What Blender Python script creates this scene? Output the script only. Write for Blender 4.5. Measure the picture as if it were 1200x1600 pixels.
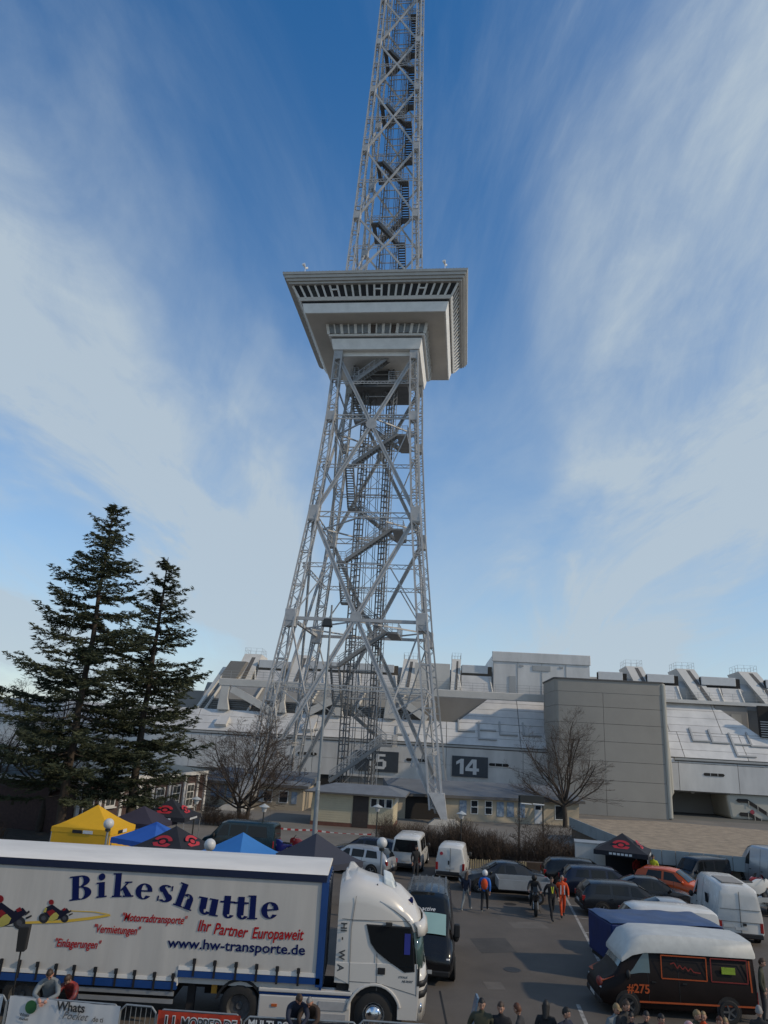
import bpy, bmesh, math, random
import numpy as np
from mathutils import Vector, Matrix
R = math.radians
random.seed(7)
for o in list(bpy.data.objects): bpy.data.objects.remove(o)
S = bpy.context.scene
COL = S.collection

# ---------------------------------------------------------------- camera
FPX, PITCH, ROLL, CAMH = 1106.0, .3047, .057, 7.6
cp, sp = math.cos(PITCH), math.sin(PITCH)
FW = Vector((0, cp, sp)); R0 = Vector((1, 0, 0)); U0 = Vector((0, -sp, cp))
CR = math.cos(ROLL)*R0 + math.sin(ROLL)*U0
CU = -math.sin(ROLL)*R0 + math.cos(ROLL)*U0
cd = bpy.data.cameras.new('camera'); cam = bpy.data.objects.new('camera', cd); COL.objects.link(cam)
cd.sensor_fit = 'VERTICAL'; cd.sensor_height = 24.0; cd.lens = FPX/1600*24.0
cd.clip_start = .3; cd.clip_end = 6000
m3 = Matrix((CR, CU, -FW)).transposed()
cam.matrix_world = Matrix.Translation((0, 0, CAMH)) @ m3.to_4x4()
S.camera = cam
CAM = Vector((0, 0, CAMH))

# ---------------------------------------------------------------- sky and sun
SUN_EL, SUN_AZ = R(33), R(109)          # azimuth clockwise from +Y: sun to the right, behind the camera
w = bpy.data.worlds.new('World'); S.world = w; w.use_nodes = True
nt = w.node_tree; nt.nodes.clear()
def N(t, **k):
    n = nt.nodes.new(t)
    for a, b in k.items(): setattr(n, a, b)
    return n
def L(a, b): nt.links.new(a, b)
sky = N('ShaderNodeTexSky', sky_type='NISHITA'); sky.sun_disc = False
sky.sun_elevation = SUN_EL; sky.sun_rotation = SUN_AZ; sky.air_density = 1.0; sky.dust_density = .0; sky.ozone_density = 3.0
tc = N('ShaderNodeTexCoord')
def VM(op, a, b=None, **k):
    n = N('ShaderNodeVectorMath', operation=op)
    if hasattr(a, 'links') or isinstance(a, bpy.types.NodeSocket): L(a, n.inputs[0])
    else: n.inputs[0].default_value = a
    if b is not None:
        if isinstance(b, bpy.types.NodeSocket): L(b, n.inputs[1])
        else: n.inputs[1].default_value = b
    return n.outputs[0]
def MA(op, a, b=None, clamp=False):
    n = N('ShaderNodeMath', operation=op); n.use_clamp = clamp
    for i, q in enumerate((a, b)):
        if q is None: continue
        if isinstance(q, bpy.types.NodeSocket): L(q, n.inputs[i])
        else: n.inputs[i].default_value = q
    return n.outputs[0]
sx = N('ShaderNodeSeparateXYZ'); L(tc.outputs['Generated'], sx.inputs[0])
den = MA('ADD', MA('MAXIMUM', sx.outputs[2], 0.0), .16)
cx_ = N('ShaderNodeCombineXYZ'); L(MA('DIVIDE', sx.outputs[0], den), cx_.inputs[0]); L(MA('DIVIDE', sx.outputs[1], den), cx_.inputs[1])
plane = cx_.outputs[0]
def noise(vec, scale, detail, rough, dist=0.0):
    n = N('ShaderNodeTexNoise'); L(vec, n.inputs['Vector']); n.inputs['Scale'].default_value = scale
    n.inputs['Detail'].default_value = detail; n.inputs['Roughness'].default_value = rough; n.inputs['Distortion'].default_value = dist
    return n.outputs['Fac']
def ramp(f, a, b, ease='EASE'):
    r = N('ShaderNodeValToRGB'); r.color_ramp.interpolation = ease
    r.color_ramp.elements[0].position = a; r.color_ramp.elements[0].color = (0, 0, 0, 1)
    r.color_ramp.elements[1].position = b; r.color_ramp.elements[1].color = (1, 1, 1, 1)
    L(f, r.inputs[0]); return r.outputs[0]
def mapped(rot, scl, loc):
    m_ = N('ShaderNodeMapping'); L(plane, m_.inputs[0]); m_.inputs['Rotation'].default_value = (0, 0, R(rot)); m_.inputs['Scale'].default_value = (*scl, 1); m_.inputs['Location'].default_value = (loc[0], loc[1], 0)
    return m_.outputs[0]
SKO = (-5.0, 1.0); STL = (7.2, 1.2)
sp2 = N('ShaderNodeSeparateXYZ'); L(plane, sp2.inputs[0])
wob = noise(mapped(4, (1.0, .45), SKO), 1.3, 5, .55, .5)
band = MA('SUBTRACT', MA('SUBTRACT', sp2.outputs[0], MA('MULTIPLY', sp2.outputs[1], .16)), .55)
band = MA('ADD', band, MA('MULTIPLY', MA('SUBTRACT', wob, .5), 1.25))
big = MA('ADD', MA('MULTIPLY', MA('COSINE', MA('MULTIPLY', band, 4.19)), .5), .5)      # cirrus streets lying along the wind, one after the other over the whole sky
streak = noise(mapped(-12, (1.2, .40), STL), 1.7, 10, .62, .9)
fine = noise(mapped(-32, (1.0, .45), (.4, 3.3)), 7.5, 10, .68, .7)
veil = ramp(big, .05, 1.0)
cl = MA('MULTIPLY', ramp(streak, .34, .72), MA('ADD', MA('MULTIPLY', veil, .60), .25))
cl = MA('ADD', cl, MA('MULTIPLY', veil, .30))
cl = MA('MULTIPLY', cl, MA('ADD', MA('MULTIPLY', fine, .8), .56), clamp=True)
hz = MA('POWER', MA('SUBTRACT', 1.0, MA('MAXIMUM', sx.outputs[2], 0.0)), 2.4)     # thin veil thickens towards the horizon
cl = MA('MINIMUM', MA('ADD', MA('MULTIPLY', cl, .84), MA('MULTIPLY', hz, .80)), .92)
hsv = N('ShaderNodeHueSaturation'); hsv.inputs['Saturation'].default_value = 1.31; hsv.inputs['Value'].default_value = 1.30; L(sky.outputs[0], hsv.inputs['Color'])
mx = N('ShaderNodeMix', data_type='RGBA'); L(cl, mx.inputs['Factor']); L(hsv.outputs[0], mx.inputs[6]); mx.inputs[7].default_value = (4.0, 4.75, 5.4, 1)
bg = N('ShaderNodeBackground'); L(mx.outputs[2], bg.inputs[0]); bg.inputs[1].default_value = .15
wo = N('ShaderNodeOutputWorld'); L(bg.outputs[0], wo.inputs[0])

sd = bpy.data.lights.new('sun', 'SUN'); sun = bpy.data.objects.new('sun', sd); COL.objects.link(sun)
sd.energy = 2.8; sd.angle = R(1.6); sd.color = (1, .83, .60)
sdir = Vector((math.sin(SUN_AZ)*math.cos(SUN_EL), math.cos(SUN_AZ)*math.cos(SUN_EL), math.sin(SUN_EL)))
sun.rotation_euler = sdir.to_track_quat('Z', 'Y').to_euler(); sun.location = sdir*200
S.view_settings.view_transform = 'Standard'; S.view_settings.look = 'None'; S.view_settings.gamma = 1
S.view_settings.use_curve_mapping = False; S.view_settings.exposure = -.34

# ---------------------------------------------------------------- helpers
def ray(x, y): return FW*FPX + CR*(x-600) - CU*(y-800)
def at(x, y, Y):                        # photo pixel -> point at real distance Y
    d = ray(x, y); return CAM + d*(Y/d.y)
def gz(x, y, z=0.0):                    # photo pixel -> point at height z
    d = ray(x, y); return CAM + d*((z-CAMH)/d.z)

MATS = {}
def mat(name, col, rough=.6, metal=0, var=.15, scale=2.0, bump=0, bscale=40, spec=.5, col2=None, stretch=(1, 1, 1), emit=0, trans=0, coat=0, fine=0):
    if name in MATS: return MATS[name]
    m = bpy.data.materials.new(name); m.use_nodes = True; t = m.node_tree; t.nodes.clear()
    out = t.nodes.new('ShaderNodeOutputMaterial'); b = t.nodes.new('ShaderNodeBsdfPrincipled'); t.links.new(b.outputs[0], out.inputs[0])
    b.inputs['Roughness'].default_value = rough; b.inputs['Metallic'].default_value = metal
    b.inputs['Specular IOR Level'].default_value = spec
    if coat: b.inputs['Coat Weight'].default_value = coat; b.inputs['Coat Roughness'].default_value = .08
    if trans: b.inputs['Transmission Weight'].default_value = trans
    c = (*col, 1); b.inputs['Base Color'].default_value = c
    if emit: b.inputs['Emission Color'].default_value = c; b.inputs['Emission Strength'].default_value = emit
    if var or bump or col2:
        g = t.nodes.new('ShaderNodeTexCoord'); mpn = t.nodes.new('ShaderNodeMapping'); t.links.new(g.outputs['Object'], mpn.inputs[0])
        mpn.inputs['Scale'].default_value = stretch
    if var or col2:
        n = t.nodes.new('ShaderNodeTexNoise'); t.links.new(mpn.outputs[0], n.inputs['Vector']); n.inputs['Scale'].default_value = scale
        n.inputs['Detail'].default_value = 7; n.inputs['Roughness'].default_value = .62
        r = t.nodes.new('ShaderNodeValToRGB'); t.links.new(n.outputs['Fac'], r.inputs[0])
        r.color_ramp.elements[0].position = .3; r.color_ramp.elements[1].position = .72
        c2 = col2 or tuple(min(1, q*(1+var)) for q in col)
        c1 = col if col2 else tuple(q*(1-var) for q in col)
        r.color_ramp.elements[0].color = (*c1, 1); r.color_ramp.elements[1].color = (*c2, 1)
        src = r.outputs[0]
        if fine:
            n2 = t.nodes.new('ShaderNodeTexNoise'); t.links.new(mpn.outputs[0], n2.inputs['Vector']); n2.inputs['Scale'].default_value = bscale; n2.inputs['Detail'].default_value = 3
            mm = t.nodes.new('ShaderNodeMix'); mm.data_type = 'RGBA'; mm.blend_type = 'OVERLAY'; mm.inputs['Factor'].default_value = fine
            t.links.new(src, mm.inputs[6]); t.links.new(n2.outputs['Fac'], mm.inputs[7]); src = mm.outputs[2]
        t.links.new(src, b.inputs['Base Color'])
        mr = t.nodes.new('ShaderNodeMapRange'); t.links.new(n.outputs['Fac'], mr.inputs[0]); mr.inputs['To Min'].default_value = max(.02, rough-.08); mr.inputs['To Max'].default_value = min(1, rough+.1)
        t.links.new(mr.outputs[0], b.inputs['Roughness'])
    if bump:
        n3 = t.nodes.new('ShaderNodeTexNoise'); t.links.new(mpn.outputs[0], n3.inputs['Vector']); n3.inputs['Scale'].default_value = bscale; n3.inputs['Detail'].default_value = 5
        bp = t.nodes.new('ShaderNodeBump'); bp.inputs['Strength'].default_value = bump; bp.inputs['Distance'].default_value = .02
        t.links.new(n3.outputs['Fac'], bp.inputs['Height']); t.links.new(bp.outputs[0], b.inputs['Normal'])
    MATS[name] = m; return m

class MB:
    def __init__(s): s.v = []; s.f = []; s.mi = []; s.cur = 0
    def add(s, vs, fs):
        n = len(s.v); s.v.extend([tuple(q) for q in vs]); s.f.extend([tuple(n+i for i in f) for f in fs]); s.mi.extend([s.cur]*len(fs)); return s
    def box(s, x0, x1, y0, y1, z0, z1):
        vs = [(x0,y0,z0),(x1,y0,z0),(x1,y1,z0),(x0,y1,z0),(x0,y0,z1),(x1,y0,z1),(x1,y1,z1),(x0,y1,z1)]
        return s.add(vs, [(0,3,2,1),(4,5,6,7),(0,1,5,4),(1,2,6,5),(2,3,7,6),(3,0,4,7)])
    def hexa(s, b, t):                     # eight corners: bottom ring, top ring (both counter-clockwise from above)
        return s.add(list(b)+list(t), [(0,3,2,1),(4,5,6,7),(0,1,5,4),(1,2,6,5),(2,3,7,6),(3,0,4,7)])
    def bar(s, p, q, w, h=None, up=(0, 0, 1)):
        h = h or w; p = Vector(p); q = Vector(q); d = q-p
        if d.length < 1e-6: return s
        d.normalize(); u = Vector(up)
        if abs(d.dot(u)) > .98: u = Vector((0, 1, 0)) if abs(d.y) < .9 else Vector((1, 0, 0))
        a = d.cross(u).normalized()*w/2; b = a.cross(d).normalized()*h/2
        vs = [p-a-b, p+a-b, p+a+b, p-a+b, q-a-b, q+a-b, q+a+b, q-a+b]
        return s.add(vs, [(0,1,2,3),(7,6,5,4),(0,4,5,1),(1,5,6,2),(2,6,7,3),(3,7,4,0)])
    def tube(s, p, q, r, r2=None, n=6, cap=True):
        r2 = r if r2 is None else r2; p = Vector(p); q = Vector(q); d = (q-p)
        if d.length < 1e-6: return s
        d.normalize(); u = Vector((0, 0, 1)) if abs(d.z) < .95 else Vector((1, 0, 0))
        a = d.cross(u).normalized(); b = d.cross(a)
        cs = [(math.cos(2*math.pi*i/n), math.sin(2*math.pi*i/n)) for i in range(n)]
        vs = [p+(a*c+b*e)*r for c, e in cs]+[q+(a*c+b*e)*r2 for c, e in cs]
        fs = [(i, i+n, (i+1) % n+n, (i+1) % n) for i in range(n)]
        if cap: fs += [tuple(range(n)), tuple(range(2*n-1, n-1, -1))]
        return s.add(vs, fs)
    def path(s, pts, r, n=6):
        for a, b in zip(pts, pts[1:]): s.tube(a, b, r, n=n)
        return s
    def lathe(s, prof, n=16, c=(0, 0, 0), axis='z'):   # prof: (radius, height)
        rings = []
        for r, z in prof:
            for i in range(n):
                a = 2*math.pi*i/n; x, y = r*math.cos(a), r*math.sin(a)
                rings.append((c[0]+x, c[1]+y, c[2]+z) if axis == 'z' else (c[0]+x, c[1]+z, c[2]+y))
        fs = []
        for k in range(len(prof)-1):
            for i in range(n):
                q = (k*n+i, k*n+(i+1) % n, (k+1)*n+(i+1) % n, (k+1)*n+i); fs.append(q if axis == 'z' else q[::-1])
        return s.add(rings, fs)
    def prism(s, pts, a, b, fn):           # 2-D outline extruded between depths a and b, placed with fn(u, v, d)
        n = len(pts); vs = [fn(u, v, a) for u, v in pts]+[fn(u, v, b) for u, v in pts]
        return s.add(vs, [tuple(range(n)), tuple(range(2*n-1, n-1, -1))]+[(i, i+n, (i+1) % n+n, (i+1) % n) for i in range(n)])
    def ball(s, c, rx, ry=None, rz=None, n=12, m=8):
        ry = rx if ry is None else ry; rz = rx if rz is None else rz; vs = []; fs = []
        for j in range(m+1):
            t = math.pi*j/m
            for i in range(n):
                a = 2*math.pi*i/n; vs.append((c[0]+rx*math.sin(t)*math.cos(a), c[1]+ry*math.sin(t)*math.sin(a), c[2]+rz*math.cos(t)))
        for j in range(m):
            for i in range(n): fs.append((j*n+i, (j+1)*n+i, (j+1)*n+(i+1) % n, j*n+(i+1) % n))
        return s.add(vs, fs)
    def xf(s, fn, start=0):
        s.v[start:] = [tuple(fn(Vector(q))) for q in s.v[start:]]; return s
    def mesh(s, name, smooth=None, fix=True):
        me = bpy.data.meshes.new(name); me.from_pydata(s.v, [], s.f)
        if any(s.mi): me.polygons.foreach_set('material_index', s.mi)
        if fix and len(s.f) < 3000:
            bm = bmesh.new(); bm.from_mesh(me); bmesh.ops.recalc_face_normals(bm, faces=bm.faces); bm.to_mesh(me); bm.free()
        if smooth is not None:
            me.shade_smooth(); me.set_sharp_from_angle(angle=R(smooth))
        me.update(); return me

def tag(o, label=None, cat=None, group=None, kind=None):
    if label: o['label'] = label
    if cat: o['category'] = cat
    if group: o['group'] = group
    if kind: o['kind'] = kind
    return o
def ob(name, mb, m, parent=None, smooth=None, label=None, cat=None, group=None, kind=None, bevel=0):
    me = mb if isinstance(mb, bpy.types.Mesh) else mb.mesh(name, smooth)
    if not me.materials:
        for q in (m if isinstance(m, (list, tuple)) else [m]): me.materials.append(q)
    o = bpy.data.objects.new(name, me); COL.objects.link(o)
    if parent: o.parent = parent
    if bevel:
        md = o.modifiers.new('bevel', 'BEVEL'); md.width = bevel; md.segments = 2; md.limit_method = 'ANGLE'; md.angle_limit = R(35)
    return tag(o, label, cat, group, kind)
def empty(name, loc, rz=0, label=None, cat=None, group=None, parent=None, kind=None):
    o = bpy.data.objects.new(name, None); COL.objects.link(o); o.empty_display_size = .5
    o.location = loc; o.rotation_euler = (0, 0, rz)
    if parent: o.parent = parent
    return tag(o, label, cat, group, kind)
def dup(o, parent=None):
    c = o.copy(); COL.objects.link(c)
    if parent: c.parent = parent
    for ch in o.children: dup(ch, c)
    return c
def text_mesh(body, size, bold=0, shear=0, xs=1, ext=.002, align='LEFT', spacing=1):
    cu = bpy.data.curves.new('t', 'FONT'); cu.body = body; cu.size = size; cu.offset = bold; cu.shear = shear; cu.extrude = ext
    cu.align_x = align; cu.space_character = spacing; cu.resolution_u = 3
    t = bpy.data.objects.new('t', cu); COL.objects.link(t)
    dg = bpy.context.evaluated_depsgraph_get(); me = bpy.data.meshes.new_from_object(t.evaluated_get(dg))
    bpy.data.objects.remove(t); bpy.data.curves.remove(cu)
    for vv in me.vertices: vv.co.x *= xs
    me.materials.clear(); return me
def text(body, size, m, parent, loc, rot=(90, 0, 0), name='lettering', **k):
    o = ob(name, text_mesh(body, size, **k), m, parent); o.location = loc; o.rotation_euler = tuple(R(a) for a in rot); return o
# ---------------------------------------------------------------- ground
M_ASPH = mat('asphalt', (.098, .084, .071), .9, var=.26, scale=.35, bump=.5, bscale=60, fine=.35)
M_PAVE = mat('plaza_paving', (.17, .155, .135), .9, var=.2, scale=.3, bump=.3, bscale=30, fine=.3)
M_FAR = mat('far_ground', (.11, .11, .10), .9, var=.2, scale=.05)
M_LINE = mat('line_paint', (.13, .12, .11), .8, scale=5, col2=(.46, .44, .40))
M_SOIL = mat('soil', (.07, .055, .04), .95, var=.4, scale=2, bump=.6, bscale=20)
def sheet(name, pts, z, m):
    mb = MB(); mb.add([(x, y, z) for x, y in pts], [tuple(range(len(pts)))]); return ob(name, mb, m, kind='structure')
sheet('ground', [(-2500, -600), (2500, -600), (2500, 4000), (-2500, 4000)], 0, M_FAR)
sheet('parking_lot', [(-60, -5), (60, -5), (60, 49.5), (-60, 49.5)], .004, M_ASPH)
sheet('plaza', [(-60, 49.5), (60, 49.5), (60, 90), (-60, 90)], .004, M_PAVE)
sheet('planting_strip', [(1.0, 47.6), (18, 47.6), (20, 56), (1.8, 56)], .012, M_SOIL)
sheet('planting_strip', [(-40, 47), (-15.5, 47), (-15.5, 62), (-24, 62), (-40, 70)], .012, M_SOIL)
def strip(name, a, b, wd):
    a = Vector((*a, 0)); b = Vector((*b, 0)); d = (b-a).normalized(); n = Vector((-d.y, d.x, 0))*wd/2
    return sheet(name, [tuple((q)[:2]) for q in (a-n, b-n, b+n, a+n)], .009, M_LINE)
strip('painted_line', (10.75, 41.8), (8.95, 30.0), .12); a_ = gz(903, 1570); b_ = gz(918, 1606); strip('painted_line', (a_.x, a_.y), (b_.x, b_.y), .12)
for k in range(4):
    y = 31.6+2.6*k; x = 8.95+(10.75-8.95)*(y-30.0)/11.8
    strip('painted_line', (x, y), (x+4.9, y-.55), .11)
j_ = strip('asphalt_joint', (2.62, 25.8), (2.35, 14.0), .06); j_.data.materials[0] = mat('joint_tar', (.012, .012, .012), .8)

M_PATCH = mat('tar_patch', (.060, .054, .048), .85, var=.25, scale=1.5, bump=.5, bscale=50); M_PALE = mat('pale_patch', (.125, .11, .094), .9, var=.2, scale=1.2, bump=.4, bscale=50)
for pts, m_ in (([(4.6, 30.2), (6.0, 30.6), (5.9, 32.6), (4.4, 32.2)], M_PATCH), ([(3.6, 22.3), (6.2, 22.5), (6.1, 23.0), (3.5, 22.8)], M_PATCH), ([(6.6, 34.2), (8.2, 34.5), (8.0, 35.6), (6.5, 35.3)], M_PALE), ([(3.9, 36.6), (4.5, 36.7), (4.2, 41.8), (3.6, 41.7)], M_PATCH), ([(4.2, 26.2), (4.8, 26.25), (4.75, 27.0), (4.15, 26.95)], M_PALE)):
    sheet('asphalt_patch', pts, .0075, m_)
for x, y in ((5.4, 28.4), (7.3, 38.9)):
    mb = MB(); mb.lathe([(0, .012), (.3, .012), (.31, .004)], 20, (x, y, 0)); ob('manhole_cover', mb, mat('cast_iron', (.05, .047, .045), .6, .5, var=.3, scale=12), kind='structure')
# ---------------------------------------------------------------- radio tower
M_STEEL = mat('tower_steel', (.445, .445, .44), .55, .1, var=.16, scale=1.2)
M_STEELD = mat('dark_shade_steel', (.15, .15, .15), .6, .2, var=.2, scale=1.0)  # darker than the tower steel: shade inside the lattice put into the colour
M_STAIR = mat('stair_steel', (.27, .27, .265), .6, .1, var=.18, scale=1.5)
TX, TY, TYAW = -1.46, 82.65, -.125
WT = [(0, 20.0), (19.1, 15.2), (31.3, 12.7), (43.9, 10.95), (53, 10.3), (64.8, 9.45), (74, 8.7), (85.6, 7.93), (96.7, 7.15), (106, 6.6), (115, 6.15), (125, 5.7)]
def HW(z):
    return float(np.interp(z, [a for a, b in WT], [b for a, b in WT]))/2
tower = empty('radio_tower', (TX, TY, 0), TYAW, 'tall grey steel lattice radio tower with square restaurant storey', 'tower')
NODES = [0, 19.1, 31.3, 43.9, 53]; UP = [63.4, 74, 85.6, 96.7, 106.2, 115.2, 124]
def legbox(z): return float(np.interp(z, [0, 20, 53, 124], [1.25, 1.05, .9, .6]))
CORN = [(-1, -1), (1, -1), (1, 1), (-1, 1)]
for a, b in CORN:
    def P(z, i, j):                        # chord (i,j) of the leg at height z
        h = HW(z); s = legbox(z)
        return Vector((a*(h-s*(0 if i else 1)), b*(h-s*(0 if j else 1)), z))
    zs = [1.1, 6, 12, 19.1, 25, 31.3, 37, 43.9, 48, 53, 58, 64.8, 70, 74, 80, 85.6, 91, 96.7, 106, 115, 124]
    mb = MB()
    for i in (0, 1):
        for j in (0, 1):
            for z0, z1 in zip(zs, zs[1:]):
                wd = .17 if z0 < 53 else .13
                mb.bar(P(z0, i, j), P(z1+.02, i, j), wd, wd)
    leg = ob('leg', mb, M_STEEL, tower)
    lc = MB(); z = 1.3; k = 0
    while z < 123:
        dz = (.95 if z < 60 else 1.25)*legbox(z); z2 = z+dz; t = .062 if z < 60 else .042
        for (p0, p1) in (((0,0),(1,0)), ((0,1),(1,1)), ((0,0),(0,1)), ((1,0),(1,1))):
            if k % 2: p0, p1 = p1, p0
            lc.bar(P(z, *p0), P(z2, *p1), t, t)
        if k % 4 == 0:
            for (p0, p1) in (((0,0),(1,0)), ((0,1),(1,1)), ((0,0),(0,1)), ((1,0),(1,1))): lc.bar(P(z, *p0), P(z, *p1), .12, .12)
        z = z2; k += 1
    ob('lacing', lc, M_STEEL, leg, kind='stuff')
    # shoe: plates converge on a hinged steel foot on a concrete plinth
    sh = MB(); h = HW(1.2); s = legbox(0)
    c0 = Vector((a*10.05, b*10.05, .35)); cc = Vector((a*(h-s/2), b*(h-s/2), 2.6))
    q0 = [c0+Vector((x*.28, y*.28, 0)) for x, y in CORN]; q1 = [cc+Vector((x*(s/2+.12), y*(s/2+.12), 0)) for x, y in CORN]
    sh.hexa(q0, q1); ob('foot', sh, M_STEEL, leg)
    pl = MB(); pl.hexa([(a*10.05+x*1.5, b*10.05+y*1.5, 0) for x, y in CORN], [(a*10.05+x*.95, b*10.05+y*.95, .4) for x, y in CORN])
    ob('plinth', pl, mat('concrete', (.36, .34, .30), .9, var=.18, scale=1.5, bump=.3, bscale=12), leg)
    for z in (19.1, 31.3, 43.9, 52.3)+tuple(UP[1:-1]):
        g = MB(); s = legbox(z)*.5+.06; hh = .95 if z < 40 else .6
        if z > 60: hh = .55
        c = (P(z, 0, 0)+P(z, 1, 1))/2
        g.box(c.x-s, c.x+s, c.y-s, c.y+s, z-hh, z+hh); ob('gusset_plate', g, M_STEEL, leg, bevel=.06)
# the four faces
for f in range(4):
    a = f*math.pi/2; ca, sa = math.cos(a), math.sin(a)
    def Fp(t, z, inset=.45):               # t in -1..1 across the face, at height z
        h = HW(z)-inset*legbox(z); x, y = t*h, -h
        return Vector((x*ca-y*sa, x*sa+y*ca, z))
    def xcross(z0, z1):                    # height where the diagonals cross
        w0, w1 = HW(z0), HW(z1); return z0+(z1-z0)*w0/(w0+w1)
    for z0, z1, wd in ((0.9, 31.3, .40), (31.3, 52.3, .36)):
        for sgn in (-1, 1):
            mb = MB(); zc = xcross(z0, z1)
            for pa, pb in ((Fp(sgn, z0), Fp(0, zc)), (Fp(0, zc), Fp(-sgn, z1))):
                d = (pb-pa).normalized(); n = Vector((sa, -ca, 0)).cross(d)
                for q in (-1, 1): mb.bar(pa+n*q*wd*.42, pb+n*q*wd*.42, .15, .2, up=(sa, -ca, 0))
                ln = (pb-pa).length; m_ = int(ln/.8)
                for i in range(m_): mb.bar(pa.lerp(pb, i/m_)+n*wd*.42*(-1)**i, pa.lerp(pb, (i+1)/m_)-n*wd*.42*(-1)**i, .06, .06)
                mb.bar(pa, pb, wd*.75, .03, up=(sa, -ca, 0))
            ob('diagonal_brace', mb, M_STEEL, tower)
        mb = MB(); c = Fp(0, zc, .35); u = Vector((ca, sa, 0)); n = Vector((sa, -ca, 0))*.06
        oct_ = [(math.cos(R(22.5+45*i))*.68, math.sin(R(22.5+45*i))*.68) for i in range(8)]
        mb.prism(oct_, -1, 1, lambda p, q, d: c+u*p+Vector((0, 0, q))+n*d); ob('gusset_plate', mb, M_STEEL, tower)
    def truss(z, hgt, chord, lace, name='horizontal_brace', inset=.5):
        mb = MB()
        for q in (-1, 1): mb.bar(Fp(-1, z+q*hgt/2, inset), Fp(1, z+q*hgt/2, inset), chord, chord)
        m_ = max(6, int(HW(z)*2/(hgt*1.5)))
        for i in range(m_):
            t0, t1 = -1+2*i/m_, -1+2*(i+1)/m_; s_ = 1 if i % 2 else -1
            mb.bar(Fp(t0, z-s_*hgt/2, inset), Fp(t1, z+s_*hgt/2, inset), lace, lace)
        ob(name, mb, M_STEEL, tower)
    mb = MB(); mb.bar(Fp(-1, 19.1), Fp(1, 19.1), .34, .34); ob('horizontal_brace', mb, M_STEEL, tower)
    truss(31.3, .62, .12, .07); truss(43.9, .5, .12, .07); truss(25.2, .45, .09, .055); truss(37.4, .4, .09, .05); truss(48.6, .3, .08, .05); truss(12.0, .4, .1, .06)
    truss(6.0, .3, .09, .05) if f in (1, 3) else None
    # light knee braces
    for sgn in (-1, 1):
        mb = MB()
        mb.bar(Fp(sgn, 19.1), Fp(sgn*.50, 9.6), .15, .15); mb.bar(Fp(sgn*.50, 9.6), Fp(sgn, 12), .13, .13); mb.bar(Fp(sgn*.75, 4.8), Fp(sgn, 12), .13, .13); mb.bar(Fp(sgn*.5, 25.2), Fp(sgn, 19.1), .13, .13)
        mb.bar(Fp(sgn*.5, 37.4), Fp(sgn, 43.9), .12, .12); mb.bar(Fp(sgn*.5, 37.4), Fp(sgn, 31.3), .12, .12)
        ob('knee_brace', mb, M_STEEL, tower, kind='stuff')
    # upper mast panels
    for z0, z1 in zip(UP, UP[1:]):
        zc = xcross(z0, z1)
        for sgn in (-1, 1):
            mb = MB(); mb.bar(Fp(sgn, z0, .5), Fp(-sgn, z1, .5), .24, .2, up=(sa, -ca, 0)); ob('diagonal_brace', mb, M_STEEL, tower)
        truss(zc, .42, .07, .045)
    mb = MB()
    for sgn in (-1, 1): mb.bar(Fp(sgn, 63.4, .5), Fp(0, 59.4, .5), .24, .2)
    ob('diagonal_brace', mb, M_STEEL, tower)
# plan bracing
for z in (19.1, 31.3, 43.9):
    mb = MB(); h = HW(z)-.5
    for (x0, y0), (x1, y1) in (((0,-h),(h,0)), ((h,0),(0,h)), ((0,h),(-h,0)), ((-h,0),(0,-h))): mb.bar((x0, y0, z-.1), (x1, y1, z-.1), .16, .16)
    ob('plan_brace', mb, M_STEEL, tower)
# lift shaft: ladder columns, guide rails, rings
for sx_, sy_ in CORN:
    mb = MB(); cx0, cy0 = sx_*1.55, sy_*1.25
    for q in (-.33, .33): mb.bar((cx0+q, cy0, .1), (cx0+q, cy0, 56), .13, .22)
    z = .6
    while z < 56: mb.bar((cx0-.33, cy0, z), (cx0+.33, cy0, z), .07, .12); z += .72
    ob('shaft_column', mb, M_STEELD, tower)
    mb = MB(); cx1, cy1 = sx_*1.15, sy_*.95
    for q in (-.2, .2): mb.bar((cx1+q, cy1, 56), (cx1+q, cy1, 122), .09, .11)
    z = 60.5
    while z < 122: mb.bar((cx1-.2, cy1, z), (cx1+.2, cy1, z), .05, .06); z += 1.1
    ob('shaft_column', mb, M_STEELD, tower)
mb = MB()
for x in (-.5, .5):
    for y in (-.9, .9): mb.bar((x, y, .1), (x, y, 121), .07, .07)
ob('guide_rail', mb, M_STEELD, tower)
mb = MB(); z = 2.0; k = 0
while z < 121:
    ka, kb = (1.55, 1.25) if z < 56 else (1.15, .95)
    for x0, y0, x1, y1 in ((-ka,-kb,ka,-kb), (ka,-kb,ka,kb), (ka,kb,-ka,kb), (-ka,kb,-ka,-kb)):
        mb.bar((x0, y0, z), (x1, y1, z), .1, .1)
        if z > 56: continue
        if k % 2 == 0: mb.bar((x0, y0, z), (x1, y1, z+3.1), .055, .055)
        else: mb.bar((x1, y1, z), (x0, y0, z+3.1), .055, .055)
    z += 3.1; k += 1
ob('shaft_bracing', mb, M_STEEL, tower, kind='stuff')
for x, y in ((2.3, -1.6), (-2.2, 1.7)):
    mb = MB()
    for q in (-.2, .2): mb.bar((x+q, y, .1), (x+q, y, 51), .07, .07)
    z = .5
    while z < 50.5: mb.bar((x-.2, y, z), (x+.2, y, z+.55), .04, .04); z += .55
    ob('cable_ladder', mb, M_STEEL, tower)
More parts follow.
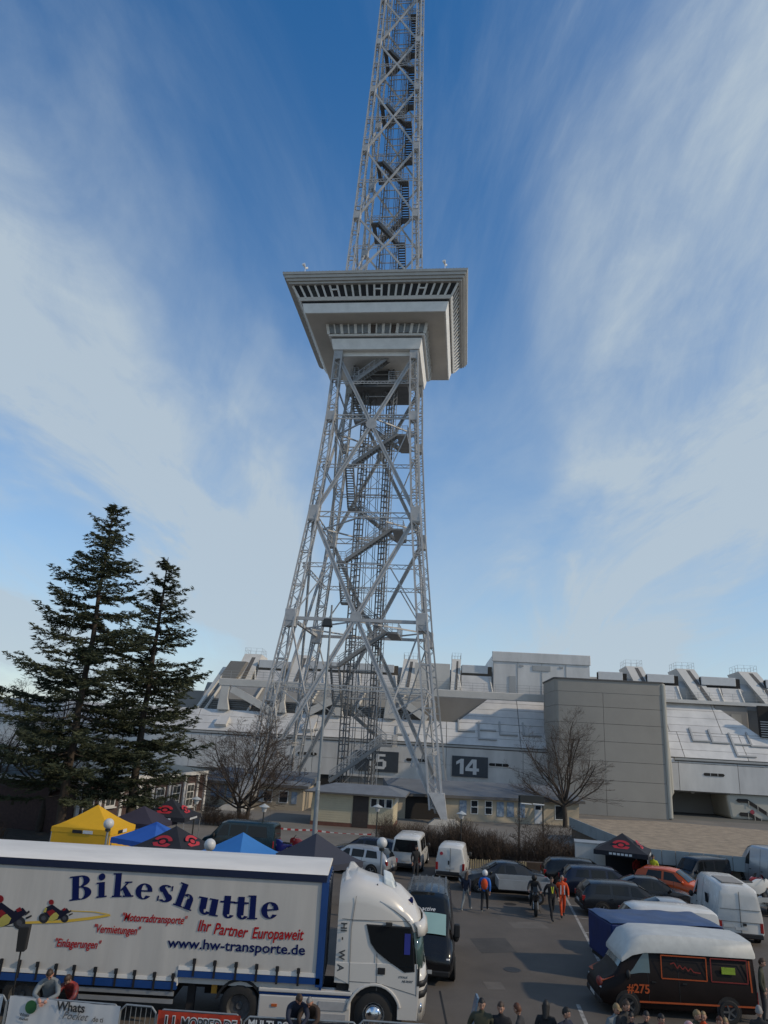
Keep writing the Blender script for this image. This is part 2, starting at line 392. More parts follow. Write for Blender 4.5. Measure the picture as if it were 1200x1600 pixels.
# stairs: square spiral round the shaft
def rail_pts(mb, p, q, side, hgt=1.05):
    p = Vector(p)+side; q = Vector(q)+side; up = Vector((0, 0, hgt))
    mb.bar(p+up, q+up, .06, .06); mb.bar(p+up*.5, q+up*.5, .04, .04); mb.bar(p+up*.25, q+up*.25, .03, .03); mb.bar(p+up*.75, q+up*.75, .03, .03)
    n = max(2, int((q-p).length/.8))
    for i in range(n+1): c = p.lerp(q, i/n); mb.bar(c, c+up, .045, .045)
def flight(p, q, wd=.95):
    p = Vector(p); q = Vector(q); d = q-p; hd = Vector((d.x, d.y, 0)).normalized(); sd_ = Vector((-hd.y, hd.x, 0))*wd/2
    mb = MB()
    for s_ in (-1, 1): mb.bar(p+sd_*s_, q+sd_*s_, .07, .34)
    n = max(3, int(abs(d.z)/.25))
    for i in range(n):
        c = p.lerp(q, (i+.5)/n); mb.bar(c-sd_, c+sd_, .27, .05)
    fl = ob('stair_flight', mb, M_STAIR, tower)
    rm = MB(); rail_pts(rm, p, q, sd_); rail_pts(rm, p, q, -sd_); ob('railing', rm, M_STEEL, fl, kind='stuff')
def landing(x0, x1, y0, y1, z, open_=()):
    mb = MB(); mb.box(x0, x1, y0, y1, z-.22, z); ld = ob('landing', mb, M_STAIR, tower)
    rm = MB(); C = {'s': ((x0,y0,z),(x1,y0,z)), 'n': ((x0,y1,z),(x1,y1,z)), 'w': ((x0,y0,z),(x0,y1,z)), 'e': ((x1,y0,z),(x1,y1,z))}
    for k_ in C:
        if k_ not in open_: rail_pts(rm, *C[k_], Vector((0, 0, 0)))
    ob('railing', rm, M_STEEL, ld, kind='stuff')
def spiral(z0, z1, xl, xr, yf, yb, turn, ccw=True, full=True):
    h = turn/3; z = z0
    X = (lambda v: v) if ccw else (lambda v: -v)
    def F(p, q): flight((X(p[0]), p[1], p[2]), (X(q[0]), q[1], q[2]))
    def Lg(x0, x1, y0, y1, z, o_):
        if not ccw: x0, x1 = -x1, -x0; o_ = tuple({'e': 'w', 'w': 'e'}.get(k_, k_) for k_ in o_)
        landing(x0, x1, y0, y1, z, o_)
    while z+turn <= z1+.01:
        F((xl+.5, yf, z), (xr-.7, yf, z+h))                        # front, rising to the right
        if full: Lg(xr-.7, xr+.55, yf-.5, yb+.5, z+h, ('w',))
        else: Lg(xr-.7, xr+.3, yf-.4, yf+.4, z+h, ('w', 'n')); Lg(xr-.3, xr+.25, yf+.4, yb-.4, z+h, ('w', 's', 'n')); Lg(xr-.7, xr+.3, yb-.4, yb+.4, z+h, ('w', 's'))
        F((xr-.7, yb, z+h), (xl+.5, yb, z+2*h))                    # back, rising to the left
        Lg(xl-.5, xl+.5, yb-.5, yb+.5, z+2*h, ('e', 's'))
        F((xl, yb-.5, z+2*h), (xl, yf+.5, z+3*h))                  # left, rising to the front
        Lg(xl-.5, xl+.5, yf-.5, yf+.5, z+3*h, ('e', 'n'))
        z += turn
spiral(2.6, 51.5, -2.9, 3.6, -2.5, 2.2, 12.0)
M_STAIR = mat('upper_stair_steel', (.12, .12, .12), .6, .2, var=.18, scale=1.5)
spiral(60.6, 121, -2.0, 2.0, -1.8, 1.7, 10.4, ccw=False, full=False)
M_STAIR = MATS['stair_steel']
mb = MB(); mb.box(-3.2, 3.9, -2.6, 2.6, 49.2, 49.4); mb.box(-3.2, 3.9, 2.3, 2.5, 49.4, 52.9); mb.box(-3.2, -3.0, -2.4, 2.3, 49.4, 52.9); mb.box(-1.6, 1.9, -.9, 2.3, 49.4, 52.8); ob('lobby_floor', mb, M_STEELD, tower)
flight((-2.8, -3.6, 49.0), (1.6, -3.6, 52.6)); landing(1.6, 3.9, -4.1, -3.1, 49.4, ('w',))

# restaurant storeys
M_FASC = mat('fascia_metal', (.50, .48, .44), .55, .1, var=.12, scale=.8)
M_WHITEP = mat('parapet_panel', (.88, .86, .81), .5, 0, var=.1, scale=.7)
M_SOFF = mat('soffit', (.62, .57, .50), .8, var=.1, scale=.3)
M_FRAME = mat('window_frame_paint', (.80, .78, .73), .5, var=.06)
M_GLASSD = mat('dark_glass', (.018, .022, .028), .06, spec=.8, var=0)
M_GLASSL = mat('curtained_glass', (.05, .055, .055), .12, spec=.5, var=.5, scale=2.5)
M_BROWN = mat('brown_panel', (.07, .05, .04), .5)
rest = empty('restaurant', (0, 0, 0), 0, parent=tower)
def frust(w0, z0, w1, z1, inner=None):
    mb = MB(); b = [(x*w0/2, y*w0/2, z0) for x, y in CORN]; t = [(x*w1/2, y*w1/2, z1) for x, y in CORN]; mb.hexa(b, t); return mb
for w0, z0, w1, z1 in ((22.1, 59.85, 22.25, 60.15), (21.75, 59.5, 21.9, 59.84), (21.3, 59.2, 21.45, 59.49), (20.8, 58.95, 20.9, 59.19)): ob('roof_fascia', frust(w0, z0, w1, z1), M_FASC, rest)
ob('core', frust(17.9, 57.3, 19.6, 58.94), M_GLASSD, rest)
ob('sill', frust(18.3, 57.42, 18.75, 57.76), M_FRAME, rest)
ob('ledge', frust(17.6, 57.2, 17.75, 57.44), M_STEELD, rest)  # dark tone paints in the shadow line between sill and parapet
ob('parapet', frust(17.15, 56.05, 17.75, 57.19), M_WHITEP, rest)
ob('soffit', frust(16.75, 55.98, 16.9, 56.04), M_SOFF, rest)
ob('core', frust(11.5, 54.6, 12.1, 55.97), M_WHITEP, rest)
ob('sill', frust(11.9, 54.45, 12.05, 54.66), M_FRAME, rest)
ob('ledge', frust(11.15, 54.25, 11.3, 54.44), M_STEELD, rest)  # shadow line under the lower windows, put in as a dark tone
ob('parapet', frust(10.75, 52.9, 11.3, 54.24), M_WHITEP, rest)
ob('parapet', frust(9.3, 52.35, 9.4, 52.89), M_WHITEP, rest)
for f in range(4):
    a = f*math.pi/2; ca, sa = math.cos(a), math.sin(a); rot = lambda x, y, z: Vector((x*ca-y*sa, x*sa+y*ca, z))
    for (wb, zb, wt, zt, n, low) in ((18.5, 57.72, 19.95, 58.94, 22, 0), (11.9, 54.67, 12.4, 55.95, 14, 1)):
        hb, ht = wb/2, wt/2
        for i in range(n):
            t0, t1 = -1+2*(i+.06)/n, -1+2*(i+.94)/n
            mb = MB(); y0, y1 = -hb-.04, -ht-.04
            z0, z1 = (zb+.02, zt-.02) if not low else (zb+.14, zt-.12)
            e0 = (z0-zb)/(zt-zb); e1 = (z1-zb)/(zt-zb)
            g = lambda t, e: rot(t*(hb+(ht-hb)*e), -(hb+(ht-hb)*e)-.03, zb+(zt-zb)*e)
            mb.add([g(t0, e0), g(t1, e0), g(t1, e1), g(t0, e1)], [(0, 1, 2, 3)])
            mm = M_GLASSD
            if low: mm = M_BROWN if i in (6, 9) else mat('pale_curtain_glass', (.20, .21, .21), .2, var=.3, scale=2)
            elif i in (2, 7, 8, 13, 14, 19, 20): mm = M_GLASSL
            ob('window_pane', mb, mm, rest)
            if not low and i in (5, 11, 17):
                mb = MB(); mb.bar(g(t0, .62), g(t1, .62), .2, .16); ob('transom', mb, M_FRAME, rest)
        for i in range(n+1):
            t = -1+2*i/n; mb = MB(); e = lambda q: rot(t*(hb+(ht-hb)*q), -(hb+(ht-hb)*q)-.06, zb+(zt-zb)*q)
            wd = .24 if not low else (.34 if i % 2 == 0 else .16)
            mb.bar(e(0), e(1), wd, .12, up=rot(0, -1, 0)); ob('mullion', mb, M_FRAME, rest)
mb = MB()
for f in range(4):
    a = f*math.pi/2; ca, sa = math.cos(a), math.sin(a)
    for i in range(56):
        t = -11+22*i/55; x, y = t, -11.0; mb.bar((x*ca-y*sa, x*sa+y*ca, 60.15), (x*ca-y*sa, x*sa+y*ca, 60.33), .03, .03)
ob('roof_spikes', mb, M_STEELD, rest, kind='stuff')
for x in (-8.5, 8.4):
    mb = MB(); mb.tube((x, -10.6, 60.15), (x, -10.6, 61.1), .04); mb.tube((x, -10.6, 61.0), (x-.12, -11.1, 61.25), .05, .22, n=10); mb.tube((x, -10.6, 61.0), (x+.1, -10.2, 61.3), .05, .16, n=10); ob('loudspeaker_horn', mb, mat('horn_white', (.7, .7, .68), .4), rest)
# ---------------------------------------------------------------- exhibition hall behind the tower
HYAW = -.08; HO = Vector((0, 98, 0)); HU = Vector((math.cos(HYAW), math.sin(HYAW), 0)); HV = Vector((-math.sin(HYAW), math.cos(HYAW), 0))
def hp(x, y, v=0):                      # photo pixel -> (u, z) on the hall plane at depth v
    d = ray(x, y); t = (v-(CAM-HO).dot(HV))/d.dot(HV); p = CAM+d*t-HO; return p.dot(HU), p.z
M_HALL = mat('hall_panel', (.65, .635, .61), .5, .1, var=.15, scale=.5, stretch=(1, 1, .35))
M_HALL2 = mat('hall_panel_b', (.605, .59, .57), .5, .1, var=.16, scale=.5, stretch=(1, 1, .35))
M_HALLC = mat('hall_frame_concrete', (.62, .60, .56), .75, var=.1, scale=.5)
M_LOUV = mat('louvre', (.40, .40, .39), .5, .2, var=.1, scale=.6)
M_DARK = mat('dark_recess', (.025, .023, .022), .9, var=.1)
M_BROWNW = mat('brown_grey_wall', (.27, .255, .235), .85, var=.1, scale=.3)
M_BLOCK = mat('block_concrete', (.335, .315, .28), .85, var=.09, scale=.22, bump=.15, bscale=6)
M_BLOCKE = mat('block_edge', (.46, .44, .38), .75, var=.08, scale=.3)
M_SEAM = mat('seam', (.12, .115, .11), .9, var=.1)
M_BRONZE = mat('bronze_frame', (.10, .08, .06), .6)
M_SIGN = mat('sign_board', (.045, .055, .068), .5, var=.1)
M_SIGNW = mat('sign_white', (.62, .63, .63), .6, var=.05)
hall = empty('exhibition_hall', HO, HYAW, 'long silver-grey exhibition hall with sloped panels and slanted roof ribs', 'building')
def plate(name, q, th, m, parent=hall, **k):   # q: four corners (u,v,z) anticlockwise seen from outside; th: thickness outward
    q = [Vector(p) for p in q]; n = (q[1]-q[0]).cross(q[3]-q[0]).normalized()*th
    mb = MB(); mb.add([p for p in q]+[p+n for p in q], [(3,2,1,0),(4,5,6,7),(0,1,5,4),(1,2,6,5),(2,3,7,6),(3,0,4,7)])
    return ob(name, mb, m, parent, **k)
K = 1.2; ZL = 6.8; LEN = math.sqrt(1+K*K)
def sl(u, z): return (u, .25+(z-ZL)/K, z)
# backing masses
def hbody(a, b, hi, zb=0):
    pr = [(.05, zb), (.05, 6.6), (.3, 6.75), (2.75, 9.68)]+([(6, 13.55)] if hi else [(6.6, 9.68), (6.6, 13.55)])+[(60, 13.55), (60, zb)]
    mb = MB(); mb.prism(pr, a, b, lambda p, q, d: (d, p+.14, q)); ob('hall_body', mb, M_BROWNW, hall)
mb = MB(); mb.prism([(.05, 0), (.05, 6.6), (.3, 6.75), (2.75, 9.66), (60, 9.66), (60, 0)], -62, -24.8, lambda p, q, d: (d, p+.14, q)); ob('hall_body', mb, M_BROWNW, hall)
mb = MB(); mb.box(-29.5, -24.6, 6.5, 30, 9.6, 12.3); ob('roof_storey', mb, M_BROWNW, hall)
hbody(-24.8, 6.9, 1); hbody(6.9, 16.2, 0); hbody(16.2, 36.8, 1); hbody(36.8, 46.4, 1, 2.99); hbody(46.4, 70, 0, 2.99)
for tri in ([(11.3, 9.69), (16.2, 9.69), (16.2, 13.55)], [(46.4, 9.69), (51.2, 9.69), (46.4, 13.9)]):
    mb = MB(); mb.prism(tri, 0, 1, lambda p, q, d: (p, .3+(q-ZL)/K if d == 0 else 6.7, q)); ob('hall_body', mb, M_HALL2, hall)
mb = MB(); mb.prism([(7.5, 13.5), (7.5, 16.2), (8.3, 17.2), (60, 17.2), (60, 13.5)], -18.8, 70, lambda p, q, d: (d, p, q)); ob('roof_storey', mb, M_LOUV, hall)
# vertical wall panels
seams = [-62, -52, -42, -33, -24.1, -15.6, -7.6, 1.2, 9.9, 19.8, 24.0]
for i, (a, b) in enumerate(zip(seams, seams[1:])):
    for z0, z1 in ((2.3, 4.35), (4.38, 6.5)):
        plate('wall_panel', [(a+.03, 0, z0), (b-.03, 0, z0), (b-.03, 0, z1), (a+.03, 0, z1)], .1, M_HALL if (i+int(z0)) % 2 else M_HALL2)
seamsR = [36.8, 39.3, 46.6, 53.5, 61, 69]
for i, (a, b) in enumerate(zip(seamsR, seamsR[1:])):
    plate('wall_panel', [(a+.03, 0, 3.0), (b-.03, 0, 3.0), (b-.03, 0, 6.25), (a+.03, 0, 6.25)], .12, M_HALL if i % 2 else M_HALL2)
    plate('wall_panel', [(a+.03, 0, 6.28), (b-.03, 0, 6.28), (b-.03, .3, 6.75), (a+.03, .3, 6.75)], .12, M_HALL)
# lower storey recess and cream band
mb = MB(); mb.box(-62, 24, .35, .5, 0, 2.25); ob('lower_wall', mb, M_BLOCKE, hall)
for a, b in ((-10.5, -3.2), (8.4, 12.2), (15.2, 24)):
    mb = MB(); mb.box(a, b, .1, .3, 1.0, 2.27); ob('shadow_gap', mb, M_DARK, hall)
# gutter ledge
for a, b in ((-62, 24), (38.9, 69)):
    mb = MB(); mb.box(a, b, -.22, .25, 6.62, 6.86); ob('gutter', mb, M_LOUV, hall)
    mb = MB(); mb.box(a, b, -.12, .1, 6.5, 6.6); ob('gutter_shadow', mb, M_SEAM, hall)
# sloped roof panels: rows x bays
def slope(uL, uR, rows, bays):
    n = len(rows)-1
    for r_ in range(n):
        z0, z1 = rows[r_]+.02, rows[r_+1]-.02
        for bl, br in bays:
            l0, l1 = max(uL(z0), bl+.04), max(uL(z1), bl+.04); r0, r1 = min(uR(z0), br-.04), min(uR(z1), br-.04)
            if r0-l0 < .25 and r1-l1 < .25: continue
            plate('roof_panel', [sl(l0, z0), sl(max(r0, l0+.02), z0), sl(max(r1, l1+.02), z1), sl(l1, z1)], .1, M_HALL if (r_+int(bl)) % 3 else M_HALL2)
B1 = [-62, -52, -42, -33, -24.1, -15.6, -7.6, 1.2, 9.9, 19.6, 24.3]
slope(lambda z: -62, lambda z: 24.3, [6.9, 7.85, 8.8, 9.72], list(zip(B1, B1[1:])))
slope(lambda z: 11.3+(z-9.74)*(16.2-11.3)/(13.55-9.74), lambda z: 24.2, [9.74, 10.7, 11.65, 12.6, 13.55], list(zip(B1, B1[1:])))
B2 = [36.4, 39.8, 46.3, 55.3, 62, 69]
slope(lambda z: 37.2, lambda z: 69, [6.9, 7.85, 8.8, 9.72, 10.05], [(36.4, 40.3), (40.3, 48.2), (48.2, 56), (56, 69)])
slope(lambda z: 37.2, lambda z: 51-(z-10.05)*(51-46.4)/(4.0), [10.07, 11, 12, 13, 14.0], [(36.4, 39.4), (39.4, 46.2), (46.2, 52)])
# recess walls behind the cut-away slope corners
def recess(a, b, z0, z1, v): 
    mb = MB(); mb.box(a, b, v, v+.4, z0, z1); ob('recess_wall', mb, M_BROWNW, hall)
mb = MB(); mb.box(6.9, 16.1, 5.9, 6.7, 9.7, 13.95); ob('recess_wall', mb, M_BROWNW, hall)
mb = MB(); mb.box(46.5, 50.9, 5.6, 6.7, 9.7, 14.0); ob('recess_wall', mb, M_BROWNW, hall, bevel=.2)
mb = MB(); mb.box(48.6, 49.9, 5.5, 5.58, 10.3, 12.9); ob('recess_door', mb, M_BLOCK, hall)
# big dark louvred opening at the right
mb = MB(); mb.box(50.95, 53.2, 2.6, 3.0, 10.0, 14.0); ob('opening', mb, M_DARK, hall)
for k in range(7):
    mb = MB(); mb.box(51.05, 53.0, 2.45, 2.6, 10.1+k*.3, 10.22+k*.3); ob('louvre_blade', mb, M_LOUV, hall)
mb = MB(); mb.box(53.2, 69, 1.6, 3.2, 10.0, 14.2); ob('wall_panel', mb, M_HALL2, hall, bevel=.25)
# L-shaped relief fins on the slopes
def lfin(u, z, w_, h_, double=False):
    mb = MB(); n = Vector((0, -K, 1)).normalized()*.22
    def bx_(u0, u1, z0, z1):
        q = [Vector(sl(u0, z0)), Vector(sl(u1, z0)), Vector(sl(u1, z1)), Vector(sl(u0, z1))]; q = [p+n*.35 for p in q]
        mb.hexa(q, [p+n for p in q])
    bx_(u, u+.22, z, z+h_); bx_(u+.22, u+w_, z, z+.16)
    if double: bx_(u+.22, u+w_, z+h_*.5, z+h_*.5+.14)
    ob('relief_fin', mb, M_LOUV, hall)
for u, z, w_, h_, d_ in ((11.4, 8.5, 2.3, 1.5, 0), (14.1, 7.6, 2.4, 2.3, 1), (16.9, 8.3, 2.4, 1.7, 0), (20.0, 8.35, 2.4, 1.7, 0), (42.0, 8.9, 2.2, 1.7, 0), (44.4, 8.8, 2.2, 1.7, 0), (46.9, 7.3, 2.4, 2.9, 1), (49.2, 8.6, 2.4, 1.8, 0), (-9.0, 7.6, 1.8, 1.2, 0), (3.2, 7.6, 1.8, 1.2, 0)): lfin(u, z, w_, h_, d_)
for px, py in ((346, 1133), (482, 1141)):
    u, z = hp(px, py, .7); n = Vector((0, -K, 1)).normalized()
    q = [Vector(sl(u-.9, 7.4))+n*.1, Vector(sl(u+.7, 7.4))+n*.1, Vector(sl(u+.9, 8.5))+n*.1, Vector(sl(u-.5, 8.5))+n*.1]
    mb = MB(); mb.hexa(q, [p+n*.55 for p in q]); ob('roof_hatch', mb, M_HALL, hall)
# louvre wall with portal frames (left half)
LB = 9.72; vb = .25+(LB-ZL)/K
mb = MB(); mb.prism([(-24.6, LB), (6.9, LB), (6.9, 13.6), (-21.5, 13.6)], vb+.35, vb+1.2, lambda p, q, d: (p, d+(q-LB)*.45, q)); ob('louvre_wall', mb, M_LOUV, hall)
for k in range(6):
    mb = MB(); z = LB+.12+k*.27; v = vb+.2+(z-LB)*.45
    mb.box(-24.3+k*.05, 6.85, v-.12, v+.1, z, z+.06); ob('louvre_blade', mb, M_SEAM, hall)
for u in (-23.6, -17.6, -9.6, -3.0, 2.6):
    mb = MB(); mb.bar((u, vb+.1, LB), (u+1.6, vb+1.7, 13.4), .2, .3); ob('louvre_rib', mb, M_HALLC, hall)
mb = MB(); mb.prism([(-21.8, 12.95), (24.2, 12.95), (24.2, 13.95), (-21.9, 13.95)], vb-.75, vb-.1, lambda p, q, d: (p, d, q)); ob('walkway_beam', mb, M_HALLC, hall, bevel=.08)
mb = MB(); mb.box(36.5, 69, 5.3, 6.2, 14.05, 14.5); ob('walkway_beam', mb, M_HALLC, hall)
mb = MB(); mb.box(24.2, 36.6, 5.3, 6.2, 13.4, 14.3); ob('walkway_beam', mb, M_HALLC, hall)
def post(u, wt=1.15):
    mb = MB(); mb.prism([(u-wt*.75, LB), (u+wt*.75, LB), (u+wt*.45, LB+1.5), (u+wt*.55, 12.96), (u-wt*.5, 12.96)], vb-.7, vb-.15, lambda p, q, d: (p, d, q)); ob('portal_post', mb, M_HALLC, hall, bevel=.08)
def diag(u0, z0, u1, z1):
    mb = MB(); mb.bar((u0, vb-.43, z0), (u1, vb-.43, z1), .5, .95, up=(0, 0, 1)); ob('portal_diagonal', mb, M_HALLC, hall)
for u in (-20.9, -12.9, -5.0, 2.2): post(u)
for a, b in ((-20.0, -14.2), (-4.2, -9.2), (3.0, 7.2)): diag(a, 12.6, b, 9.9)
for a, b in ((-12.2, -9.6),): pass
# end wall of the left louvre roof
plate('end_panel', [(-24.9, vb+.4, LB), (-24.5, vb+.2, LB), (-21.6, vb+2.6, 15.6), (-22.4, vb+2.8, 15.6)], .3, M_HALLC)
mb = MB(); mb.prism([(-22.9, 13.9), (-20.4, 13.9), (-19.0, 16.6), (-21.3, 16.6)], 4.6, 6.2, lambda p, q, d: (p, d, q)); ob('roof_storey', mb, M_BROWNW, hall)
# slanted ribs standing over the roof edge
def rib(u, wd, z0, z1, lean, v0=5.6, v1=8.6):
    mb = MB()
    mb.hexa([(u, v0, z0), (u+wd, v0, z0), (u+wd, v1+4, z0), (u, v1+4, z0)], [(u+lean, v1, z1), (u+wd+lean, v1, z1), (u+wd+lean, v1+4, z1-.2), (u+lean, v1+4, z1-.2)])
    r_ = ob('roof_rib', mb, M_HALLC, hall)
    mb = MB()
    mb.hexa([(u+wd*.5, v0-.06, z0+.1), (u+wd*.72, v0-.06, z0+.1), (u+wd*.72, v0+.05, z0+.1), (u+wd*.5, v0+.05, z0+.1)], [(u+wd*.5+lean, v1-.06, z1-.1), (u+wd*.72+lean, v1-.06, z1-.1), (u+wd*.72+lean, v1+.05, z1-.1), (u+wd*.5+lean, v1+.05, z1-.1)]); ob('rib_channel', mb, M_SEAM, r_)
    mb = MB(); cor = [(u+lean, v1, z1), (u+wd+lean, v1, z1), (u+wd+lean, v1+3, z1-.15), (u+lean, v1+3, z1-.15)]
    for i in range(4):
        p, q = Vector(cor[i]), Vector(cor[(i+1) % 4])
        for h in (.45, .9): mb.bar(p+Vector((0, 0, h)), q+Vector((0, 0, h)), .018, .018)
        for k in range(3): c = p.lerp(q, k/3); mb.bar(c, c+Vector((0, 0, .9)), .03, .03)
    ob('rib_railing', mb, M_LOUV, r_, kind='stuff')
for u, wd, z1, ln in ((-21.0, 2.6, 18.1, .6), (-13.2, 2.4, 18.3, .6), (3.1, 2.0, 18.5, .4), (10.4, 1.3, 18.8, .2), (37.0, 2.3, 19.0, -1.4), (44.6, 2.5, 19.0, -1.9), (53.6, 2.6, 19.0, -2.3), (62.6, 2.6, 19.0, -2.6)): rib(u, wd, 14.2, z1, ln)
# white roof-edge panels with dark gaps between the ribs
for a, b, zt in ((-17.8, -13.6, 17.2), (-10.3, 2.8, 17.4), (11.9, 16.3, 17.9), (31.2, 35.3, 17.9), (38.0, 42.4, 17.9), (45.4, 50.8, 17.9), (54.2, 59.6, 17.9), (62, 68, 17.9)):
    mb = MB(); mb.box(a+.1, b-.6, 7.0, 7.5, zt-1.15, zt); ob('edge_panel', mb, M_SIGNW, hall, bevel=.05)
    mb = MB(); mb.box(a, b, 7.15, 7.6, zt-1.5, zt-.12); ob('edge_frame', mb, M_BRONZE if a < 12 else M_DARK, hall)
    n = max(1, int((b-a)/2.6))
    for k in range(n): plate('attic_panel', [(a+(b-a)*k/n+.05, 6.2, 14.2), (a+(b-a)*(k+1)/n-.05, 6.2, 14.2), (a+(b-a)*(k+1)/n-.05, 7.1, zt-1.52), (a+(b-a)*k/n+.05, 7.1, zt-1.52)], .08, M_HALL2)
    for k in range(n+1): mb = MB(); mb.bar((a+(b-a)*k/n, 6.0, 14.2), (a+(b-a)*k/n-.35, 6.95, zt-1.52), .16, .16); ob('attic_rib', mb, M_HALLC, hall)
mb = MB(); mb.box(5.2, 10.3, 7.0, 7.4, 14.1, 17.9); ob('attic_wall', mb, M_HALLC, hall)
# walkway railing
mb = MB()
for a, b, v, z in ((-21.8, 24, vb-.7, 13.95), (36.6, 69, 5.35, 14.5)):
    for h in (.35, .7, 1.05): mb.bar((a, v, z+h), (b, v, z+h), .035, .035)
    n = int((b-a)/1.5)
    for k in range(n+1): u = a+(b-a)*k/n; mb.bar((u, v, z), (u, v, z+1.05), .035, .035)
ob('walkway_railing', mb, M_LOUV, hall, kind='stuff')
# plant room on the roof
mb = MB(); mb.prism([(16.4, 13.9), (30.0, 13.9), (30.0, 19.4), (29.8, 19.95), (16.7, 19.95), (16.4, 19.4)], 6.5, 22, lambda p, q, d: (p, d, q)); pent = ob('plant_room', mb, M_HALL, hall)
mb = MB(); mb.box(16.25, 30.15, 6.35, 6.5, 18.55, 19.97); ob('roof_band', mb, M_HALL, pent, bevel=.15)
for k in range(4): mb = MB(); mb.box(16.45+3.4*k, 16.48+3.4*k+.06, 6.44, 6.5, 14.2, 18.5); ob('panel_joint', mb, M_LOUV, pent)
for a, b, z0, z1 in ((22.0, 24.5, 17.5, 18.2), (20.2, 20.7, 18.0, 18.25), (25.8, 26.3, 18.0, 18.25), (18.7, 19.6, 14.2, 16.6), (27.0, 28.0, 16.2, 16.7)): mb = MB(); mb.box(a, b, 6.4, 6.5, z0, z1); ob('vent', mb, M_LOUV, pent)
# projecting concrete block
BU0, BU1, BV = 22.9, 36.1, -6.5
blk = empty('stair_block', (0, 0, 0), 0, parent=hall)
def rrect(u0, u1, v0, v1, r):
    pts = []
    for cx0, cy0, a0 in ((u1-r, v0+r, -90), (u1-r, v1-r, 0), (u0+r, v1-r, 90), (u0+r, v0+r, 180)):
        for k in range(6): a = R(a0+90*k/5); pts.append((cx0+r*math.cos(a), cy0+r*math.sin(a)))
    return pts
zr = [0, 1.75, 3.9, 6.05, 8.3, 10.35, 12.3, 14.0]
for k in range(7):
    for a, b in ((BU0, 28.71), (28.75, BU1)):
        full = rrect(BU0, BU1, BV, 3.0, .5)
        pts = [(min(max(p, a), b), q) for p, q in full]
        mb = MB(); mb.prism(pts, zr[k]+.02, zr[k+1]-.02, lambda p, q, d: (p, q, d)); ob('block_panel', mb, M_BLOCK, blk, smooth=30)
mb = MB(); mb.prism(rrect(BU0-.02, BU1+.02, BV-.02, 3.0, .5), 14.0, 15.45, lambda p, q, d: (p, q, d)); ob('block_panel', mb, M_BLOCK, blk, smooth=30)
mb = MB(); mb.prism(rrect(BU0+.1, BU1-.1, BV+.1, 2.9, .45), 0, 15.4, lambda p, q, d: (p, q, d)); ob('block_core', mb, M_SEAM, blk)
mb = MB(); mb.prism(rrect(BU0-.12, BU1+.12, BV-.12, 3.1, .55), 15.45, 15.62, lambda p, q, d: (p, q, d)); ob('block_coping', mb, M_SEAM, blk)
mb = MB(); mb.box(35.75, 36.3, -6.62, -5.4, .02, 15.44); ob('corner_trim', mb, M_BLOCKE, blk, bevel=.2)
mb = MB(); mb.prism([(35.9, .01), (36.45, .01), (36.45, 2.1), (36.95, 2.9), (36.9, 6.0), (36.4, 13.0), (35.9, 13.0)], -5.39, .2, lambda p, q, d: (p, d, q)); ob('corner_trim', mb, M_BLOCKE, blk, bevel=.2)
# number boards
for a, b, txt in ((10.7, 15.3, '14'), (-1.9, 3.75, '15')):
    mb = MB(); mb.box(a, b, -.28, -.12, 3.05, 5.55); bd = ob('number_board', mb, M_SIGN, hall)
    u0 = a+(.45 if txt == '14' else 1.3); dg = lambda p, q, d: (u0+p*1.85, d, 3.36+q*1.85)
    mb = MB(); mb.prism([(.30, 0), (.56, 0), (.56, 1), (.36, 1), (.04, .80), (.04, .60), (.30, .74)], -.31, -.285, dg); ob('lettering', mb, M_SIGNW, bd)
    if txt == '14':
        for k, pl in enumerate(([(1.20, 0), (1.45, 0), (1.45, 1), (1.20, 1)], [(.68, .22), (1.62, .22), (1.62, .42), (.68, .42)], [(.68, .42), (.92, .42), (1.22, .80), (1.22, 1), (1.12, 1)])): mb = MB(); mb.prism(pl, -.31-.004*k, -.285, dg); ob('lettering', mb, M_SIGNW, bd)
    else:
        for k, pl in enumerate(([(.78, .84), (1.42, .84), (1.42, 1), (.78, 1)], [(.78, .46), (1.0, .46), (1.0, 1), (.78, 1)], [(.78, .46), (1.3, .50), (1.3, .66), (.78, .62)], [(1.25, .12), (1.50, .16), (1.50, .52), (1.25, .60)], [(.74, 0), (1.36, 0), (1.46, .18), (.74, .18)])): mb = MB(); mb.prism(pl, -.31-.004*k, -.285, dg); ob('lettering', mb, M_SIGNW, bd)
# slot windows
for u in (-8.3, 6.0, 16.7, 43.6):
    mb = MB(); pts = [(u-1.15, 4.55), (u+1.15, 4.55), (u+1.3, 4.72), (u+1.15, 4.9), (u-1.15, 4.9), (u-1.3, 4.72)]; sh_ = .35 if u > 30 else 0
    mb.prism([(p, q+sh_) for p, q in pts], -.17, -.12, lambda p, q, d: (p, d, q)); so = ob('slot_window', mb, M_DARK, hall)
    for q in (-.45, .45): mb = MB(); mb.box(u+q-.04, u+q+.04, -.2, -.16, 4.55+sh_, 4.9+sh_); ob('slot_bar', mb, M_LOUV, so)
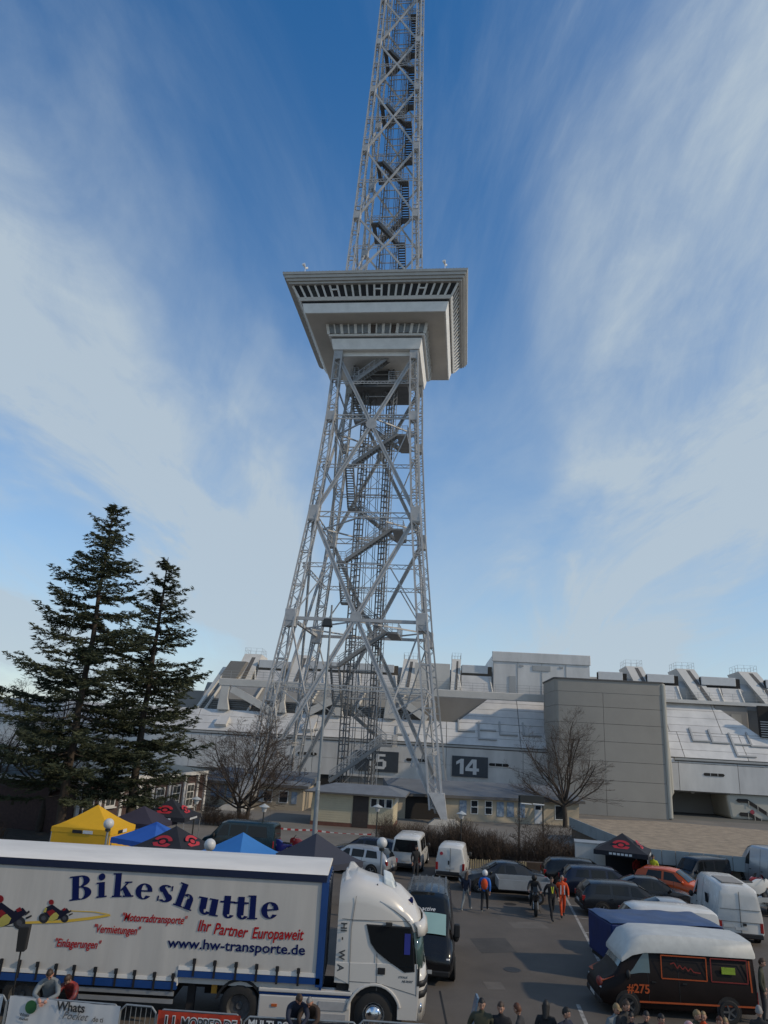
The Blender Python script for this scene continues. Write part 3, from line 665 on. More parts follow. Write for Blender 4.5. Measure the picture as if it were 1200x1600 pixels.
# covered passage and stair wall at the right
mb = MB(); mb.box(36.9, 69, 6.0, 6.3, 0, 3.0); ob('passage_wall', mb, M_BROWNW, hall)
mb = MB(); mb.box(36.9, 45.4, -.05, 6.2, 2.85, 2.98); ob('passage_ceiling', mb, mat('passage_ceiling', (.10, .085, .07), .9), hall)
mb = MB(); mb.prism([(45.4, 0), (70, 0), (70, 2.98), (45.0, 2.98)], .3, 6.1, lambda p, q, d: (p, d, q)); sw = ob('stair_wall', mb, M_BLOCKE, hall, bevel=.3)
for u0, z0, u1, z1 in ((46.4, 2.2, 50.6, .35), (46.6, .62, 49.6, -.4)):
    mb = MB(); d = Vector((u1-u0-1, 0, z1-z0)); 
    mb.prism([(u0, z0-.22), (u0+1.1, z0-.22), (u1, z1-.2), (u1, z1+.2), (u0+1.15, z0+.22), (u0, z0+.22), (u0-.2, z0)], .2, .3, lambda p, q, d: (p, d, q)); so = ob('stair_slot', mb, M_DARK, sw)
    for t in (.3, .55, .8): u = u0+(u1-u0)*t; z = z0+(z1-z0)*(t-.12); mb = MB(); mb.box(u-.04, u+.04, .17, .2, z-.35, z+.35); ob('slot_bar', mb, M_BLOCKE, so)
mb = MB(); mb.lathe([(0, 0), (.26, 0), (.26, .04), (0, .04)], 14, (48.0, .2, .95), 'y'); ob('round_sign', mb, mat('sign_red', (.35, .05, .07), .5), sw)
mb = MB(); mb.ball((41.6, 2.2, 2.7), .25, .25, .12); ob('ceiling_lamp', mb, M_SIGNW, hall)

# ---------------------------------------------------------------- low beige pavilion along the plaza
M_BEIGE = mat('beige_render', (.43, .365, .27), .9, var=.1, scale=.8, bump=.2, bscale=25)
M_ROOFG = mat('grey_felt_roof', (.14, .155, .175), .85, var=.14, scale=.5)
M_POST = mat('poster', (.35, .42, .48), .6, var=.6, scale=3.5, col2=(.08, .12, .2))
M_DOORW = mat('door_grey', (.5, .52, .54), .6)
def pavilion(x0, y0, x1, y1, depth, label):
    a = Vector((x0, y0, 0)); b = Vector((x1, y1, 0)); ln = (b-a).length; rz = math.atan2(y1-y0, x1-x0)
    e = empty('pavilion', a, rz, label, 'building')
    mb = MB(); mb.box(0, ln, 0, depth, 0, 2.15); ob('wall', mb, M_BEIGE, e)
    mb = MB(); mb.hexa([(-.5, -.4, 2.12), (ln+.5, -.4, 2.12), (ln+.5, depth+.5, 2.6), (-.5, depth+.5, 2.6)], [(-.5, -.4, 2.32), (ln+.5, -.4, 2.32), (ln+.5, depth+.5, 3.35), (-.5, depth+.5, 3.35)]); ob('roof', mb, M_ROOFG, e)
    mb = MB(); mb.box(-.5, ln+.5, -.45, -.405, 2.08, 2.34); ob('eave_board', mb, M_SEAM, e)
    return e, ln
pv, ln = pavilion(2.8, 73.9, 21.3, 76.6, 5.0, 'low beige pavilion with grey roof and posters behind the tower foot')
def pane(e, name, m, u, z0, wd, h, th=.05, fr=None):
    if fr:
        mb = MB(); mb.box(u-.07, u+wd+.07, -.05, 0, z0-.07, z0+h+.07); f_ = ob('window', mb, fr, e)
        mb = MB(); mb.box(u, u+wd, -.07, -.052, z0, z0+h); return ob(name, mb, m, f_)
    mb = MB(); mb.box(u, u+wd, -th, 0, z0, z0+h); return ob(name, mb, m, e)
mb = MB(); mb.box(.9, 4.4, -.02, .3, 0.02, 2.1); ob('dark_opening', mb, M_DARK, pv)
for u in (7.5, 8.95):
    pane(pv, 'pane', M_GLASSD, u, .75, .62, .55, fr=M_FRAME); pane(pv, 'pane', M_GLASSD, u, 1.4, .62, .5, fr=M_FRAME)
for u in (6.3, 10.1, 11.15, 12.3): pane(pv, 'poster', M_POST, u, .55, .72, 1.35)
pane(pv, 'door', M_DOORW, 14.0, .05, .75, 1.85); pane(pv, 'pane', M_GLASSD, 14.1, 1.35, .55, .35, .08)
pane(pv, 'pane', M_GLASSD, 16.2, .55, .8, 1.2, fr=M_FRAME)
pv2, ln2 = pavilion(-16.3, 76.8, -6.4, 75.6, 5.0, 'low beige pavilion with grey roof left of the ticket house')
for u in (.5, 1.3, 2.15): pane(pv2, 'poster', M_POST, u, .8, .6, 1.1)
for u in (3.3, 4.6, 6.0, 7.6): pane(pv2, 'pane', M_GLASSD, u, .7, .8, 1.0, fr=M_FRAME)
for u in (5.35, 8.8): pane(pv2, 'poster', M_POST, u, .6, .55, 1.1)

# ---------------------------------------------------------------- cream ticket house
M_CREAM = mat('cream_cladding', (.56, .49, .34), .8, var=.1, scale=.8)
M_HROOF = mat('slate_roof', (.155, .17, .19), .85, var=.15, scale=1.2)
M_DBROWN = mat('dark_door', (.045, .035, .03), .7)
M_BRK = mat('plinth_brick', (.16, .07, .05), .9, var=.2, scale=4)
th = empty('ticket_house', (-4.75, 65.6, 0), -.11, 'small cream ticket house with hipped grey roof under the tower', 'building')
mb = MB(); mb.box(0, 7.0, 0, 5.0, .3, 2.7); ob('wall', mb, M_CREAM, th)
mb = MB(); mb.box(-.04, 7.04, -.04, 5.04, 0, .3); ob('plinth', mb, M_BRK, th)
mb = MB(); mb.hexa([(-.6, -.45, 2.7), (8.0, -.45, 2.7), (8.0, 6, 2.7), (-.6, 6, 2.7)], [(1.4, 1.5, 3.25), (6.4, 1.5, 3.25), (6.4, 3.5, 3.25), (1.4, 3.5, 3.25)]); ob('roof', mb, M_HROOF, th)
mb = MB(); mb.box(-.65, 8.05, -.5, 6.05, 2.58, 2.7); ob('eave', mb, M_SEAM, th)
for k in range(13):
    mb = MB(); z = .33+k*.185
    for a, b in ((0, 3.5), (4.95, 7.0)):
        mb.box(a+.01, b-.01, -.03, 0, z, z+.165) if not (a > 4 and z > 1.55) else None
    if mb.v: ob('cladding_board', mb, M_CREAM, th, kind='stuff')
    mb = MB(); mb.box(7.0, 7.03, .02, 4.9, z, z+.165); ob('cladding_board', mb, M_CREAM, th)
mb = MB(); mb.box(3.55, 4.9, -.06, 0, .05, 2.5); ob('door', mb, M_DBROWN, th)
for a in (5.05, 5.72, 6.35):
    mb = MB(); mb.box(a, a+.58, -.06, 0, 1.68, 2.42); f_ = ob('window', mb, M_FRAME, th)
    mb = MB(); mb.box(a+.06, a+.52, -.08, -.062, 1.74, 2.36); ob('pane', mb, M_GLASSD, f_)
for v in (.5, 2.2, 3.9):
    mb = MB(); mb.box(7.03, 7.08, v, v+.9, 1.9, 2.4); ob('window', mb, M_FRAME, th)

# ---------------------------------------------------------------- brick building at the left
M_BRICK = mat('dark_brick', (.075, .045, .040), .9, var=.25, scale=5, bump=.4, bscale=30, fine=.3)
M_PIL = mat('white_pilaster', (.58, .57, .55), .7, var=.08)
M_DGREEN = mat('dark_metal_roof', (.10, .12, .12), .7, var=.1)
A = Vector((-20.2, 52.8, 0)); Bq = Vector((-15.4, 71.2, 0)); bl = (Bq-A).length
bb = empty('brick_building', A, math.atan2(Bq.y-A.y, Bq.x-A.x), 'single-storey dark brick building with white pilasters and tall windows', 'building')
mb = MB(); mb.box(0, bl, 0, 14, 0, 3.2); ob('wall', mb, M_BRICK, bb)
mb = MB(); mb.box(-.2, bl+.25, -.25, 14.2, 3.2, 3.5); ob('cornice', mb, M_PIL, bb)
mb = MB(); mb.hexa([(-.2, -.2, 3.5), (bl+.2, -.2, 3.5), (bl+.2, 14, 3.5), (-.2, 14, 3.5)], [(1, 3, 3.95), (bl-1, 3, 3.95), (bl-1, 12, 3.95), (1, 12, 3.95)]); ob('roof', mb, M_DGREEN, bb)
mb = MB(); mb.box(bl-.1, bl+.2, -.2, 1.2, 0, 3.2); ob('corner_pillar', mb, M_PIL, bb)
for u in [.4, 2.9, 5.6, 8.0, 10.0, 12.6, 15.2, 17.6]:
    mb = MB(); mb.box(u-.17, u+.17, -.16, -.004, 0, 3.2); ob('pilaster', mb, M_PIL, bb)
for u, z0, wd, h in ((1.1, .5, 1.1, 1.8), (3.7, 1.5, 1.1, .7), (6.3, 1.5, .9, .6), (10.7, .7, 1.2, 1.6), (13.3, .6, 1.2, 1.8), (15.8, .6, 1.2, 1.8)):
    mb = MB(); mb.box(u-.1, u+wd+.1, -.08, 0, z0-.1, z0+h+.1); f_ = ob('window', mb, M_PIL, bb)
    ny = 3 if h > 1 else 1
    for i in range(2):
        for j in range(ny):
            mb = MB(); mb.box(u+.04+i*wd/2, u-.04+(i+1)*wd/2, -.1, -.082, z0+.04+j*h/ny, z0-.04+(j+1)*h/ny); ob('pane', mb, M_GLASSL, f_)
    mb = MB(); mb.box(u-.18, u+wd+.18, -.2, -.1, z0-.18, z0-.1); ob('sill', mb, M_PIL, f_)
mb = MB(); mb.box(8.3, 9.7, -.1, 0, 0, 2.2); dr = ob('door', mb, M_PIL, bb)
for i in range(2):
    for j in range(4): mb = MB(); mb.box(8.38+i*.65, 8.98+i*.65, -.12, -.102, .1+j*.52, .56+j*.52); ob('pane', mb, M_GLASSL, dr)
mb = MB()
for k in range(9):
    a0, a1 = math.pi*k/9, math.pi*(k+1)/9
    mb.hexa([(9.0+math.cos(a)*r_, y, 2.3+math.sin(a)*r_*.8) for a, r_, y in ((a0,.62,-.12),(a0,.95,-.12),(a0,.95,0),(a0,.62,0))], [(9.0+math.cos(a)*r_, y, 2.3+math.sin(a)*r_*.8) for a, r_, y in ((a1,.62,-.12),(a1,.95,-.12),(a1,.95,0),(a1,.62,0))])
ob('door_arch', mb, M_PIL, bb)

# ---------------------------------------------------------------- low gravel-roofed structure, right
M_GRAV = mat('gravel_roof', (.31, .24, .165), .95, var=.35, scale=1.3, bump=.9, bscale=22, fine=.5)
M_ZINC = mat('zinc_fascia', (.27, .33, .36), .55, .3, var=.15, scale=.9)
M_WALLB = mat('brown_wall', (.13, .105, .08), .9, var=.2, scale=1)
gr = empty('gravel_roof_building', (18.0, 49.2, 0), 0, 'low flat building with tan gravel roof and blue-grey metal edge', 'building')
GP = [(0, 0), (24, -6.2), (32, 11), (13.5, 18.2), (8.5, 19.8), (-.2, 17.8)]
mb = MB(); mb.prism(GP, 0, .85, lambda p, q, d: (p*.985+.1, q*.98+.25, d)); ob('wall', mb, M_WALLB, gr)
mb = MB(); mb.prism(GP, .86, 1.52, lambda p, q, d: (p, q+.05, d)); ob('roof', mb, M_GRAV, gr)
def fasc(p, q, n):
    p = Vector((*p, 0)); q = Vector((*q, 0)); d = (q-p).normalized(); nn = Vector((d.y, -d.x, 0))
    for k in range(n):
        a = p.lerp(q, k/n)+d*.015; b = p.lerp(q, (k+1)/n)-d*.015
        mb = MB(); mb.hexa([a+nn*z_+Vector((0, 0, .78)) if False else (a+Vector((0, 0, .78))), b+Vector((0, 0, .78)), b+nn*.06+Vector((0, 0, .78)), a+nn*.06+Vector((0, 0, .78))][::-1], [a+Vector((0, 0, 1.62)), b+Vector((0, 0, 1.62)), b+nn*.06+Vector((0, 0, 1.62)), a+nn*.06+Vector((0, 0, 1.62))][::-1]); ob('fascia_panel', mb, M_ZINC, gr)
fasc(GP[0], GP[1], 30); fasc(GP[5], GP[0], 14)
# ---------------------------------------------------------------- articulated lorry
M_TARP = mat('white_tarpaulin', (.50, .468, .425), .6, var=.09, scale=1.1, bump=.30, bscale=2.6, stretch=(1.8, 1, .22))
M_TROOF = mat('trailer_roof_white', (.74, .70, .64), .55, var=.1, scale=1.2, stretch=(.4, 1, 1))
M_NAVY = mat('navy_frame', (.006, .012, .04), .4, var=.1)
M_BLUE = mat('blue_frame', (.010, .052, .19), .4, var=.1)
M_CABW = mat('cab_white_paint', (.59, .56, .515), .3, var=.02, scale=.6, coat=.4)
M_BLK = mat('black_plastic', (.012, .012, .013), .55, var=.1)
M_CHAS = mat('chassis_black', (.016, .015, .015), .8, var=.3, scale=3)
M_ALU = mat('aluminium', (.45, .46, .46), .4, .6, var=.1)
M_CHROME = mat('chrome', (.75, .76, .78), .12, 1, var=0)
M_TYRE = mat('tyre_rubber', (.018, .018, .018), .85, var=.2, scale=8)
M_GLASS = mat('vehicle_glass', (.008, .010, .012), .06, spec=.4, var=0)
M_TXTB = mat('text_blue', (.006, .012, .075), .8, var=.05, spec=.1)
M_TXTR = mat('text_red', (.36, .012, .015), .8, var=.05, spec=.1)
M_YEL = mat('decal_yellow', (.62, .40, .05), .6, var=.05)
def sc(x, z): return x*1.021, 7.6-(7.6-z)*1.021
YN, YF = 21.85, 24.35
def tk(px, py, Y=YN): p = at(px, py, Y); return p.x, p.z
truck = empty('articulated_lorry', (0, 0, 0), 0, 'white curtain-sided articulated lorry with blue lettering and motorcycle pictures', 'lorry')
X0, X1, XS = -14.9, -1.0, -4.80                        # trailer rear, front, floor step
ZT = 3.62
# curtain in two depths with slight waves
def curtain(xa, xb, z0, z1, y):
    nx, nz = int((xb-xa)/.16), 7; mb = MB(); rnd = random.Random(3)
    vs = []
    for j in range(nz+1):
        for i in range(nx+1):
            x = xa+(xb-xa)*i/nx; z = z0+(z1-z0)*j/nz; t = j/nz
            e = .012*math.sin(x*3.1+z*1.4)*math.sin(t*math.pi)+.010*math.sin(x*7.3)*(1-t)**2+.006*math.sin(x*17+z*3)*(1-t)**3
            vs.append((x, y-.012+e*.45, z))
    fs = [(j*(nx+1)+i, j*(nx+1)+i+1, (j+1)*(nx+1)+i+1, (j+1)*(nx+1)+i) for j in range(nz) for i in range(nx)]
    mb.add(vs, fs); return mb
mb = MB(); mb.box(X0, X1-.02, YN+.05, YF, 1.0, ZT); ob('trailer_body', mb, M_TARP, truck)
ob('curtain', curtain(XS, X1-.12, 1.32, ZT-.02, YN), M_TARP, truck, smooth=60)
ob('curtain', curtain(X0, XS-.002, 1.05, ZT-.02, YN), M_TARP, truck, smooth=60)
mb = MB(); mb.box(X0-.02, X1, YN-.06, YF+.06, ZT, ZT+.17); ob('top_rail', mb, M_NAVY, truck)
mb = MB(); prof = [(YN-.04, ZT+.18), (YN+.10, ZT+.25), (YN+.7, ZT+.31), ((YN+YF)/2, ZT+.33), (YF-.7, ZT+.31), (YF-.1, ZT+.25), (YF+.04, ZT+.18)]
mb.prism(prof, X0, X1+.03, lambda p, q, d: (d, p, q)); ob('roof', mb, M_TROOF, truck, smooth=40)
mb = MB(); mb.box(XS, X1, YN-.05, YN+.1, 1.16, 1.31); mb.box(X0, XS, YN-.05, YN+.1, .86, 1.03); ob('sill', mb, M_BLUE, truck)
mb = MB(); mb.box(XS+.001, X1, YN-.035, YN-.02, 1.32, 1.42); mb.box(X0, XS, YN-.035, YN-.02, 1.05, 1.14); ob('curtain_hem', mb, M_TROOF, truck)
mb = MB(); mb.box(XS-.04, XS+.02, YN-.03, YF, .95, 1.3); ob('step_wall', mb, M_TROOF, truck)
# front wall with blue pillars and ribs
mb = MB(); mb.box(X1, X1+.05, YN+.0, YF, .95, ZT); ob('front_wall', mb, M_BLUE, truck)
mb = MB(); mb.box(X1-.12, X1+.07, YN-.05, YN+.12, 1.1, ZT-.002); ob('corner_post', mb, M_BLUE, truck)
for k in range(9): mb = MB(); y = YN+.3+k*.26; mb.box(X1+.052, X1+.08, y, y+.06, 1.0, ZT-.05); ob('front_rib', mb, M_ALU if k % 2 else M_NAVY, truck)
for px, py in ((5, 1498), (33, 1500), (61, 1503), (90, 1506), (118, 1508), (151, 1511), (183, 1513.5), (212, 1516), (243, 1519), (272, 1521), (305, 1498), (337, 1501), (370, 1503.5), (402, 1506.5), (434, 1510), (467, 1513)):
    x, z = tk(px, py); mb = MB(); mb.box(x-.028, x+.028, YN-.062, YN-.037, z-.40, z+.02); st = ob('buckle_strap', mb, M_BLK, truck)
    mb = MB(); mb.box(x-.045, x+.045, YN-.085, YN-.063, z-.10, z+.02); ob('buckle', mb, M_BLK, st)
# under the trailer
mb = MB(); mb.box(X0+.3, X1-.3, 22.5, 23.6, .75, 1.0); ob('chassis_beam', mb, M_CHAS, truck)
mb = MB(); mb.box(X0+.3, XS-.1, YN+.25, YF-.2, .55, .85); ob('underbody_box', mb, M_CHAS, truck)
for z in (.52, .70): mb = MB(); mb.box(-7.6, -4.85, YN-.01, YN+.03, z, z+.1); ob('side_guard', mb, M_ALU, truck)
mb = MB(); mb.box(-4.55, -4.35, YN+.3, YN+.45, .05, 1.1); ob('landing_leg', mb, M_CHAS, truck)
mb = MB(); mb.box(-3.9, -3.75, YN+.2, YN+.25, .75, 1.0); ob('reflector', mb, mat('orange_reflector', (.5, .25, .03), .4), truck)
def wheel(parent, x, y, z, r, wd, side=-1, rimc=None, rr=.6, spokes=0):
    rimc = rimc or M_ALU
    mb = MB(); mb.lathe([(r*rr, -wd/2), (r*.93, -wd/2), (r, -wd/2+.03), (r, wd/2-.03), (r*.93, wd/2), (r*rr, wd/2)], 22, (0, 0, 0), 'y'); wh = ob('wheel', mb, M_TYRE, parent, smooth=40); wh.location = (x, y, z)
    f = side*wd/2; mb = MB(); mb.lathe([(0, f*.35), (r*.14, f*.45), (r*.2, f*.2), (r*rr*.82, f*.35), (r*rr, f*.98), (r*rr*1.05, f*.9)], 18, (0, 0, 0), 'y'); ob('rim', mb, rimc, wh, smooth=40)
    if spokes:
        mb = MB()
        for k in range(spokes):
            a = 2*math.pi*k/spokes; mb.bar((0, f*.75, 0), (math.cos(a)*r*rr*.95, f*.9, math.sin(a)*r*rr*.95), r*.16, .03, up=(0, 1, 0))
        ob('spokes', mb, rimc, wh)
    return wh
M_RIMD = mat('dark_rim', (.10, .10, .10), .5, .4, var=.3, scale=6)
for x in (-8.9, -10.25, -11.6):
    for y in (YN+.2, YF-.2): wheel(truck, x, y, .5, .5, .38, -1 if y < 23 else 1, M_RIMD)
# tractor
CX, CZ = tk(583, 1590); CZ = .52; DX, _ = tk(372, 1573)
wheel(truck, CX, YN+.19, CZ, .52, .34, -1, M_ALU, .56); wheel(truck, CX, YF-.19, CZ, .52, .34, 1, M_ALU, .56)
for y in (YN+.18, YN+.52): wheel(truck, DX, y, .52, .52, .30, -1, M_RIMD)
wheel(truck, DX, YF-.3, .52, .52, .6, 1, M_RIMD)
mb = MB(); mb.box(-4.2, 1.2, 22.7, 23.5, .55, .9); ob('tractor_chassis', mb, M_CHAS, truck)
mb = MB(); mb.lathe([(.0, -.09), (.10, -.085), (.19, -.05), (.23, .0), (.23, .12)], 14, (CX, YN-.0, CZ), 'y'); ob('hub_cap', mb, M_CHROME, truck, smooth=40)
pts = [(DX+math.cos(a)*.66, .52+math.sin(a)*.66) for a in [R(165-150*k/10) for k in range(11)]]+[(DX+math.cos(a)*.60, .52+math.sin(a)*.60) for a in [R(15+150*k/10) for k in range(11)]]
mb = MB(); mb.prism(pts, YN+.02, YN+.7, lambda p, q, d: (p, d, q)); ob('mudguard', mb, M_BLK, truck)
# side skirt with tank
sx0, sx1 = tk(405, 1550)[0], tk(548, 1565)[0]
mb = MB(); mb.box(sx0, sx1, YN, YN+.35, .28, .86); sk = ob('side_skirt', mb, M_CABW, truck, bevel=.03)
mb = MB(); mb.box(sx0-.02, sx1+.02, YN-.03, YN+.3, .93, 1.02); ob('skirt_top', mb, M_CABW, sk, bevel=.02)
mb = MB(); mb.box(sx0, sx1, YN+.004, YN+.3, .87, .925); ob('blue_strip', mb, M_BLUE, sk)
mb = MB(); mb.box(sx1-.85, sx1-.12, YN-.018, YN, .58, .78); ob('step_recess', mb, mat('grey_step', (.4, .4, .4), .5), sk); mb = MB(); mb.box(sx1-.85, sx1-.12, YN-.018, YN, .30, .5); ob('step_recess', mb, MATS['grey_step'], sk)
mb = MB(); mb.box(sx0+.35, sx0+.5, YN-.02, YN, .6, .66); ob('side_marker', mb, mat('amber', (.5, .12, .03), .4), sk)
# cab shell: stations from rear to front; z at sill, shoulder, roof
AR = .70                                                # wheel-arch radius
def S1(px, py): return tk(px, py)
cab_st = [(-.62, 1.22, 3.20, 3.58, 1.23), (-.45, 1.22, 3.26, 3.70, 1.25), (-.16, 1.22, 3.29, 3.78, 1.25), (.12, 1.22, 3.28, 3.66, 1.25), (.55, 1.22, 3.17, 3.58, 1.24), (.85, 1.22, 3.03, 3.47, 1.22), (1.12, 1.22, 2.86, 3.30, 1.19), (1.30, 1.22, 2.70, 3.10, 1.16), (1.46, 1.22, 2.55, 2.78, 1.12)]
YC = (YN+YF)/2
mb = MB(); rings = []
for x, zb, zs, zr_, hw in cab_st:
    ring = [(-hw, zb), (-hw-.0, 2.0), (-hw, zs-.15), (-hw*.985, zs), (-hw*.93, zs+(zr_-zs)*.45), (-hw*.78, zs+(zr_-zs)*.82), (-hw*.45, zr_-.02), (0, zr_)]
    ring = ring+[(-a, b) for a, b in ring[:-1][::-1]]; rings.append([(x, YC+a, b) for a, b in ring])
n = len(rings[0])
mb.add([p for r_ in rings for p in r_], [(k*n+i, k*n+i+1, (k+1)*n+i+1, (k+1)*n+i) for k in range(len(rings)-1) for i in range(n-1)]+[tuple(range(n)), tuple((len(rings)-1)*n+i for i in range(n))])
ob('cab_shell', mb, M_CABW, truck, smooth=38)
# lower side walls with wheel arch, both sides
def arch(x0, x1, ztop):
    a0 = math.asin(min(1, (1.22-CZ)/AR*.0)); pts = [(x0, ztop), (x0, 1.22)]
    return pts
low = [(-.62, 1.7), (-.62, 1.36), (-.22, 1.20), (CX-AR, 1.06)]+[(CX+AR*math.cos(R(a)), CZ+AR*math.sin(R(a))) for a in range(140, 14, -14)]+[(1.10, .45), (1.62, .45), (1.66, 1.25), (1.60, 1.75)]
for y0, y1 in ((YN-.012, YN+.05), (YF-.05, YF+.012)):
    mb = MB(); mb.prism(low, y0, y1, lambda p, q, d: (p, d, q)); ob('lower_side', mb, M_CABW, truck, bevel=.01)
mb = MB(); pa = [(CX+AR*1.07*math.cos(R(a)), CZ+AR*1.07*math.sin(R(a))) for a in range(172, 8, -12)]; pb = [(CX+AR*.97*math.cos(R(a)), CZ+AR*.97*math.sin(R(a))) for a in range(172, 8, -12)]
mb.prism(pa+pb[::-1], YN-.05, YN+.3, lambda p, q, d: (p, d, q)); ob('wheel_arch', mb, M_CABW, truck, bevel=.02)
mb = MB(); mb.box(-.55, 1.5, YN+.1, YF-.1, .75, 1.75); mb.box(CX-.66, CX+.66, YN+.12, YF-.12, .3, 1.2); ob('cab_underside', mb, M_CHAS, truck)
# nose, windscreen, visor
nose = [(-1.18, 0), (-1.0, .16), (-.55, .27), (0, .30), (.55, .27), (1.0, .16), (1.18, 0)]
def nosering(x, z, s=1, dr=0, wd=1.03): return [(x+b*s, YC+a*wd, z-dr*(abs(a)/1.18)**2.2) for a, b in nose]
def skin(rings, name, m, parent, th=0):
    mb = MB(); n = len(rings[0]); mb.add([p for r_ in rings for p in r_], [(k*n+i, k*n+i+1, (k+1)*n+i+1, (k+1)*n+i) for k in range(len(rings)-1) for i in range(n-1)])
    o = ob(name, mb, m, parent, smooth=40)
    if th: md = o.modifiers.new('solid', 'SOLIDIFY'); md.thickness = th; md.offset = 0
    return o
skin([nosering(1.60, .42), nosering(1.64, .9), nosering(1.63, 1.3), nosering(1.58, 1.62)], 'front_panel', M_CABW, truck, .03)
skin([nosering(1.58, 1.62), nosering(1.46, 2.5)], 'windscreen', mat('windscreen_glass', (.05, .09, .085), .06, spec=.8, var=0), truck, .02)
skin([nosering(1.46, 2.5), nosering(1.40, 2.78, 1, .12), nosering(1.22, 3.12, .9, .3, 1.01), nosering(.90, 3.44, .7, .42), nosering(.5, 3.60, .4, .40)], 'roof_front', M_CABW, truck, .03)
skin([nosering(1.585, 2.40, 1.15), nosering(1.56, 2.62, 1.15), nosering(1.46, 2.74, 1.1)], 'sun_visor', M_CABW, truck, .03)
for z0, z1 in ((.95, 1.12), (1.2, 1.35)): skin([nosering(1.66, z0), nosering(1.66, z1)], 'grille', M_BLK, truck, .02)
mb = MB(); mb.ball((1.72, YN+.16, .72), .05, .12, .13); ob('headlight', mb, M_CHROME, truck, smooth=60)
mb = MB(); mb.ball((1.72, YF-.16, .72), .05, .12, .13); ob('headlight', mb, M_CHROME, truck, smooth=60)
# roof air deflector
mb = MB(); mb.hexa([(-.55, YC-1.05, 3.30), (.12, YC-1.05, 3.28), (.12, YC+1.05, 3.28), (-.55, YC+1.05, 3.30)], [(-.52, YC-.80, 3.72), (.08, YC-.85, 3.60), (.08, YC+.85, 3.60), (-.52, YC+.80, 3.72)]); df = ob('roof_deflector', mb, M_CABW, truck, bevel=.05)
mb = MB(); mb.hexa([(-.50, YC+.45, 3.6), (-.05, YC+.45, 3.6), (-.05, YC+1.05, 3.6), (-.50, YC+1.05, 3.6)], [(-.42, YC+.6, 3.86), (-.3, YC+.6, 3.86), (-.3, YC+.95, 3.84), (-.42, YC+.95, 3.84)]); ob('deflector_fin', mb, M_CABW, df, bevel=.03)
# light box sign on the roof
mb = MB(); mb.hexa([(.62, YC-.55, 3.50), (.98, YC-.55, 3.36), (.98, YC+.75, 3.38), (.62, YC+.75, 3.52)], [(.60, YC-.5, 3.70), (.86, YC-.5, 3.62), (.86, YC+.7, 3.64), (.60, YC+.7, 3.72)]); sg = ob('roof_sign', mb, mat('roof_sign_white', (.66, .70, .68), .4), truck, bevel=.05)
text('transport', .15, mat('text_grey', (.1, .16, .2), .6), sg, (.985, YC-.42, 3.46), (62, 0, 90), bold=.003)
mb = MB(); mb.bar((.42, YC-.85, 3.45), (.42, YC-.85, 3.58), .03, .05); ob('roof_antenna', mb, M_BLK, truck)
for dy, dz in ((-.62, 0), (-.40, 0), (-.62, -.1), (-.40, -.1), (-.05, -.15), (.2, -.15)): mb = MB(); mb.box(1.18, 1.46, YC+dy, YC+dy+.14, 3.1+dz, 3.18+dz); ob('roof_decal', mb, M_TXTB, truck)
# side window, door seams, handle, mirror
wp = [(575, 1446), (641, 1451), (645.5, 1485), (646, 1516.5), (631, 1517.5), (606, 1500), (590, 1487), (581, 1474)]
mb = MB(); mb.prism([S1(*p) for p in wp], YN-.03, YN+.02, lambda p, q, d: (p, d, q)); ob('side_window', mb, M_GLASS, truck)
wf = [tk(*p) for p in wp]; cxw = sum(p[0] for p in wf)/8; czw = sum(p[1] for p in wf)/8
wo_ = [(cxw+(p-cxw)*1.06, czw+(q-czw)*1.06) for p, q in wf]
mb = MB(); mb.prism(wo_, YN-.022, YN+.015, lambda p, q, d: (p, d, q)); ob('window_seal', mb, M_BLK, truck)
x, z = tk(632, 1470); mb = MB(); mb.box(x, x+.16, YN-.04, YN-.03, z-.32, z+.18); ob('blue_curtain', mb, mat('cab_curtain', (.02, .03, .22), .8), truck)
def seam(pts, w_=.012):
    mb = MB(); q = [tk(*p) for p in pts]
    for (a, b), (c, d) in zip(q, q[1:]): mb.bar((a, YN-.014, b), (c, YN-.014, d), w_, .012, up=(0, 1, 0))
    ob('panel_seam', mb, mat('seam_grey', (.12, .12, .12), .7), truck)
seam([(557, 1400), (549, 1450), (545, 1544)]); seam([(589, 1490), (588, 1548)]); seam([(535, 1435), (552, 1437), (641, 1440)]); seam([(546, 1533), (590, 1536), (650, 1555)]); seam([(650, 1455), (651, 1515), (650, 1557)])
x, z = tk(590, 1518); mb = MB(); mb.box(x, x+.2, YN-.04, YN-.01, z-.06, z+.1); ob('door_handle', mb, M_BLK, truck, bevel=.02)
mb = MB(); mb.box(1.60, 1.66, YN-.02, YN+.05, 1.25, 1.65); ob('corner_vent', mb, M_BLK, truck)
mb = MB(); x, z = tk(610, 1445); mb.box(x-.12, x+.05, YN-.12, YN-.0, z-.02, z+.06); ob('window_vent', mb, M_BLK, truck)
mb = MB(); mb.box(1.62, 1.78, YN-.25, YN-.02, 1.75, 2.42); mr_ = ob('mirror', mb, M_BLK, truck, bevel=.05); mb = MB(); mb.bar((1.45, YN, 2.45), (1.7, YN-.13, 2.42), .05, .05); ob('mirror_arm', mb, M_BLK, mr_)
mr_.location = (.0, 2.9, 0)
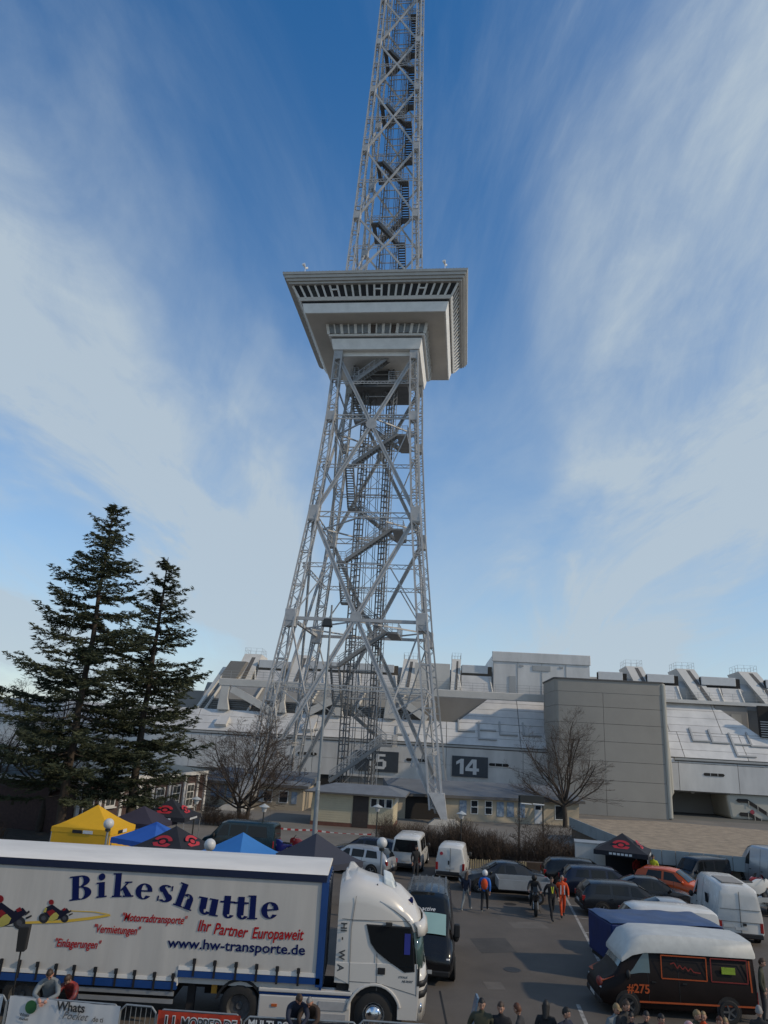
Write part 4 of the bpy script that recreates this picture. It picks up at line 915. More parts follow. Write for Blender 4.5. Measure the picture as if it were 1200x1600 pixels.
# vertical letters on the cab rear panel
for ch, px, py in (('H', 536, 1446), ('I', 535.5, 1457), ('-', 535, 1467), ('W', 532.5, 1489), ('A', 530.5, 1512)):
    x, z = tk(px, py); t = text(ch, .23, mat('cab_letter', (.05, .055, .06), .6), truck, (x-.05, YN-.016, z+.08 if ch != '-' else z+.05), (90, 90, 0) , bold=.006); t.rotation_euler = (R(90), R(90), 0)
x, z = tk(622, 1528); text('STRALIS', .07, MATS['cab_letter'], truck, (x, YN-.016, z), bold=0, shear=.3); text('HI-WAY', .08, MATS['cab_letter'], truck, (x+.1, YN-.016, z-.1), bold=.002, shear=.3)
# ------------- trailer graphics
DEP = [0]
def glyph(ch, bx, bz, s, rot):
    mb = MB(); c, sn = math.cos(R(rot)), math.sin(R(rot)); cnt = [0]
    def poly(pts):
        cnt[0] += 1; e = YN-.024-.0006*cnt[0]
        mb.prism(pts, e, e+.0005, lambda p, q, d: (bx+(p*c-q*sn)*s, d, bz+(p*sn+q*c)*s))
    def rect(x0, x1, y0, y1): poly([(x0, y0), (x1, y0), (x1, y1), (x0, y1)])
    def arc(cx0, cy0, rx, ry, ix, iy, a0, a1, n=14):
        o_ = [(cx0+rx*math.cos(R(a0+(a1-a0)*k/n)), cy0+ry*math.sin(R(a0+(a1-a0)*k/n))) for k in range(n+1)]
        i_ = [(cx0+ix*math.cos(R(a0+(a1-a0)*k/n)), cy0+iy*math.sin(R(a0+(a1-a0)*k/n))) for k in range(n+1)]
        for k in range(n): mb2 = [o_[k], o_[k+1], i_[k+1], i_[k]]; poly(mb2); cnt[0] -= 1
        cnt[0] += 1
    xh = .64
    if ch == 'B':
        rect(.12, .42, 0, 1); rect(0, .5, 0, .06); rect(0, .5, .94, 1); rect(.42, .62, .50, .56)
        arc(.5, .77, .40, .23, .12, .18, -90, 90); arc(.52, .27, .46, .27, .16, .22, -90, 90)
    elif ch == 'i': rect(.1, .38, 0, xh); rect(0, .48, 0, .06); rect(0, .2, xh-.06, xh); arc(.24, .86, .16, .15, 0, 0, 0, 360)
    elif ch == 'k': rect(.1, .38, 0, 1); rect(0, .46, 0, .06); rect(0, .2, .94, 1); poly([(.36, .26), (.43, .26), (.76, .6), (.66, .6)]); rect(.56, .9, .58, .64); poly([(.44, .36), (.58, .5), (.92, .04), (.62, .04)]); rect(.5, 1.0, 0, .06)
    elif ch == 'e': arc(.38, .32, .38, .33, .12, .28, 35, 325, 20); arc(.40, .34, .36, .31, .14, .26, 0, 60, 6); rect(.2, .76, .31, .37)
    elif ch == 's': arc(.36, .48, .30, .17, .08, .12, 40, 230, 12); arc(.36, .17, .32, .18, .09, .12, -140, 60, 12); poly([(.08, .52), (.26, .58), (.66, .17), (.46, .08)]); rect(.58, .64, .44, .64); rect(.06, .12, 0, .2)
    elif ch == 'h': rect(.1, .38, 0, 1); rect(0, .46, 0, .06); rect(0, .2, .94, 1); rect(.56, .84, 0, .44); rect(.48, .92, 0, .06); arc(.58, .42, .26, .22, .06, .16, 0, 150, 10)
    elif ch == 'u': rect(.1, .38, .2, xh); rect(0, .2, xh-.06, xh); rect(.56, .84, 0, xh); rect(.46, .6, xh-.06, xh); rect(.8, .94, 0, .06); arc(.36, .22, .26, .23, .06, .16, 180, 330, 10)
    elif ch == 't': rect(.16, .44, .14, .84); rect(0, .62, xh-.07, xh); arc(.40, .17, .24, .18, .06, .12, 180, 340, 10); poly([(.1, .6), (.2, .6), (.4, .84), (.3, .84)])
    elif ch == 'l': rect(.1, .38, 0, 1); rect(0, .48, 0, .06); rect(0, .2, .94, 1)
    return mb
for ch, x, z, s, rot in (('B', -7.83, 2.90, .56, 9), ('i', -7.13, 3.01, .55, 8), ('k', -6.72, 3.05, .55, 4), ('e', -6.10, 3.04, .56, 1), ('s', -5.54, 3.03, .60, -5), ('h', -5.06, 2.96, .54, -15), ('u', -4.42, 2.79, .60, -6), ('t', -3.80, 2.71, .60, 0), ('t', -3.42, 2.70, .60, 1), ('l', -3.04, 2.71, .54, 2), ('e', -2.66, 2.73, .58, 6)):
    x, z = sc(x, z); ob('lettering', glyph(ch, x, z, s*1.08, rot), M_TXTB, truck)
def side_text(body, px, py, size, m, ang=0, **k):
    x, z = tk(px, py); t = text(body, size, m, truck, (x, YN-.026, z), **k); t.rotation_euler = (R(90), R(-ang), 0); return t
side_text('"Motorradtransporte"', 189, 1438, .275, M_TXTR, 0, bold=.004, shear=.25, xs=.72)
side_text('"Vermietungen"', 145, 1456, .275, M_TXTR, 0, bold=.004, shear=.25, xs=.72)
side_text('"Einlagerungen"', 84, 1478, .275, M_TXTR, 0, bold=.004, shear=.25, xs=.72)
for w_, px, py, a in (('Ihr', 308, 1454, 0), ('Partner', 333, 1458.5, -3), ('Europaweit', 393, 1465.5, 1)): side_text(w_, px, py, .385, M_TXTR, a, bold=.006, shear=.2, xs=.78)
side_text('www.hw-transporte.de', 262, 1479.5, .34, M_TXTB, 0, bold=.005, xs=1.16)
side_text('PORTE', -42, 1376, .2, M_TXTB, 0, bold=.002)
# yellow track line and two motorcycles printed on the curtain
def decal(polys, m, e, name='motorcycle_print'):
    mb = MB()
    for p_ in polys:
        mb = MB(); mb.prism([tk(*q) for q in p_], YN-.0245-e, YN-.024-e, lambda p, q, d: (p, d, q)); o = ob(name, mb, m, truck)
    return o
decal([[(30, 1440), (100, 1437), (140, 1432.5), (172, 1428), (173, 1431), (140, 1437), (100, 1441.5), (30, 1443.5)], [(172, 1428), (150, 1424), (108, 1422), (108, 1423.5), (150, 1425.5), (165, 1428.5)]], M_YEL, .0005, 'track_print')
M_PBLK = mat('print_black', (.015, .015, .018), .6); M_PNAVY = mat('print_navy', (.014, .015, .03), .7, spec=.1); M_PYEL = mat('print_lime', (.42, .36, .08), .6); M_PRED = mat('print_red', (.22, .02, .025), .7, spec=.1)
def circ(cx0, cy0, r_, n=14, sy=1): return [(cx0+r_*math.cos(2*math.pi*k/n), cy0+r_*sy*math.sin(2*math.pi*k/n)) for k in range(n)]
def bike_print(ox, oy, s):
    f = lambda L_: [[(ox+a*s, oy+b*s) for a, b in p_] for p_ in L_]
    decal(f([circ(-17, 9, 8.2, sy=1.05), circ(18, 9, 7.0, sy=1.05)]), M_PBLK, .001)
    decal(f([circ(-17, 9, 4), circ(18, 9, 3.4)]), mat('print_grey', (.06, .06, .07), .6), .0025)
    decal(f([[(-17, -1), (-12, -10), (-2, -14), (6, -8), (12, -4), (22, -8), (27, -2), (20, 3), (10, 10), (-2, 14), (-8, 8)]]), M_PNAVY, .0017)
    decal(f([[(-9, 12), (-4, 2), (4, -1), (9, 4), (6, 10), (-2, 14)], [(-18, -1), (-14, -9), (-11, -8), (-13, -1)]]), M_PYEL, .0032)
    decal(f([[(-12, -2), (-2, -6), (3, -2), (-6, 6)], circ(-4, -18, 4.4), [(14, -6), (19, -9), (21, -5), (16, -3)]]), M_PRED, .0039)
    decal(f([[(24, -1), (29, -5), (30, -3), (25, 1)], [(25, 3), (32, 0), (32, 2), (26, 5)]]), M_PBLK, .0046)
bike_print(84.5, 1426, .93); bike_print(6, 1429, 1.38)
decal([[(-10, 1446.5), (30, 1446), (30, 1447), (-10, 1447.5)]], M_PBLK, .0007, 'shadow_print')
def rebase(root, loc):
    loc = Vector(loc); root.location = loc
    for c in root.children: c.location = Vector(c.location)-loc
rebase(truck, (-6, 23.1, 0))
# ---------------------------------------------------------------- cars and vans
M_TAIL = mat('tail_light', (.30, .012, .01), .25, var=0, spec=.8)
M_HEADL = mat('head_light', (.55, .56, .57), .12, var=0, spec=.9)
M_PLATE = mat('number_plate', (.5, .5, .48), .5, var=0)
M_RIM = mat('alloy_rim', (.38, .39, .40), .35, .7, var=.05)
def paint(name, col, rough=.25): return mat('paint_'+name, col, rough, 0, var=.08, scale=1.5, coat=.3, spec=.35)
TYPES = {
 'wagon': ([(-2.30,.42,.80,.83,.80,.76,.68),(-2.24,.30,.92,.98,.86,.80,.66),(-2.10,.24,.95,1.20,.88,.82,.62),(-1.85,.22,.96,1.40,.885,.83,.60),(-1.2,.2,.95,1.46,.89,.84,.59),(-.2,.2,.93,1.48,.89,.84,.60),(.35,.2,.92,1.44,.89,.84,.59),(.75,.2,.91,1.22,.89,.83,.62),(1.12,.2,.90,.95,.89,.82,.70),(1.7,.22,.82,.87,.88,.80,.66),(2.1,.26,.70,.74,.84,.74,.58),(2.27,.36,.58,.60,.76,.66,.5)], .62, (-1.40, 1.42), .31),
 'hatch': ([(-1.95,.42,.80,.84,.78,.74,.66),(-1.88,.28,.92,1.0,.83,.78,.64),(-1.72,.22,.95,1.30,.84,.79,.58),(-1.4,.2,.96,1.45,.845,.80,.56),(-.3,.2,.94,1.50,.85,.80,.57),(.25,.2,.92,1.46,.85,.80,.56),(.65,.2,.91,1.22,.85,.79,.6),(1.02,.2,.90,.95,.85,.78,.66),(1.5,.22,.82,.86,.83,.76,.6),(1.82,.28,.70,.73,.79,.70,.52),(1.95,.38,.58,.60,.72,.62,.45)], .60, (-1.22, 1.25), .30),
 'saloon': ([(-2.22,.42,.84,.88,.78,.74,.62),(-2.12,.28,.92,.97,.84,.79,.66),(-1.6,.22,.95,1.02,.87,.81,.64),(-1.15,.2,.94,1.30,.875,.82,.58),(-.8,.2,.94,1.42,.88,.82,.56),(-.1,.2,.93,1.45,.88,.82,.57),(.3,.2,.92,1.41,.88,.82,.56),(.72,.2,.91,1.18,.88,.81,.6),(1.08,.2,.89,.94,.88,.80,.68),(1.65,.22,.82,.86,.86,.78,.62),(2.08,.27,.70,.74,.82,.72,.54),(2.22,.37,.58,.60,.74,.64,.48)], .60, (-1.35, 1.38), .31),
 'van': ([(-2.36,.42,.98,1.62,.86,.85,.74),(-2.33,.30,1.02,1.80,.90,.88,.74),(-2.2,.24,1.04,1.90,.92,.89,.74),(-1.0,.22,1.04,1.93,.92,.89,.75),(.7,.22,1.02,1.92,.92,.89,.75),(1.05,.22,1.0,1.84,.92,.89,.73),(1.45,.22,.98,1.36,.92,.88,.74),(1.75,.22,.96,1.02,.91,.86,.74),(2.15,.26,.84,.90,.88,.80,.68),(2.36,.38,.62,.66,.80,.72,.6)], .78, (-1.45, 1.50), .32),
 'kangoo': ([(-1.98,.42,.96,1.50,.80,.79,.66),(-1.95,.28,1.0,1.68,.83,.81,.66),(-1.82,.22,1.02,1.78,.84,.82,.66),(-.6,.2,1.02,1.82,.845,.82,.67),(.3,.2,1.0,1.80,.845,.82,.66),(.62,.2,.99,1.70,.845,.81,.64),(1.0,.2,.97,1.30,.84,.80,.66),(1.3,.22,.94,1.0,.83,.78,.66),(1.75,.26,.80,.85,.80,.73,.6),(1.98,.38,.6,.63,.72,.64,.5)], .72, (-1.25, 1.30), .30),
 'transit': ([(-2.60,.45,1.15,1.95,.90,.89,.76),(-2.57,.34,1.2,2.20,.95,.93,.77),(-2.45,.28,1.2,2.32,.97,.94,.77),(-1.0,.26,1.2,2.38,.98,.95,.77),(.9,.26,1.2,2.38,.98,.95,.77),(1.25,.26,1.2,2.26,.98,.94,.75),(1.62,.26,1.16,1.85,.98,.93,.77),(1.98,.26,1.12,1.30,.97,.91,.78),(2.12,.28,1.08,1.16,.96,.9,.78),(2.45,.32,.92,.98,.92,.86,.72),(2.60,.45,.7,.74,.85,.78,.64)], .92, (-1.60, 1.72), .34),
}
def interp(sec, x):
    xs = [s[0] for s in sec]
    return [float(np.interp(x, xs, [s[i] for s in sec])) for i in range(1, 7)]
def ring_of(v):
    zb, zbelt, zr_, wl, wb, wr = v; h = zbelt-zb
    half = [(-wl*.93, zb), (-wl, zb+.22*h), (-wl*1.0, zb+.62*h), (-wb, zbelt), (-(wr+(wb-wr)*.08), zr_-(zr_-zbelt)*.10), (-wr*.86, zr_-.012), (-wr*.45, zr_+.012), (0, zr_+.02)]
    return half+[(-a, b) for a, b in half[:-1][::-1]]
def side_pt(sec, x, t, sgn):              # t=0 belt, 1 roof edge
    v = interp(sec, x); r_ = ring_of(v); a, b = r_[3], r_[4]
    y = a[0]+(b[0]-a[0])*t; z = a[1]+(b[1]-a[1])*t; return Vector((x, (y-.010)*(-sgn), z))
def top_pt(sec, x, s_):
    v = interp(sec, x); r_ = ring_of(v)[4:11]; ys = [p[0] for p in r_]; zs = [p[1] for p in r_]; y = s_*(-ys[0])
    return Vector((x, y, float(np.interp(y, ys, zs))+.012))
def patch(f, n=6, m=4):
    mb = MB(); mb.add([f(i/n, j/m) for j in range(m+1) for i in range(n+1)], [(j*(n+1)+i, j*(n+1)+i+1, (j+1)*(n+1)+i+1, (j+1)*(n+1)+i) for j in range(m) for i in range(n)]); return mb
def vehicle(kind, x, y, head, m, label, cat='car', group=None, name=None, rear_glass=True, sides=((0, 1),), glassm=None, rimm=None, lower=None, spokes=5, scale=1, roofm=None):
    sec, wzone, axles, wr_ = TYPES[kind]; glassm = glassm or M_GLASS; rimm = rimm or M_RIM
    root = empty(name or ('parked_van' if cat == 'van' else 'parked_car'), (x, y, 0), R(head), label, cat, group); root.scale = (scale,)*3
    rings = [[(s[0], a, b) for a, b in ring_of(s[1:])] for s in sec]; n = len(rings[0]); mb = MB()
    mb.add([p for r_ in rings for p in r_], [(k*n+i, k*n+i+1, (k+1)*n+i+1, (k+1)*n+i) for k in range(len(rings)-1) for i in range(n-1)]+[(k*n, (k+1)*n, (k+1)*n+n-1, k*n+n-1) for k in range(len(rings)-1)]+[tuple(range(n)), tuple((len(rings)-1)*n+i for i in range(n))])
    body = ob('body', mb, m, root, smooth=42)
    L0, L1 = sec[0][0], sec[-1][0]
    zr_max = max(s[3] for s in sec); box_ = kind in ('van', 'kangoo', 'transit')
    roof_f = max(s[0] for s in sec if s[3] > zr_max-.10); cowl = min(s[0] for s in sec if s[0] > roof_f and s[3]-s[2] < .2)
    roof_r = min(s[0] for s in sec if s[3] > zr_max-.12); rr0 = [s[0] for s in sec if s[3]-s[2] > .02 and s[0] < roof_r]
    # windscreen
    fr = patch(lambda u, v: top_pt(sec, cowl-.05+(roof_f+.06-cowl+.05)*v, -.93+1.86*u)+Vector((.012, 0, .016)), 14, 12); ob('windscreen', fr, glassm, root, smooth=60)
    # side windows
    if sides:
        xa = roof_r+(.12 if not box_ else .15); xb = cowl-.28
        for a, b in sides:
            for sg in (-1, 1):
                x0 = xa+(xb-xa)*a+.03; x1 = xa+(xb-xa)*b-.03
                def f(u, v, x0=x0, x1=x1, sg=sg, last=b > .97, first=a < .03):
                    e1 = x1-((cowl-roof_f)*.72*v if last else 0); e0 = x0+(.12*v if first else 0)
                    return side_pt(sec, e0+(e1-e0)*u, .10+.76*v, sg)
                ob('side_window', patch(f), glassm, root, smooth=60)
    # rear window
    if rear_glass:
        if box_:
            xr = L0-.005; v = interp(sec, L0+.04); mb = MB(); w0, w1 = v[4]*.86, v[5]*.86; z0, z1 = v[1]+.08, v[2]-.06
            mb.hexa([(L0-.035, -w0, z0), (L0+.03, -w0, z0), (L0+.03, w0, z0), (L0-.035, w0, z0)], [(L0+.005, -w1, z1), (L0+.07, -w1, z1), (L0+.07, w1, z1), (L0+.005, w1, z1)]); ob('rear_window', mb, glassm, root)
        else:
            x0 = sec[1][0]+.02 if kind != 'saloon' else -1.55; ob('rear_window', patch(lambda u, v: top_pt(sec, x0+(roof_r-x0)*v, -.88+1.76*u)+Vector((-.012, 0, .012)), 14, 12), glassm, root, smooth=60)
    # wheels in dark arches
    for ax in axles:
        v = interp(sec, ax)
        for sg in (-1, 1):
            yy = sg*(v[3]-.085); mb = MB(); mb.lathe([(0, 0), (wr_*1.2, 0), (wr_*1.2, .02), (0, .02)], 18, (ax, sg*(v[3]+.004)-.01, wr_+.03), 'y'); ob('wheel_arch', mb, M_CHAS, root)
            wheel(root, ax, yy+sg*.03, wr_, wr_, .21, sg, rimm, .66, spokes)
    # bumpers, lights, plate, mirrors
    vb_, vf = interp(sec, L0+.1), interp(sec, L1-.15)
    lm = lower or M_BLK
    mb = MB(); mb.box(L0-.04, L0+.12, -vb_[3]*.94, vb_[3]*.94, .30, .50); ob('rear_bumper', mb, lm, root, bevel=.04)
    mb = MB(); mb.box(L1-.14, L1+.03, -vf[3]*.9, vf[3]*.9, .28, .46); ob('front_bumper', mb, lm, root, bevel=.04)
    for sg in (-1, 1):
        v = interp(sec, L0+.06); h0 = (.55, .95) if box_ else (.68, .9); mb = MB(); yy = sg*v[3]*.90
        mb.box(L0-.02, L0+.12, yy-.07, yy+.07, *h0); ob('tail_light', mb, M_TAIL, root, bevel=.02)
        v = interp(sec, L1-.18); mb = MB(); yy = sg*v[4]*.84; mb.ball((L1-.12, yy, (v[0]+v[1]*2)/3+.02), .10, .15, .08, 10, 6); ob('headlight', mb, M_HEADL, root, smooth=60)
        v = interp(sec, cowl-.25); mb = MB(); yy = sg*(v[4]+.10); mb.ball((cowl-.30, yy, v[1]+.09), .07, .11, .085 if not box_ else .15, 8, 6); ob('mirror', mb, m if not box_ else M_BLK, root, smooth=60)
    mb = MB(); mb.box(L0-.055, L0-.041, -.26, .26, .62 if box_ else .55, .73 if box_ else .66); ob('number_plate', mb, M_PLATE, root)
    mb = MB(); mb.box(L1+.031, L1+.045, -.26, .26, .36, .47); ob('number_plate', mb, M_PLATE, root)
    # door seams
    for t in (.36, .68) if not box_ else (.55, .78):
        xx = roof_r+(cowl-roof_r)*t
        for sg in (-1, 1):
            v = interp(sec, xx); mb = MB(); r_ = ring_of(v)
            for (a, b), (c, d) in zip(r_[1:4], r_[2:5]): mb.bar((xx, sg*(-a+.003), b), (xx, sg*(-c+.003), d), .014, .006, up=(0, 1, 0))
            ob('door_seam', mb, M_BLK, root)
            mb = MB(); mb.box(xx-.25, xx-.11, sg*(v[3]+.002)-.012, sg*(v[3]+.002)+.012, v[1]-.16, v[1]-.12); ob('door_handle', mb, M_BLK if box_ else m, root)
    return root
P_WHITE = paint('white', (.60, .585, .55)); P_BLACK = paint('black', (.007, .007, .008)); P_NAVY = paint('dark_blue', (.010, .014, .03))
P_SILV = mat('paint_silver', (.40, .41, .42), .3, .5, var=.03, coat=.5); P_TEAL = paint('dark_teal', (.012, .03, .04)); P_ANTH = paint('anthracite', (.014, .016, .02)); P_ORNG = paint('orange_red', (.52, .075, .010))
GRL = 'cars parked in the right-hand rows'; GB = 'vehicles parked before the hedge'
v1 = vehicle('van', 2.85, 48.1, 80, P_WHITE, 'white van with wide dark rear window parked before the hedge', 'van', GB, sides=((.02, .36), (.38, .68), (.72, 1)))
v2 = vehicle('kangoo', 5.25, 45.8, 78, P_WHITE, 'small white panel van with windowless rear doors before the hedge', 'van', GB, rear_glass=False, sides=((.7, 1),))
mb = MB(); mb.box(-2.0, -1.985, -.01, .01, .4, 1.7); ob('door_seam', mb, M_BLK, v2); mb = MB(); mb.box(-2.02, -1.99, .05, .12, .85, 1.05); ob('door_handle', mb, M_BLK, v2)
mb = MB(); mb.lathe([(0, 0), (.09, 0), (.09, .02), (0, .02)], 12, (0, 0, 0), 'y'); st_ = ob('red_sticker', mb, mat('sticker_red', (.4, .03, .05), .5), v2); st_.location = (-2.0, .5, 1.4); st_.rotation_euler = (0, 0, R(90))
vehicle('wagon', -.55, 44.9, 158, P_SILV, 'silver estate car seen from its rear corner beside the dark canopy', 'car', GB, sides=((0, .3), (.33, .64), (.67, 1)))
vehicle('wagon', .1, 48.4, 164, P_NAVY, 'dark blue estate car behind the silver estate car', 'car', GB, sides=((0, .3), (.33, .64), (.67, 1)))
vehicle('van', -7.9, 49.2, 172, P_TEAL, 'dark teal van parked behind the bright blue canopy', 'van', GB, sides=((.02, .4), (.42, .72), (.74, 1)))
vehicle('saloon', 7.45, 42.2, 183, P_ANTH, 'dark grey saloon facing left behind the flat grey trailer', 'car', GB, sides=((0, .42), (.45, 1)))
vehicle('wagon', 13.0, 42.1, -4, P_NAVY, 'dark blue estate car with bright alloy wheels at the row end', 'car', GRL, sides=((0, .3), (.33, .64), (.67, 1)))
vehicle('wagon', 12.5, 44.4, -6, P_BLACK, 'black car half hidden between the blue estate and white box trailer', 'car', GRL, sides=((0, .3), (.33, .64), (.67, 1)))
vb2 = vehicle('wagon', 12.75, 37.9, -3, P_ANTH, 'dark grey estate car with a green reflection in its window', 'car', GRL, sides=((0, .3), (.33, .64), (.67, 1)))
vehicle('saloon', 14.6, 39.9, -6, P_BLACK, 'low black car behind the grey estate car', 'car', GRL, sides=((0, .42), (.45, 1)))
vehicle('hatch', 16.9, 42.6, -38, P_ORNG, 'orange-red hatchback parked beside the tall white van', 'car', GRL, sides=((0, .45), (.48, 1)), lower=P_ORNG)
vehicle('saloon', 13.7, 34.5, -2, P_SILV, 'silver car mostly hidden behind a white van roof', 'car', GRL, sides=((0, .42), (.45, 1)))
vehicle('van', 11.55, 31.2, 178, P_WHITE, 'white van whose roof shows above the blue covered trailer', 'van', GRL, sides=((.7, 1),), scale=.94)
tr = vehicle('transit', 16.45, 35.9, 80.5, P_WHITE, 'tall white panel van seen from behind with roof vent', 'van', GRL, rear_glass=False, sides=((.8, 1),), scale=.95)
mb = MB(); mb.box(-2.625, -2.60, -.008, .008, .5, 2.15); ob('door_seam', mb, M_SEAM, tr); mb = MB(); mb.box(-2.62, -2.605, -.85, .85, 1.42, 1.435); ob('door_seam', mb, M_SEAM, tr); mb = MB(); mb.box(-2.62, -2.605, -.88, .88, .93, .945); ob('door_seam', mb, M_SEAM, tr)
mb = MB(); mb.box(-1.9, -.3, -.45, .5, 2.37, 2.42); ob('roof_vent', mb, M_BROWNW, tr, bevel=.02); mb = MB(); mb.box(-2.66, -2.61, -.22, -.08, .8, .9); ob('door_handle', mb, M_BLK, tr)
mb = MB(); mb.box(-1.1, -.75, .945, .98, 1.35, 1.75); ob('small_window', mb, M_GLASS, tr)
mb = MB(); mb.box(-2.63, -2.612, .35, .75, .70, .84); ob('number_plate', mb, M_PLATE, tr)
bv = vehicle('transit', 2.40, 28.8, 264, P_BLACK, 'black high-roof van facing the camera beside the lorry cab', 'van', None, sides=((.8, 1),), rear_glass=False)
ob('sun_shade', patch(lambda u, v: top_pt(TYPES['transit'][0], 1.98-.36*v, -.86+1.72*u)+Vector((.03, 0, .035)), 14, 8), mat('pale_sun_shade', (.30, .46, .43), .35, var=.08, scale=1), bv, smooth=60)
for sg in (-.75, -.45, -.15, .15, .45, .75): mb = MB(); mb.box(-2.3, .8, sg*.85-.03, sg*.85+.03, 2.38-abs(sg)*.03, 2.412-abs(sg)*.03); ob('roof_rib', mb, P_BLACK, bv)
t_ = text('ride active', .2, M_SIGNW, bv, (1.60, -.55, 1.95), (50, 0, 90), bold=.001, shear=.3)
for sg in (-1, 1): mb = MB(); mb.box(1.65, 1.85, sg*1.05-.1, sg*1.05+.1, 1.25, 1.65); ob('mirror', mb, M_BLK, bv, bevel=.04)
vehicle('van', 20.5, 47.4, 205, P_ANTH, 'dark off-road car with spare wheel below the metal roof edge', 'car', None, sides=((.02, .4), (.42, .72), (.74, 1)), scale=.80)
vehicle('transit', 24.6, 46.6, 100, P_SILV, 'grey van cut off by the right edge of the view', 'van', None, sides=((.1, .4), (.8, 1)))

# dark van with white raised roof and start number
M_275 = mat('van_matt_black', (.012, .007, .006), .5, spec=.2, var=.2, scale=2); M_ORL = mat('orange_line', (.40, .07, .012), .5, var=.1); M_REDL = mat('dull_red_line', (.20, .02, .015), .5, var=.1)
rv = vehicle('transit', 9.7, 25.3, 178, M_275, 'black race van with white raised roof and orange start number', 'van', None, sides=((.80, 1),), rear_glass=False, scale=.9, rimm=M_RIMD, glassm=mat('race_van_glass', (.06, .10, .11), .08, spec=.9, var=0))
rf = MB(); sts = [(-2.64, 1.94, .90, 2.14), (-2.57, 1.92, .955, 2.42), (-1, 1.92, .965, 2.47), (.5, 1.92, .965, 2.47), (1.08, 1.90, .965, 2.45), (1.50, 1.80, .965, 2.28), (1.86, 1.58, .95, 1.80)]
rings = [[(x, -w_, z0), (x, -w_*.99, z0+(z1-z0)*.55), (x, -w_*.84, z0+(z1-z0)*.92), (x, 0, z1), (x, w_*.84, z0+(z1-z0)*.92), (x, w_*.99, z0+(z1-z0)*.55), (x, w_, z0)] for x, z0, w_, z1 in sts]
rf.add([p for r_ in rings for p in r_], [(k*7+i, k*7+i+1, (k+1)*7+i+1, (k+1)*7+i) for k in range(6) for i in range(6)]+[tuple(range(7)), tuple(range(42, 49))])
ob('raised_roof', rf, mat('roof_offwhite', (.52, .52, .49), .5, var=.12, scale=3), rv, smooth=40)
def outline(x0, x1, z0, z1, m, y):
    mb = MB()
    for (a, b), (c, d) in (((x0,z0),(x1,z0)), ((x1,z0),(x1,z1)), ((x1,z1),(x0,z1)), ((x0,z1),(x0,z0))): mb.bar((a, y, b), (c, y, d), .035, .008, up=(0, 1, 0))
    ob('painted_frame', mb, m, rv)
outline(-.95, .55, 1.18, 1.86, M_ORL, .965); outline(-2.30, -1.1, 1.18, 1.86, M_REDL, .965)
mb = MB(); mb.bar((-2.5, .985, .52), (1.6, .985, .46), .05, .01, up=(0, 1, 0)); ob('orange_sill_line', mb, M_ORL, rv); mb = MB(); mb.bar((-2.42, .965, .6), (-2.38, .94, 1.85), .05, .01, up=(0, 1, 0)); ob('orange_rear_line', mb, M_ORL, rv)
text('#275', .36, M_ORL, rv, (1.72, .99, .72), (90, 0, 180), bold=.008)
mb = MB(); sq = [(.25, 1.62), (.12, 1.66), (.02, 1.50), (-.06, 1.60), (-.16, 1.48), (-.24, 1.56), (-.34, 1.44), (-.42, 1.53), (-.52, 1.42), (-.75, 1.40)]
for (a, b), (c, d) in zip(sq, sq[1:]): mb.bar((a, .968, b), (c, .968, d), .035, .008, up=(0, 1, 0))
ob('red_flourish', mb, M_REDL, rv)
mb = MB(); mb.box(-1.9, -1.45, .95, .975, 1.42, 1.62); ob('green_sticker', mb, mat('sticker_lime', (.25, .35, .03), .5, var=.3, scale=8), rv)
mb = MB(); mb.bar((1.98, .70, 1.16), (2.52, .62, .93), .34, .02); ob('orange_bonnet_stripe', mb, M_ORL, rv); mb = MB(); mb.bar((1.98, -.70, 1.16), (2.52, -.62, .93), .34, .02); ob('orange_bonnet_stripe', mb, M_ORL, rv)

mb = MB(); mb.ball((2.52, .55, .86), .10, .28, .16, 10, 6); ob('red_front_patch', mb, mat('rusty_red', (.22, .03, .02), .5, var=.3, scale=8), rv, smooth=60)
# covered trailer under blue tarpaulin
M_BTARP = mat('blue_tarpaulin', (.010, .026, .11), .5, spec=.25, var=.25, scale=1.3, bump=.35, bscale=3.5)
ct = empty('covered_trailer', (10.55, 28.75, 0), R(5), 'box trailer under a dark blue tarpaulin next to the race van', 'trailer')
mb = MB(); nx, ny = 20, 10
def tz(i, j): return 1.88+.018*math.sin(i*1.1)*math.sin(j*.9)+.012*math.sin(i*.5+j)-(.06 if j in (0, ny) or i in (0, nx) else 0)
mb.add([(-2.0+4.1*i/nx, -1.08+2.16*j/ny, tz(i, j)) for j in range(ny+1) for i in range(nx+1)], [(j*(nx+1)+i, j*(nx+1)+i+1, (j+1)*(nx+1)+i+1, (j+1)*(nx+1)+i) for j in range(ny) for i in range(nx)])
ob('tarpaulin_top', mb, mat('tarp_top_lit', (.04, .075, .17), .45, spec=.3, var=.3, scale=1.5, bump=.3, bscale=4), ct, smooth=60)  # lighter blue than the sides: light from above put into the colour
mb = MB(); mb.box(-1.99, 2.09, -1.07, 1.07, .55, 1.79); ob('tarpaulin_sides', mb, M_BTARP, ct, bevel=.05)
mb = MB(); mb.box(-1.9, 2.0, -1.0, 1.0, .4, .56); ob('trailer_bed', mb, M_CHAS, ct); mb = MB(); mb.bar((1.9, 0, .45), (3.0, 0, .42), .1, .1); ob('drawbar', mb, M_CHAS, ct)
for sg in (-1, 1): wheel(ct, .2, sg*1.1, .3, .3, .2, sg, M_RIMD)

